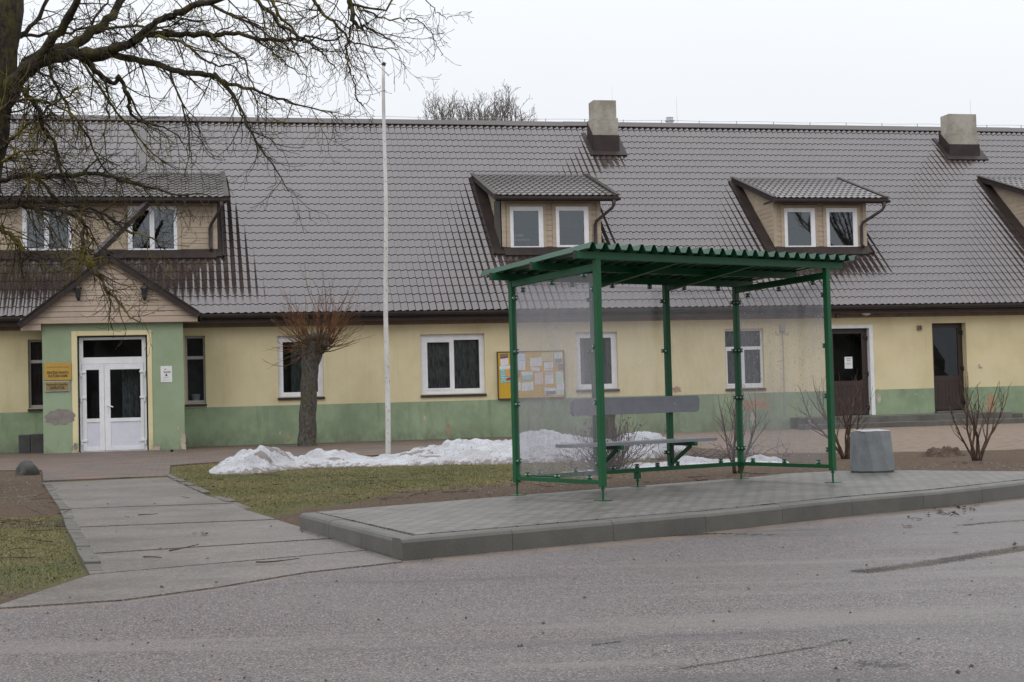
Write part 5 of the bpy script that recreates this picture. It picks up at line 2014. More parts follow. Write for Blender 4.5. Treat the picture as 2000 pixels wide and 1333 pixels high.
# ------------------------------------------------------------------ trees and shrubs
def polyline(p, d, ln, n, rs, wig=0.25, g=0.0, up=0.0):
    pts = [p.copy()]
    d = d.normalized()
    st = ln / n
    for i in range(n):
        f = i / n
        d = d + Vector((rs.gauss(0, wig), rs.gauss(0, wig), rs.gauss(0, wig) + g * (1 - f) + up * f))
        d.normalize()
        pts.append(pts[-1] + d * st)
    return pts


def taper(r0, r1, n):
    return [r0 + (r1 - r0) * i / n for i in range(n + 1)]


def side_shoots(mb, pts, rads, rs, spacing, lrange, level, cfg, skip=0.0):
    acc = 0.0
    tot = sum((pts[i + 1] - pts[i]).length for i in range(len(pts) - 1))
    run = 0.0
    nxt = spacing * rs.uniform(0.3, 1.0) + skip * tot
    for i in range(len(pts) - 1):
        seg = pts[i + 1] - pts[i]
        L_ = seg.length
        while run + L_ > nxt:
            t = (nxt - run) / max(L_, 1e-6)
            p = pts[i].lerp(pts[i + 1], t)
            r = rads[i] + (rads[i + 1] - rads[i]) * t
            tan = seg.normalized()
            a = Vector((rs.gauss(0, 1), rs.gauss(0, 1), rs.gauss(0, 1)))
            a = a - tan * a.dot(tan)
            if a.length < 1e-3:
                nxt += spacing
                continue
            a.normalize()
            fr = nxt / tot
            d = tan * cfg['fwd'] + a * cfg['out'] + Vector((0, 0, cfg['bias']))
            ln = rs.uniform(*lrange) * (1.0 - 0.45 * fr)
            n = 6 if level == 0 else (5 if level == 1 else 3)
            q = polyline(p, d, ln, n, rs, cfg['wig'], cfg['g'], cfg['up'])
            r0 = min(r * 0.6, cfg['r'][level])
            rr = taper(r0, cfg['rt'], n)
            mb.tube(q, rr, 4 if level == 0 else 3, cap=False)
            if level < cfg['depth']:
                side_shoots(mb, q, rr, rs, cfg['sp'][level], cfg['len'][level], level + 1, cfg)
            nxt += spacing * rs.uniform(0.5, 1.5)
        run += L_


def smooth_line(P, R, sub=4):
    """Catmull-Rom through the traced points"""
    out, rr = [], []
    n = len(P)
    for i in range(n - 1):
        p0, p1, p2, p3 = P[max(i - 1, 0)], P[i], P[i + 1], P[min(i + 2, n - 1)]
        for k in range(sub):
            t = k / sub
            out.append(0.5 * ((2 * p1) + (p2 - p0) * t + (2 * p0 - 5 * p1 + 4 * p2 - p3) * t * t + (3 * p1 - p0 - 3 * p2 + p3) * t ** 3))
            rr.append(R[i] + (R[i + 1] - R[i]) * t)
    out.append(P[-1])
    rr.append(R[-1])
    return out, rr


def big_tree():
    rs = random.Random(11)
    Y0 = 22.0
    base = at_y(-84, 1000, Y0)
    root = empty('bare_tree', (base.x, Y0, 0.05))
    tag(root, 'large bare old tree with mossy drooping branches at the edge of the lawn', 'tree')
    O = Vector((base.x, Y0, 0.05))
    m1 = F_PX / Y0                        # photo pixels per metre at the tree

    def tr(pts, rads, y0=0.0, y1=0.0, wob=0.0):
        P, n = [], len(pts)
        for i, (x, y) in enumerate(pts):
            yy = Y0 + y0 + (y1 - y0) * i / (n - 1)
            P.append(at_y(x, y, yy) - O)
        R = list(np.interp(np.linspace(0, 1, n), np.linspace(0, 1, len(rads)), [r / m1 for r in rads]))
        return smooth_line(P, R, 4)
    trunk = MB()
    p, r = tr([(-84, 1000), (-80, 900), (-72, 700), (-58, 500), (-38, 370), (-20, 250), (-8, 130), (4, -20), (8, -160), (12, -320)], [50, 42, 38, 36, 36, 37, 40, 42, 38, 30])
    r = [x * (1 + 0.06 * math.sin(i * 1.7)) for i, x in enumerate(r)]
    trunk.tube(p, r, 20)
    trunk.build('trunk', M['bark'], root, smooth=True)
    limbs = [
        ([(-10, 240), (12, 190), (42, 147), (88, 116), (140, 105), (196, 104), (245, 88), (290, 67), (350, 68), (403, 67), (452, 66), (500, 75), (543, 77), (600, 77), (665, 75)], [20, 17, 15, 14, 12, 10, 9, 7, 6, 5, 4, 3.4, 3, 2.2, 1.3], 0, -1.5),
        ([(255, 86), (272, 76), (300, 48), (335, 30), (380, 15), (440, -6), (520, -30), (600, -50)], [8, 7, 7, 6, 6, 5, 4, 3], -0.8, -1.5),
        ([(20, 172), (70, 109), (133, 91), (175, 67), (210, 39), (238, -8), (262, -60)], [13, 12, 11, 10, 9, 8, 7], 0.2, 1.0),
        ([(55, 140), (88, 100), (125, 45), (152, -10), (170, -70)], [10, 9, 8, 7, 6], -0.2, -1.2),
        ([(165, 114), (240, 112), (290, 123), (350, 137), (400, 150), (430, 155), (465, 200), (490, 260), (530, 320), (562, 372)], [9, 7, 6, 5.5, 5, 4.5, 3, 2.2, 1.5, 0.8], -0.3, -1.6),
        ([(428, 154), (480, 172), (540, 190), (590, 205), (645, 222), (660, 235)], [3.6, 3, 2.2, 1.6, 1.1, 0.7], -1.2, -1.5),
        ([(160, 116), (190, 140), (215, 160), (233, 153), (250, 190), (258, 225), (290, 242), (330, 252), (360, 282)], [7, 6, 5, 4.5, 3.6, 2.8, 2, 1.5, 0.8], 0.0, 0.8),
        ([(25, 165), (55, 185), (75, 215), (82, 250), (107, 275), (114, 312), (120, 345)], [7, 6, 5, 4.6, 4, 3.4, 2], 0.3, 0.8),
        ([(-45, 356), (0, 351), (46, 345), (93, 345), (140, 344), (190, 339), (228, 349), (263, 360), (302, 368), (349, 381), (395, 381), (430, 390)], [6, 5.2, 5, 4.8, 4.4, 4, 3.6, 3, 2.2, 1.8, 1.3, 0.8], -0.3, -1.4),
        ([(-50, 408), (30, 403), (60, 402), (92, 410), (130, 416), (160, 430), (160, 483), (172, 507), (186, 530), (202, 555), (216, 574), (235, 593), (247, 614), (277, 634)], [5, 4.6, 4.2, 4, 3.8, 3.6, 3.6, 3.4, 3.2, 2.8, 2.4, 2, 1.4, 0.9], -0.5, -1.8),
        ([(75, 346), (100, 378), (130, 400), (177, 407), (209, 423), (232, 439), (253, 455), (290, 461), (314, 483), (322, 508)], [3.6, 3.4, 3.2, 3, 2.8, 2.4, 2, 1.7, 1.3, 0.7], -0.4, -1.2),
        ([(-56, 420), (0, 446), (23, 462), (42, 481), (58, 502), (81, 516), (116, 538)], [5.5, 5.2, 4.6, 4, 3, 2.2, 1], -0.2, -1.0),
        ([(-10, 300), (30, 262), (62, 236), (110, 205), (150, 170)], [4, 3.4, 3, 2.4, 1.6], -0.5, -1.2),
        ([(676, -60), (680, -10), (686, 16), (692, 44), (701, 53), (722, 56), (746, 67), (775, 92)], [6, 5, 4.6, 4, 2.6, 2.1, 1.6, 0.7], -1.6, -1.9),
        ([(692, 46), (683, 72), (677, 92), (677, 120), (686, 144), (695, 170), (696, 192), (708, 204), (725, 196)], [2.4, 2.0, 1.8, 1.7, 1.5, 1.4, 1.2, 0.9, 0.5], -1.6, -1.9),
        ([(686, 8), (740, 21), (757, 14), (768, -10)], [2.4, 2.0, 1.8, 1.2], -1.6, -1.8),
        ([(698, 16), (740, 34), (780, 38), (812, 40), (840, 62), (852, 86), (864, 110)], [1.8, 1.6, 1.3, 1.1, 0.9, 0.7, 0.5], -1.6, -2.0),
        ([(440, -40), (500, 2), (540, 40), (566, 62), (588, 76), (620, 96), (640, 118), (662, 140)], [5, 4, 3.4, 3, 2.4, 1.8, 1.2, 0.7], -0.9, -1.4),
        ([(560, -50), (612, 0), (628, 24), (656, 46), (678, 76), (712, 90), (776, 96)], [4.4, 3.6, 3, 2.6, 2, 1.5, 0.8], -1.4, -1.9),
        ([(500, -50), (530, 0), (552, 38), (582, 70), (608, 78), (640, 60)], [4.4, 3.6, 2.8, 2, 1.5, 0.8], -0.6, -1.0),
        ([(330, -50), (392, 0), (450, 30), (500, 52), (545, 92), (580, 108), (600, 140)], [4.6, 3.8, 3, 2.4, 1.9, 1.4, 0.8], 0.3, 0.0),
        ([(820, -40), (836, 4), (850, 20), (866, 34), (882, 34)], [1.2, 1.0, 0.8, 0.6, 0.4], -1.9, -2.1),
        ([(160, 120), (200, 180), (240, 232), (300, 300), (340, 330)], [3, 2.6, 2.1, 1.5, 0.8], 0.3, 0.8),
        ([(330, 132), (345, 180), (362, 225), (372, 290), (378, 330)], [2.6, 2.1, 1.7, 1.3, 0.7], -0.6, -0.9),
        ([(90, 120), (120, 190), (160, 250), (205, 330), (240, 360)], [3.4, 3, 2.4, 1.8, 1], 0.5, 0.9),
        ([(205, 160), (210, 215), (206, 262), (212, 330)], [2.2, 1.8, 1.4, 0.8], 0.0, 0.2),
        ([(240, 170), (262, 200), (275, 232), (320, 262), (345, 285)], [2.3, 1.9, 1.6, 1.2, 0.7], -0.2, 0.0),
        ([(300, 70), (352, 82), (392, 112), (420, 128), (452, 128), (470, 150), (490, 200)], [3, 2.6, 2.2, 1.8, 1.4, 1.1, 0.6], -1.1, -1.4),
        ([(410, 66), (450, 100), (480, 120), (492, 160), (520, 190), (560, 196)], [2.4, 2.0, 1.6, 1.3, 1.0, 0.6], -1.2, -1.5),
        ([(500, 74), (530, 98), (548, 115), (565, 130), (600, 150), (618, 152)], [2, 1.7, 1.4, 1.1, 0.8, 0.5], -1.3, -1.6),
        ([(-8, 220), (40, 196), (95, 200), (140, 225), (180, 262)], [3.4, 2.8, 2.2, 1.7, 0.9], -0.8, -1.3),
        ([(-10, 330), (20, 305), (60, 292), (95, 300), (130, 322)], [3, 2.4, 2, 1.5, 0.8], -0.6, -1.0),
        ([(-10, 120), (40, 72), (75, 30), (100, -30)], [6, 5, 4.2, 3.5], 0.3, 0.8),
        ([(40, 70), (90, 66), (150, 60), (195, 30), (215, -20)], [4, 3.4, 2.8, 2.3, 1.8], 0.5, 0.9),
        ([(180, 66), (250, 50), (310, 56), (352, 40), (402, 46)], [3.4, 2.8, 2.2, 1.7, 1], 0.7, 0.9),
    ]
    cfg = dict(fwd=0.75, out=0.75, bias=-0.12, wig=0.20, g=-0.16, up=0.22, r=(0.012, 0.0075, 0.0052), rt=0.0034, depth=2,
               sp=(0.17, 0.13), len=((0.22, 0.62), (0.10, 0.30)))
    for k, (px, rd, y0, y1) in enumerate(limbs):
        mb = MB()
        p, r = tr(px, rd, y0, y1)
        p = [q + Vector((rs.gauss(0, 0.012), rs.gauss(0, 0.05), rs.gauss(0, 0.012))) for q in p]
        r = [max(0.0045, x * rs.uniform(0.9, 1.1)) for x in r]
        mb.tube(p, r, 8 if rd[0] > 6 else 6)
        side_shoots(mb, p, r, rs, 0.22 if rd[0] > 9 else 0.17, (0.45, 1.25) if rd[0] > 2.5 else (0.12, 0.40), 0, cfg, 0.10)
        if px[0][0] < 30 and px[0][1] > 160:
            side_shoots(mb, p[:len(p) * 2 // 3], r[:len(r) * 2 // 3], rs, 0.14, (0.5, 1.3), 0, cfg, 0.0)
        mb.build('limb', M['bark'] if rd[0] > 5.5 else M['twig'], root, smooth=True)


big_tree()


def pollard():
    rs = random.Random(5)
    b = on_ground(600, 872, 0.02, True)
    Yp = b.y + 0.2
    root = empty('pollard_tree', (b.x, Yp, 0.13))
    tag(root, 'stubby pollarded tree with a brush of bare reddish shoots in front of the wall', 'tree')
    O = Vector((b.x, Yp, 0.13))
    mm = F_PX / Yp
    T = [(600, 880, 20), (600, 860, 18.5), (601, 820, 17), (603, 770, 16), (605, 725, 16.5), (608, 700, 19), (612, 682, 23), (616, 668, 26), (618, 658, 25)]
    pts, rr = smooth_line([at_y(x, y, Yp) - O for x, y, r in T], [r / mm for x, y, r in T], 4)
    pts = [q + Vector((0.012 * math.sin(i * 1.3), 0, 0)) for i, q in enumerate(pts)]
    mb = MB()
    mb.tube(pts, rr, 16)
    for k in range(7):                       # knuckles of the pollard head
        a = rs.uniform(0, 6.28)
        c = pts[-3] + Vector((math.cos(a) * 0.26, math.sin(a) * 0.26, rs.uniform(-0.16, 0.05)))
        mb.lathe([(0.02, -0.11), (0.09, -0.07), (0.125, 0.0), (0.10, 0.08), (0.03, 0.11)], tuple(c), 8)
    mb.build('trunk', M['lime'], root, smooth=True)
    cr = MB()
    head = at_y(620, 668, Yp) - O
    cfg = dict(fwd=0.95, out=0.45, bias=0.05, wig=0.10, g=0.0, up=0.04, r=(0.005, 0.004, 0.003), rt=0.0024, depth=0, sp=(0.2, 0.2), len=((0.2, 0.4), (0.1, 0.2)))
    for k in range(130):
        a = rs.uniform(0, 2 * math.pi)
        el = math.radians(rs.choice([rs.uniform(-45, 5), rs.uniform(-15, 35), rs.uniform(10, 60), rs.uniform(40, 88)]))
        d = Vector((math.cos(a) * math.cos(el), math.sin(a) * math.cos(el), math.sin(el)))
        p = head + Vector((math.cos(a) * rs.uniform(0.06, 0.30), math.sin(a) * rs.uniform(0.06, 0.30), rs.uniform(-0.24, 0.06)))
        ln = rs.uniform(0.55, 1.1) * (1.55 if el > 0.6 else 1.2) * (1.15 if d.x > 0 else 0.95)
        q = polyline(p, d, ln, 7, rs, 0.13, rs.uniform(0.05, 0.34) if el < 0.6 else 0.04, rs.uniform(-0.02, 0.10))
        r0 = rs.choice([0.006, 0.008, 0.011, 0.016])
        rr = taper(r0, 0.0026, 7)
        cr.tube(q, rr, 4, cap=False)
        side_shoots(cr, q, rr, rs, 0.30, (0.15, 0.45), 0, cfg, 0.2)
    for a, ln, r0 in ((0.1, 0.7, 0.03), (1.2, 0.6, 0.028), (2.9, 0.65, 0.028), (4.2, 0.6, 0.03), (5.4, 0.7, 0.03)):
        p = head + Vector((math.cos(a) * 0.2, math.sin(a) * 0.2, -0.1))
        q = polyline(p, Vector((math.cos(a), math.sin(a), 0.2)), ln, 7, rs, 0.12, 0.3, 0.2)
        cr.tube(q, taper(r0, 0.008, 7), 6)
        side_shoots(cr, q, taper(r0, 0.008, 7), rs, 0.08, (0.4, 0.9), 0, cfg, 0.2)
    cr.build('crown', M['shoot'], root, smooth=True)


pollard()


def shrub(name, px, py, stems, label, mat, hpx, spread, rs, cfg, cat='shrub', lean=0.0, r0=0.014, group='bare shrubs beside the shelter'):
    b = on_ground(px, py)
    root = empty(name, (b.x, b.y, b.z - 0.03))
    tag(root, label, cat, group)
    mm = F_PX / b.y
    H = hpx / mm
    st = MB()
    tw = MB()
    for k in range(stems):
        a = 2 * math.pi * (k + rs.uniform(-0.3, 0.3)) / stems
        s_ = spread * rs.uniform(0.35, 1.0)
        d = Vector((math.cos(a) * s_ + lean, math.sin(a) * s_, 1.0))
        ln = H * rs.uniform(0.55, 0.80) * d.length / 1.05
        q = polyline(Vector((math.cos(a) * 0.04, math.sin(a) * 0.04, 0)), d, ln, 8, rs, 0.11, -0.02, 0.13)
        rr = taper(r0 * rs.uniform(0.7, 1.2), r0 * 0.35, 8)
        st.tube(q, rr, 6)
        side_shoots(tw, q, rr, rs, cfg['s0'], (H * 0.22, H * 0.55), 0, cfg, 0.3)
        # terminal shoot
        q2 = polyline(q[-1], (q[-1] - q[-2]), H * 0.3, 5, rs, 0.06, 0, 0.05)
        tw.tube(q2, taper(rr[-1], 0.003, 5), 4, cap=False)
    st.build('stems', mat, root, smooth=True)
    tw.build('twigs', mat, root, smooth=True)
    return root


rs = random.Random(21)
vcfg = dict(fwd=0.9, out=0.55, bias=0.30, wig=0.07, g=0.0, up=0.12, r=(0.0085, 0.005, 0.004), rt=0.0028, depth=1, sp=(0.16, 0.1), len=((0.15, 0.4), (0.1, 0.2)), s0=0.14)
shrub('shrub', 1441, 925, 6, 'bare shrub with upright forked twigs right behind the back corner post of the shelter', M['shrub'], 182, 0.22, rs, vcfg, r0=0.020)
shrub('shrub', 1652, 897, 7, 'bare shrub with thick brown stems between the shelter and the litter bin', M['shrub'], 175, 0.34, rs, vcfg, lean=-0.06, r0=0.025)
shrub('shrub', 1908, 903, 8, 'bare shrub with reddish upright twigs in turned soil, before the second brown door', M['shrub'], 172, 0.34, rs, vcfg, r0=0.022)
# low dense dry bush behind the bench
b = on_ground(1192, 922)
bush = empty('dry_bush', (b.x, b.y, b.z - 0.02))
tag(bush, 'low dense dry brown bush with dead flower heads behind the bench', 'bush')
tw, fh = MB(), MB()
for k in range(150):
    a = rs.uniform(0, 2 * math.pi)
    el = math.radians(rs.triangular(8, 88, 55))
    d = Vector((math.cos(a) * math.cos(el), math.sin(a) * math.cos(el), math.sin(el)))
    q = polyline(Vector((rs.gauss(0, 0.10), rs.gauss(0, 0.10), 0)), d, rs.uniform(0.45, 0.92), 6, rs, 0.10, -0.02, 0.03)
    rr = taper(0.0055, 0.0024, 6)
    tw.tube(q, rr, 3, cap=False)
    side_shoots(tw, q, rr, rs, 0.13, (0.1, 0.28), 0, dict(vcfg, depth=0), 0.3)
    if rs.random() < 0.6:
        c = q[-1]
        for j in range(7):
            e = c + Vector((rs.gauss(0, 0.016), rs.gauss(0, 0.016), rs.gauss(0, 0.012)))
            s_ = 0.011
            n_ = Vector((rs.gauss(0, 1), rs.gauss(0, 1), rs.gauss(0, 1))).normalized()
            t_ = n_.orthogonal().normalized() * s_
            u_ = n_.cross(t_)
            fh.face(e - t_, e + u_, e + t_, e - u_)
tw.build('twigs', M['deadshrub'], bush, smooth=True)
fh.build('dead_flower_heads', M['deadshrub'], bush)
# trailing dry twigs on the soil behind the shelter
b = on_ground(1385, 897)
tw = MB()
for k in range(90):
    p = Vector((rs.gauss(0, 0.55), rs.gauss(0, 0.3), 0.02))
    a = rs.uniform(0, 6.28)
    q = polyline(p, Vector((math.cos(a), math.sin(a), rs.uniform(0.15, 0.7))), rs.uniform(0.25, 0.6), 6, rs, 0.2, -0.05, -0.1)
    tw.tube(q, taper(0.006, 0.0025, 6), 3, cap=False)
o = tw.build('ground_twigs', M['deadshrub'])
o.location = b
tag(o, 'sprawl of low dry twigs on the soil behind the bench end', 'twigs', kind='stuff')
# stump behind the bench
b = on_ground(1193, 868)
st = empty('tree_stump', (b.x, b.y, b.z - 0.05))
tag(st, 'brown stump of a cut tree standing in the snow behind the bench', 'stump')
mm = F_PX / b.y
mb = MB()
hh = (868 - 788) / mm
pts = [Vector((0.02 * math.sin(i), 0, hh * i / 8)) for i in range(9)]
mb.tube(pts, [11.5 / mm * k for k in (1.35, 1.1, 1.0, 0.97, 0.95, 0.95, 0.96, 1.0, 1.02)], 14)
mb.build('trunk', M['lime'], st, smooth=True)


# trees far behind the house
def far_tree(px, top, Yd, wpx, label, seed):
    rs = random.Random(seed)
    t = at_y(px, top, Yd)
    root = empty('distant_tree', (t.x, Yd, 0.1))
    tag(root, label, 'tree', 'bare trees behind the roof')
    H = t.z - 0.1
    mm = F_PX / Yd
    R_ = wpx / mm / 2
    tr = MB()
    p = polyline(Vector((0, 0, 0)), Vector((0, 0, 1)), H * 0.62, 6, rs, 0.03)
    tr.tube(p, taper(0.32, 0.2, 6), 10)
    tr.build('trunk', M['fartree'], root, smooth=True)
    cr = MB()
    cfg = dict(fwd=0.9, out=0.7, bias=0.25, wig=0.16, g=0.05, up=0.10, r=(0.04, 0.022, 0.016), rt=0.012, depth=2, sp=(0.34, 0.24), len=((0.5, 1.1), (0.3, 0.6)))
    c0 = p[-1]
    for k in range(17):
        a = 2 * math.pi * k / 17 * 2.4
        f = (k + 0.5) / 17
        tgt = Vector((math.cos(a) * R_ * math.sqrt(f), math.sin(a) * R_ * math.sqrt(f), H - (R_ * 0.9) * f ** 1.6 - rs.uniform(0.0, 0.5)))
        n = 8
        q = [c0.lerp(tgt, (i / n)) + Vector((math.cos(a), math.sin(a), 0)) * (0.55 * R_ * math.sin(math.pi * i / n) * f) + Vector((rs.gauss(0, 0.09), rs.gauss(0, 0.09), 0)) * (i > 0) for i in range(n + 1)]
        rr = taper(0.11, 0.02, n)
        cr.tube(q, rr, 5, cap=False)
        side_shoots(cr, q, rr, rs, 0.30, (0.7, 1.6), 0, cfg, 0.4)
    cr.build('crown', M['fartree'], root, smooth=True)
    return root


far_tree(866, 196, 92, 92, 'bare rounded tree crown above the roof ridge, nearest to the flagpole', 3)
far_tree(930, 203, 96, 80, 'lower bare tree crown between two others above the roof ridge', 4)
far_tree(985, 190, 90, 92, 'tallest bare tree crown above the roof ridge, nearest to the chimney', 5)


# ------------------------------------------------------------------ small things on and around the house
def btag(mb, name, mats, label, cat, group=None, parts=(), bevel=0.0):
    """a thing fixed to the house, built in the facade frame; its origin sits on the wall"""
    c = np.mean(np.array(mb.v), 0)
    o = empty(name, bworld(*c), BETA)
    tag(o, label, cat, group)
    return o, Vector(c)


def fix(mb, name, mat, root, c, **k):
    mb.v = [tuple(Vector(v) - c) for v in mb.v]
    return mb.build(name, mat, root, **k)


def text_mesh(name, body, size, x, z, y, mat, root, c, bold=False, maxw=None):
    cu = bpy.data.curves.new(name, 'FONT')
    cu.body = body
    cu.size = size
    cu.align_x = 'CENTER'
    cu.align_y = 'CENTER'
    cu.extrude = 0.0012
    if bold:
        cu.offset = size * 0.022
    to = bpy.data.objects.new(name, cu)
    COL.objects.link(to)
    dg = bpy.context.evaluated_depsgraph_get()
    me = bpy.data.meshes.new_from_object(to.evaluated_get(dg))
    bpy.data.objects.remove(to)
    me.materials.clear()
    me.materials.append(mat)
    o = bpy.data.objects.new(name, me)
    COL.objects.link(o)
    xs = [v.co.x for v in me.vertices]
    w = max(xs) - min(xs)
    sc = min(1.0, maxw / w) if maxw else 1.0
    o.parent = root
    o.scale = (sc, 1, 1)
    o.rotation_euler = (math.pi / 2, 0, 0)
    o.location = Vector((x, y, z)) - c
    return o


# name plates on the porch
yp = PY - 0.024
r = rect(86, 709, 140, 742.5, yp)
mb = MB()
mb.box(r[0], r[1], yp - 0.012, yp, r[2], r[3])
o, c = btag(mb, 'name_plate', None, 'golden name plate of the culture house, the upper of two plates on the porch', 'sign')
fix(mb, 'plate', M['brass'], o, c, bevel=0.003)
cx_, w_ = (r[0] + r[1]) / 2, r[1] - r[0]
h_ = r[3] - r[2]
ty = yp - 0.013
text_mesh('lettering', 'VALMIERAS NOVADA PAŠVALDĪBA', 0.045, cx_, r[3] - h_ * 0.27, ty, M['ink_soft'], o, c, maxw=w_ * 0.82)
text_mesh('lettering', '•', 0.05, cx_, r[3] - h_ * 0.42, ty, M['ink'], o, c)
text_mesh('lettering', 'RENCĒNU PAGASTA', 0.085, cx_, r[3] - h_ * 0.575, ty, M['ink'], o, c, True, w_ * 0.80)
text_mesh('lettering', 'KULTŪRAS NAMS', 0.085, cx_, r[3] - h_ * 0.765, ty, M['ink'], o, c, True, w_ * 0.70)
mb = MB()
for sx in (0.04, 0.96):
    for sz in (0.07, 0.93):
        q = Vector((r[0] + w_ * sx, yp - 0.012, r[2] + h_ * sz)) - c
        mb.tube([q, q + Vector((0, -0.008, 0))], [0.010, 0.008], 8)
mb.build('screws', M['steel'], o)
r = rect(87, 745, 136, 764.5, yp)
mb = MB()
mb.box(r[0], r[1], yp - 0.010, yp, r[2], r[3])
o, c = btag(mb, 'name_plate', None, 'bronze name plate with a pale rim reading SAPRATNE, below the golden plate', 'sign')
fix(mb, 'frame', M['steel'], o, c, bevel=0.003)
w_, h_, cx_ = r[1] - r[0], r[3] - r[2], (r[0] + r[1]) / 2
mb = MB()
mb.box(r[0] + 0.022, r[1] - 0.022, yp - 0.013, yp - 0.0105, r[2] + 0.022, r[3] - 0.022)
fix(mb, 'plate', M['brass_d'], o, c)
text_mesh('lettering', 'Pensionāru biedrība', 0.07, cx_, r[3] - h_ * 0.34, yp - 0.014, M['ink'], o, c, True, w_ * 0.84)
text_mesh('lettering', 'SAPRATNE', 0.095, cx_, r[3] - h_ * 0.67, yp - 0.014, M['ink'], o, c, True, w_ * 0.60)
# white notice with a small tree drawing
yp = PY - 0.002
r = rect(313.5, 715.5, 336.5, 746.5, yp)
mb = MB()
mb.box(r[0], r[1], yp - 0.008, yp, r[2], r[3])
o, c = btag(mb, 'wall_notice', None, 'small white notice with a tree drawing on the porch beside the double door', 'sign')
fix(mb, 'panel', M['white'], o, c)
w_, h_, cx_ = r[1] - r[0], r[3] - r[2], (r[0] + r[1]) / 2
mb = MB()
yy = yp - 0.0095
mb.prism([Vector((cx_ - 0.035, yy, r[3] - h_ * .62)), Vector((cx_ + 0.035, yy, r[3] - h_ * .62)), Vector((cx_ + 0.012, yy, r[3] - h_ * .56)), Vector((cx_ + 0.012, yy, r[3] - h_ * .50)), Vector((cx_ + 0.06, yy, r[3] - h_ * .49)), Vector((cx_ - 0.06, yy, r[3] - h_ * .49)), Vector((cx_ - 0.012, yy, r[3] - h_ * .50)), Vector((cx_ - 0.012, yy, r[3] - h_ * .56))], (0, 0.001, 0))
for k in range(9):
    a = cx_ + (-0.075 + 0.15 * k / 8)
    mb.bar((a, yy, r[3] - h_ * (0.36 + 0.04 * (k % 3))), (a + 0.02, yy, r[3] - h_ * (0.33 + 0.04 * (k % 2))), 0.008, 0.009, up=(0, 1, 0))
for k in range(7):
    a = r[0] + w_ * (0.25 + 0.5 * k / 7)
    mb.box(a, a + w_ * 0.05, yy, yy + 0.001, r[3] - h_ * 0.735, r[3] - h_ * 0.715)
for k in range(9):
    a = r[0] + w_ * (0.18 + 0.64 * k / 9)
    mb.box(a, a + w_ * 0.05, yy, yy + 0.001, r[3] - h_ * 0.88, r[3] - h_ * 0.868)
fix(mb, 'drawing', M['ink'], o, c)
mb = MB()
for q in ((-0.05, 0.20), (-0.03, 0.17), (-0.015, 0.19), (0.06, 0.36), (0.045, 0.33)):
    mb.box(cx_ + q[0], cx_ + q[0] + 0.022, yy, yy + 0.001, r[3] - h_ * q[1] - 0.012, r[3] - h_ * q[1])
fix(mb, 'red_marks', M['alarm'], o, c)
# lanterns
for px, lab in ((152.5, 'black wall lantern nearer to the golden name plate, on the porch gable'), (282, 'black wall lantern on the porch gable, above the white notice side')):
    x_, z_ = L(px, 571, GY_ - 0.12)
    s_ = 1.0
    hgt = L(px, 560, GY_ - 0.12)[1] - L(px, 587, GY_ - 0.12)[1]
    k = hgt / 0.30
    mb = MB()
    cc = (x_, GY_ - 0.12, z_)
    mb.lathe([(0.012 * k, 0.19 * k), (0.02 * k, 0.175 * k), (0.012 * k, 0.16 * k), (0.03 * k, 0.145 * k), (0.085 * k, 0.09 * k), (0.09 * k, 0.075 * k), (0.07 * k, 0.072 * k)], cc, 6)
    o, c = btag(mb, 'wall_lantern', None, lab, 'lantern', 'pair of lanterns on the porch gable')
    fix(mb, 'cap', M['black'], o, c)
    mb = MB()
    mb.lathe([(0.068 * k, 0.072 * k), (0.042 * k, -0.085 * k)], cc, 6)
    fix(mb, 'lamp_glass', M['lamp_glass'], o, c)
    mb = MB()
    for q in range(6):
        a = 2 * math.pi * q / 6
        mb.bar((cc[0] + 0.07 * k * math.cos(a), cc[1] + 0.07 * k * math.sin(a), cc[2] + 0.072 * k), (cc[0] + 0.044 * k * math.cos(a), cc[1] + 0.044 * k * math.sin(a), cc[2] - 0.085 * k), 0.010, 0.010)
    mb.lathe([(0.03 * k, -0.14 * k), (0.05 * k, -0.12 * k), (0.05 * k, -0.087 * k), (0.02 * k, -0.086 * k)], cc, 6)
    mb.box(x_ - 0.035, x_ + 0.035, GY_ - 0.016, GY_ - 0.002, z_ - 0.17 * k, z_ - 0.06 * k)
    mb.bar((x_, GY_ - 0.12, z_ - 0.125 * k), (x_, GY_ - 0.01, z_ - 0.125 * k), 0.02, 0.025)
    fix(mb, 'bracket', M['black'], o, c)

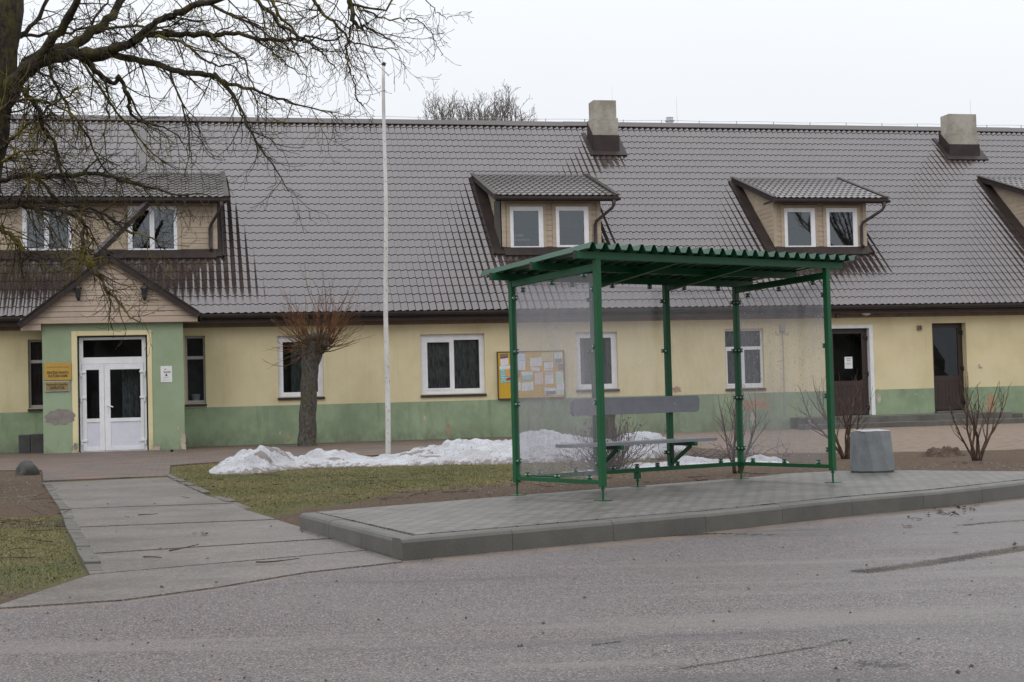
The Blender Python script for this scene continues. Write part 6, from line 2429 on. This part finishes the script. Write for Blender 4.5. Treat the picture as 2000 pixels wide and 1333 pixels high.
# notice board on the main wall
yb0 = -0.07
r = rect(972.5, 689, 1102.5, 775.5, yb0)
mb = MB()
mb.box(r[0], r[1], yb0, -0.002, r[2], r[3])
o, c = btag(mb, 'notice_board', None, 'yellow wooden notice board covered with pinned papers, seen beside and through the shelter wall', 'notice board')
fix(mb, 'board', M['board'], o, c)
mb = MB()
t = 0.022
mb.box(r[0] - t, r[0] - 0.001, yb0 - 0.016, -0.003, r[2] - t, r[3] + t)
mb.box(r[1] + 0.001, r[1] + t, yb0 - 0.016, -0.003, r[2] - t, r[3] + t)
mb.box(r[0] - 0.001, r[1] + 0.001, yb0 - 0.016, -0.003, r[3] + 0.001, r[3] + t)
mb.box(r[0] - 0.001, r[1] + 0.001, yb0 - 0.016, -0.003, r[2] - t, r[2] - 0.001)
fix(mb, 'frame', M['wood'], o, c)
PAL = {'w': m_print('white_notice', (0.72, 0.72, 0.74, 1), (0.12, 0.12, 0.14, 1), 11, 0.5), 'g': m_print('pale_green_notice', (0.60, 0.70, 0.62, 1), (0.1, 0.28, 0.2, 1), 8, 0.5),
       'y': m_print('yellow_notice', (0.62, 0.53, 0.28, 1), (0.2, 0.15, 0.08, 1), 8, 0.5), 'b': m_print('blue_white_notice', (0.42, 0.52, 0.70, 1), (0.70, 0.72, 0.76, 1), 3, 0.62),
       'p': m_print('pinkish_notice', (0.66, 0.52, 0.45, 1), (0.3, 0.2, 0.25, 1), 10, 0.5), 'd': m_print('dark_notice', (0.10, 0.11, 0.13, 1), (0.32, 0.34, 0.36, 1), 6, 0.5),
       't': m_print('teal_notice', (0.20, 0.42, 0.40, 1), (0.6, 0.68, 0.66, 1), 6, 0.5), 'r': simple('red_strip', (0.42, 0.03, 0.03, 1), None, 5, 0.5), 'o': simple('orange_block', (0.70, 0.36, 0.08, 1), None, 5, 0.5)}
PAPERS = [(246, 212, 346, 250, 'd'), (246, 251, 346, 268, 'r'), (249, 270, 352, 360, 'w'), (240, 366, 390, 410, 'w'), (243, 411, 390, 580, 't'), (315, 408, 372, 500, 'o'), (325, 520, 388, 550, 'r'),
          (462, 206, 574, 320, 'b'), (462, 321, 574, 418, 'w'), (636, 262, 786, 370, 'w'), (780, 196, 936, 304, 'y'), (948, 192, 1054, 324, 'w'), (958, 272, 1046, 318, 'd'), (814, 320, 936, 396, 'w'),
          (1000, 342, 1074, 416, 'd'), (648, 386, 758, 430, 'w'), (816, 406, 928, 428, 'w'), (526, 446, 668, 490, 'w'), (526, 491, 668, 552, 't'), (692, 456, 802, 610, 'p'), (830, 450, 940, 476, 'p'), (830, 477, 940, 600, 'w'),
          (966, 444, 1068, 600, 'g'), (380, 584, 515, 690, 'w'), (526, 580, 678, 688, 'w'), (824, 656, 974, 745, 'w'), (836, 696, 970, 735, 'd'), (978, 600, 1080, 680, 'w'), (978, 681, 1080, 740, 'g'), (470, 426, 504, 514, 'd')]
for i, (a, b_, d, e, k) in enumerate(PAPERS):
    q = rect(940 + a / 6.667, 660 + b_ / 6.667, 940 + d / 6.667, 660 + e / 6.667, yb0)
    dz = yb0 - 0.002 - 0.0016 * (i % 7) - (0.008 if k in 'ord' else 0)
    mb = MB()
    an = random.uniform(-0.012, 0.012)
    mb.hexa([(q[0], dz, q[2] + an), (q[1], dz, q[2] - an), (q[1], dz + 0.001, q[2] - an), (q[0], dz + 0.001, q[2] + an), (q[0], dz, q[3] + an), (q[1], dz, q[3] - an), (q[1], dz + 0.001, q[3] - an), (q[0], dz + 0.001, q[3] + an)])
    fix(mb, 'pinned_paper', PAL[k], o, c)

# paper notice on the first brown door
yn = 0.185 - 0.012
q = rect(1650, 697.5, 1666, 720, 0.16)
mb = MB()
mb.box(q[0], q[1], 0.183, 0.1845, q[2], q[3])
o, c = btag(mb, 'paper_notice', None, 'white paper notice taped inside the framed brown door', 'notice')
fix(mb, 'sheet', M['white'], o, c)
mb = MB()
for (a, b_, d, th) in ((0.24, 0.8, 0.14, 0.05), (0.28, 0.76, 0.29, 0.045), (0.15, 0.87, 0.50, 0.022), (0.15, 0.85, 0.62, 0.022)):
    n = 8
    for k in range(n):
        x_ = q[0] + (q[1] - q[0]) * (a + (b_ - a) * k / n)
        mb.box(x_, x_ + (q[1] - q[0]) * (b_ - a) / n * 0.8, 0.1815, 0.1825, q[3] - (q[3] - q[2]) * (d + th), q[3] - (q[3] - q[2]) * d)
fix(mb, 'print', M['ink'], o, c)
# alarm sounder, ceiling lamp, vent and junction box under the eaves
x_, z_ = L(1657, 611, -0.10)
mb = MB()
mb.lathe([(0.0, 0.055), (0.055, 0.055), (0.06, 0.0), (0.05, -0.04), (0.02, -0.055)], (x_, -0.10, z_), 12)
mb.box(x_ - 0.05, x_ + 0.05, -0.10, -0.023, z_ - 0.02, z_ + 0.05)
o, c = btag(mb, 'alarm_sounder', None, 'small red alarm sounder under the eaves above the framed brown door', 'alarm')
fix(mb, 'casing', M['alarm'], o, c)
x_, z_ = L(1692, 612, -0.16)
mb = MB()
mb.lathe([(0.13, 0.045), (0.13, 0.03), (0.125, -0.01), (0.09, -0.05), (0.03, -0.065)], (x_, -0.16, z_), 16)
o, c = btag(mb, 'eaves_lamp', None, 'round white lamp under the eaves beside the red alarm', 'lamp')
fix(mb, 'lamp_shade', M['white'], o, c, smooth=True)
q = rect(1792, 636, 1801, 645, -0.05)
mb = MB()
mb.holed(q[0], q[1], q[2], q[3], [(q[0] + 0.03, q[1] - 0.03, q[2] + 0.03, q[3] - 0.03)], -0.05, 0.045, back=True)
for k in range(3):
    zz = q[2] + 0.045 + k * 0.03
    mb.box(q[0] + 0.025, q[1] - 0.025, -0.035, -0.02, zz, zz + 0.012)
o, c = btag(mb, 'wall_vent', None, 'small beige square vent on the wall between the two brown doors', 'vent')
fix(mb, 'grille', M['soffit'], o, c, bevel=0.003)
q = rect(1524, 634, 1534, 648, -0.06)
mb = MB()
mb.box(q[0], q[1], -0.06, -0.002, q[2], q[3])
mb.box(q[0] + 0.02, q[1] - 0.02, -0.066, -0.0605, q[2] + 0.02, q[3] - 0.02)
o, c = btag(mb, 'junction_box', None, 'grey junction box with a cable on the wall behind the shelter end', 'junction box')
fix(mb, 'casing', M['grey_frame'], o, c, bevel=0.004)
mb = MB()
xc = (q[0] + q[1]) / 2
mb.tube([Vector((xc, -0.02, q[2])), Vector((xc + 0.01, -0.012, q[2] - 0.4)), Vector((xc, -0.012, 0.5))], [0.012, 0.012, 0.012], 6)
for s_ in (-1, 1):
    mb.tube([Vector((xc + s_ * 0.03, -0.02, q[2])), Vector((xc + s_ * 0.09, -0.02, q[2] - 0.09)), Vector((xc + s_ * 0.17, -0.015, q[2] - 0.07)), Vector((xc + s_ * 0.19, -0.012, q[2] + 0.0))], [0.007] * 4, 5)
fix(mb, 'cable', M['grey_frame'], o, c)
x_, z_ = L(1915, 715, -0.03)
mb = MB()
mb.bar((x_ - 0.03, -0.03, z_ + 0.05), (x_ - 0.03, -0.03, z_ - 0.03), 0.02, 0.02)
mb.bar((x_ - 0.03, -0.03, z_ - 0.03), (x_ + 0.05, -0.03, z_ - 0.04), 0.02, 0.02)
mb.bar((x_ - 0.03, -0.03, z_ + 0.04), (x_ - 0.03, -0.001, z_ + 0.04), 0.016, 0.016)
o, c = btag(mb, 'wall_hook', None, 'small hook on the yellow wall past the unframed brown door', 'hook')
fix(mb, 'hook', M['grey_frame'], o, c)

# dark planter beside the porch
q = rect(36, 850, 92, 884, -0.75)
mb = MB()
mb.holed(q[0], q[1], 0.15, q[3], [], -0.75, 0.3, back=True)
xm_ = q[0] + (q[1] - q[0]) * 0.42
o, c = btag(mb, 'planter', None, 'dark stone planter box on the pavers beside the porch wall', 'planter')
mb = MB()
mb.box(q[0], xm_ - 0.004, -0.75, -0.42, 0.15, q[3])
mb.box(xm_ + 0.004, q[1], -0.77, -0.42, 0.15, q[3] + 0.01)
fix(mb, 'box', M['planter'], o, c, bevel=0.015)


def boulder(name, px, py, w, h, mat, label, cat, seed):
    b = on_ground(px, py)
    rs_ = np.random.default_rng(seed)
    n, m_ = 28, 20
    V = []
    ax = rs_.normal(size=(9, 3))
    for j in range(m_ + 1):
        for i in range(n):
            t, f = 2 * math.pi * i / n, math.pi * j / m_
            d = np.array([math.sin(f) * math.cos(t), math.sin(f) * math.sin(t), math.cos(f)])
            k = 1 + 0.17 * sum(math.sin(2.6 * (d @ a) + a[0] * 3) for a in ax) / 3
            V.append((d[0] * w * k, d[1] * w * 0.8 * k, max(-0.25, d[2]) * h * k))
    F_ = [(j * n + i, (j + 1) * n + i, (j + 1) * n + (i + 1) % n, j * n + (i + 1) % n) for j in range(m_) for i in range(n)]
    o = np_mesh(name, V, F_, mat, smooth=True)
    o.location = b
    tag(o, label, cat)
    return o


boulder('boulder', 53, 928, 0.20, 0.24, M['rock'], 'rounded dark mossy boulder beside the top of the path', 'boulder', 2)


def soil_heap(px, py, w, d, h, seed, label):
    b = on_ground(px, py)
    n = 70
    xs = np.linspace(-1, 1, n)
    X, Y = np.meshgrid(xs, xs)
    r = np.sqrt(X ** 2 + Y ** 2)
    Z = h * np.clip(1 - r ** 2, 0, 1) ** 1.2 + np.clip(1 - r, 0, 0.5) * 2 * (0.10 * np.abs(fbm2(X * w, Y * d, 4.0, 4, seed)) + 0.08 * fbm2(X * w, Y * d, 9.0, 4, seed + 1)) * h / 0.12 - 0.02
    V = np.stack([X * w, Y * d, Z], -1).reshape(-1, 3)
    idx = np.arange(n * n).reshape(n, n)
    f = np.stack([idx[:-1, :-1], idx[:-1, 1:], idx[1:, 1:], idx[1:, :-1]], -1).reshape(-1, 4)
    o = np_mesh('soil_heap', V, f, M['soilheap'], smooth=True)
    o.location = b - Vector((0, 0, 0.02))
    tag(o, label, 'soil')


soil_heap(1842, 892, 0.50, 0.45, 0.14, 0.4, 'crumbly heap of dark turned soil between the bin and the reddish shrub')
soil_heap(1915, 905, 0.75, 0.5, 0.05, 0.9, 'low mound of soil around the foot of the reddish shrub')


# ------------------------------------------------------------------ ground cover and litter
def grass():
    rs_ = np.random.default_rng(3)
    n = 420000
    x = rs_.uniform(-9, 6.5, n)
    y = rs_.uniform(9.0, 29, n)
    d = y - road_edge(x)
    db = y - np.interp(x, bx_, by_)
    ok = d > 0.12
    ok &= ~((x > CORNER_BACK.x - 0.02) & (db < 0.03))
    ok &= ~((x > -2.4) & (x < 0) & (y < np.interp(x, [-2.1, -0.8], [14.4, 11.0])))
    # zone value from the ground mesh
    gx, gy = GX[0], GY[:, 0]
    ix = np.clip(np.searchsorted(gx, x), 1, len(gx) - 1)
    iy = np.clip(np.searchsorted(gy, y), 1, len(gy) - 1)
    z = GG[iy, ix] + 0.9 * fbm2(x, y, 1.4, 4, 6.0) * 0.5
    ok &= (rs_.uniform(0, 1, n) < np.clip((z - 0.30) * 1.6, 0.05 * (fbm2(x, y, 2.3, 3, 9.0) > 0.05), 1)) & (GS[iy, ix] < 0.4)
    # not on the path, its apron or the forecourt
    pL = [on_ground(*p, 0, True) for p in [(60, 905), (72, 945), (95, 980), (105, 996), (113, 1012), (118, 1032), (137, 1067), (142, 1084), (160, 1121), (-10, 1176)]]
    pR = [on_ground(*p, 0, True) for p in [(345, 905), (343, 930), (420, 966), (500, 996), (532, 1016), (595, 1039), (640, 1058), (760, 1097)]]
    lx = np.interp(y, [p.y for p in pL][::-1], [p.x for p in pL][::-1])
    rx = np.interp(y, [p.y for p in pR][::-1], [p.x for p in pR][::-1])
    ok &= ~((x > lx) & (x < rx))
    fr = [on_ground(*p, 0, True) for p in [(-500, 922), (82, 921), (327, 912), (420, 905), (700, 893), (1000, 880), (1335, 868)]]
    ok &= y < np.interp(x, [p.x for p in fr], [p.y for p in fr]) - 0.03
    x, y = x[ok], y[ok]
    n = len(x)
    zz = gh(x, y)
    near = 0.018 * fbm2(x, y, 1.6, 4, 1.0)
    zz = zz + near - 0.004
    h = rs_.uniform(0.008, 0.026, n)
    a = rs_.uniform(0, 2 * math.pi, n)
    w = rs_.uniform(0.004, 0.0075, n)
    lean = rs_.normal(0, 0.7, (n, 2)) * h[:, None]
    V = np.zeros((n, 3, 3))
    V[:, 0] = np.stack([x - w * np.cos(a), y - w * np.sin(a), zz], -1)
    V[:, 1] = np.stack([x + w * np.cos(a), y + w * np.sin(a), zz], -1)
    V[:, 2] = np.stack([x + lean[:, 0], y + lean[:, 1], zz + h], -1)
    m = NT('grass_blades')
    at = m.n('Attribute', attribute_name='tone')
    base = m.mix(m.ramp(at.outputs['Fac'], 0.15, 0.55), (0.240, 0.195, 0.085, 1), (0.165, 0.150, 0.052, 1))
    m.color(m.mix(m.ramp(at.outputs['Fac'], 0.6, 0.95), base, (0.085, 0.115, 0.032, 1)))
    m.rough(0.6)
    m.spec(0.3)
    o = np_mesh('grass', V.reshape(-1, 3), np.arange(n * 3).reshape(n, 3), m.m, nper=3)
    t = np.clip(0.45 + 0.9 * fbm2(x, y, 0.9, 4, 8.0) + rs_.normal(0, 0.16, n), 0, 1)
    aa = o.data.attributes.new('tone', 'FLOAT', 'POINT')
    aa.data.foreach_set('value', np.repeat(t, 3).astype(np.float32))
    tag(o, 'short patchy winter grass on the lawn', 'grass', kind='stuff')


grass()


def litter():
    rs_ = random.Random(9)
    # stones and crumbs on soil, road edge and path
    mb = MB()
    spots = []
    for _ in range(1500):
        px, py = rs_.uniform(560, 2000), rs_.uniform(905, 965)
        spots.append((px, py, 0.006, 0.016))
    for _ in range(160):
        spots.append((rs_.uniform(0, 82), rs_.uniform(932, 985), 0.006, 0.018))
    for _ in range(200):
        px, py = rs_.uniform(0, 170), rs_.uniform(1080, 1170)
        spots.append((px, py, 0.003, 0.008))
    for px, py, a, b_ in spots:
        p = on_ground(px, py)
        if p.y < np.interp(p.x, bx_, by_) + 0.05 and p.x > CORNER_BACK.x:
            continue
        if p.y < road_edge(p.x) + 0.05:
            continue
        s_ = rs_.uniform(a, b_)
        c = p + Vector((0, 0, s_ * 0.4))
        q = [c + Vector((rs_.uniform(0.7, 1.3) * s_ * dx, rs_.uniform(0.7, 1.3) * s_ * dy, rs_.uniform(0.6, 1) * s_ * dz)) for dx, dy, dz in ((1, 0, 0), (0, 1, 0), (-1, 0, 0), (0, -1, 0), (0, 0, 1), (0, 0, -1))]
        for f in ((0, 1, 4), (1, 2, 4), (2, 3, 4), (3, 0, 4)):
            mb.face(*[q[i] for i in f])
    o = mb.build('gravel', M['stone'])
    tag(o, 'loose stones scattered over the turned soil', 'gravel', kind='stuff')
    # crumbs of dirt on the road and path
    mb = MB()
    for _ in range(230):
        px, py = rs_.uniform(0, 2000), rs_.uniform(990, 1333)
        p = at_z(px, py, 0.003)
        d_ = p.y - road_edge(p.x)
        z = 0.002
        if d_ > -0.03:
            continue
        s_ = rs_.choice([0.003, 0.004, 0.004, 0.005, 0.006, 0.008, 0.011])
        c = Vector((p.x, p.y, z + s_ * 0.3))
        q = [c + Vector((rs_.uniform(0.6, 1.4) * s_ * dx, rs_.uniform(0.6, 1.4) * s_ * dy, rs_.uniform(0.5, 1) * s_ * dz)) for dx, dy, dz in ((1, 0, 0), (0, 1, 0), (-1, 0, 0), (0, -1, 0), (0, 0, 1))]
        for f in ((0, 1, 4), (1, 2, 4), (2, 3, 4), (3, 0, 4)):
            mb.face(*[q[i] for i in f])
    for px, py in ((210, 986), (302, 985), (245, 1010), (250, 1012), (227, 1040), (405, 1093), (157, 1076), (313, 1074), (137, 1170), (590, 1040), (621, 1049), (170, 950), (268, 953), (365, 951), (530, 1030), (315, 1150), (422, 1140), (180, 1095)):
        p = on_ground(px, py, 0.024, True)
        s_ = rs_.uniform(0.012, 0.022)
        c = p + Vector((0, 0, 0.006))
        q = [c + Vector((rs_.uniform(0.6, 1.4) * s_ * dx, rs_.uniform(0.6, 1.4) * s_ * dy, rs_.uniform(0.5, 0.9) * s_ * dz)) for dx, dy, dz in ((1, 0, 0), (0, 1, 0), (-1, 0, 0), (0, -1, 0), (0, 0, 1))]
        for f in ((0, 1, 4), (1, 2, 4), (2, 3, 4), (3, 0, 4)):
            mb.face(*[q[i] for i in f])
    o = mb.build('dirt_crumbs', M['leaf'])
    tag(o, 'dark crumbs of dirt scattered over the road and path', 'dirt', kind='stuff')
    # twigs
    mb = MB()
    for _ in range(110):
        px, py = rs_.choice([(rs_.uniform(350, 1000), rs_.uniform(925, 985)), (rs_.uniform(0, 130), rs_.uniform(970, 1090)), (rs_.uniform(1000, 1500), rs_.uniform(925, 955))])
        p = on_ground(px, py, 0.012)
        if p.y < np.interp(p.x, bx_, by_) + 0.05 and p.x > CORNER_BACK.x:
            continue
        a = rs_.uniform(0, 3.14)
        q = polyline(p, Vector((math.cos(a), math.sin(a), 0.02)), rs_.uniform(0.08, 0.42), 4, rs_, 0.12)
        for v in q:
            v.z = max(v.z, float(gh(v.x, v.y)) + 0.008)
        mb.tube(q, taper(rs_.uniform(0.003, 0.007), 0.002, 4), 4)
    for px, py, a, ln in ((500, 1098, 0.0, 0.32), (330, 1076, 0.2, 0.25), (280, 1088, 0.1, 0.14), (270, 1006, 0.2, 0.2)):
        p = on_ground(px, py, 0.03, True)
        q = polyline(p, Vector((math.cos(a), math.sin(a), 0.0)), ln, 4, rs_, 0.06)
        mb.tube(q, taper(0.006, 0.003, 4), 4)
    o = mb.build('fallen_twigs', M['shrub'])
    tag(o, 'fallen twigs lying on the lawn, soil and path', 'twigs', kind='stuff')
    # leaves
    mb = MB()

    def leaf_at(p, s_):
        a = rs_.uniform(0, 6.28)
        e = Vector((math.cos(a), math.sin(a), rs_.uniform(-0.1, 0.3))) * s_
        f = Vector((-math.sin(a), math.cos(a), rs_.uniform(-0.2, 0.4))) * s_ * 0.55
        u = Vector((0, 0, s_ * 0.3))
        mb.face(p - e, p + f + u * 0.6, p + e + u, p - f + u * 0.2)
    for _ in range(160):
        px, py = rs_.uniform(340, 1010), rs_.uniform(918, 980)
        p = on_ground(px, py, 0.012)
        if p.y < np.interp(p.x, bx_, by_) + 0.05 and p.x > CORNER_BACK.x:
            continue
        leaf_at(p, rs_.uniform(0.012, 0.03))
    for cx, cy, n, sx, sy in ((1825, 1000, 14, 12, 2), (1855, 1002, 18, 14, 2.5), (1870, 990, 16, 16, 2.5), (1898, 994, 10, 10, 2), (1785, 1013, 8, 7, 1.5), (1760, 1028, 8, 15, 1), (1868, 1042, 4, 4, 1), (1896, 1015, 4, 4, 1), (1810, 1007, 4, 4, 1), (388, 1042, 7, 9, 1), (943, 884, 8, 5, 2), (1985, 1063, 3, 3, 1)):
        for _ in range(n):
            px, py = rs_.gauss(cx, sx), rs_.gauss(cy, sy)
            p = at_z(px, max(py, 985) if cy > 985 and cx > 1000 else py, 0.012) if cx > 1000 else on_ground(px, py, 0.03, cx < 500)
            leaf_at(p, rs_.uniform(0.012, 0.035))
    o = mb.build('fallen_leaves', M['leaf'])
    tag(o, 'brown rotten leaves on the lawn and along the kerb', 'leaves', kind='stuff')


litter()


# a dark wood and a bare tree across the road, seen only mirrored in the window panes
def far_wood():
    xs = np.arange(-90, 91, 1.5)
    V, F_ = [], []
    rows = 8
    for j in range(rows + 1):
        t = j / rows
        for x in xs:
            h = 10.0 + 1.6 * math.sin(x * 0.21) + 1.1 * math.sin(x * 0.57 + 1) + random.uniform(-0.7, 0.7)
            V.append((x, -46 - 2.0 * math.sin(t * 3.1) + random.uniform(-0.9, 0.9) - 5 * t, -0.2 + h * t))
    n = len(xs)
    for j in range(rows):
        for i in range(n - 1):
            a = j * n + i
            F_.append((a + 1, a, a + n, a + n + 1))
    o = np_mesh('far_wood', V, F_, simple('dark_wood', (0.060, 0.056, 0.048, 1), (0.125, 0.112, 0.10, 1), 0.6, 0.9))
    tag(o, 'dark bushes across the road mirrored in the ground floor panes', 'wood', kind='stuff')


far_wood()

# bare tree on the far side of the road, mirrored in the dormer panes
def mirror_tree():
    yf = RP(1603, 491)[1]
    x_, z_ = L(1640, 448, yf)
    w = bworld(x_, yf, z_)
    d = (w - CAM).normalized()
    d = d - BN * (2 * d.dot(BN))
    p = w + d * 78.0
    t = far_tree(985, 60, 92, 300, 'bare tree across the road mirrored in the dormer panes above the shelter', 8)
    t.location = (p.x, p.y, p.z - 17.0)
    if 'group' in t.keys():
        del t['group']


mirror_tree()
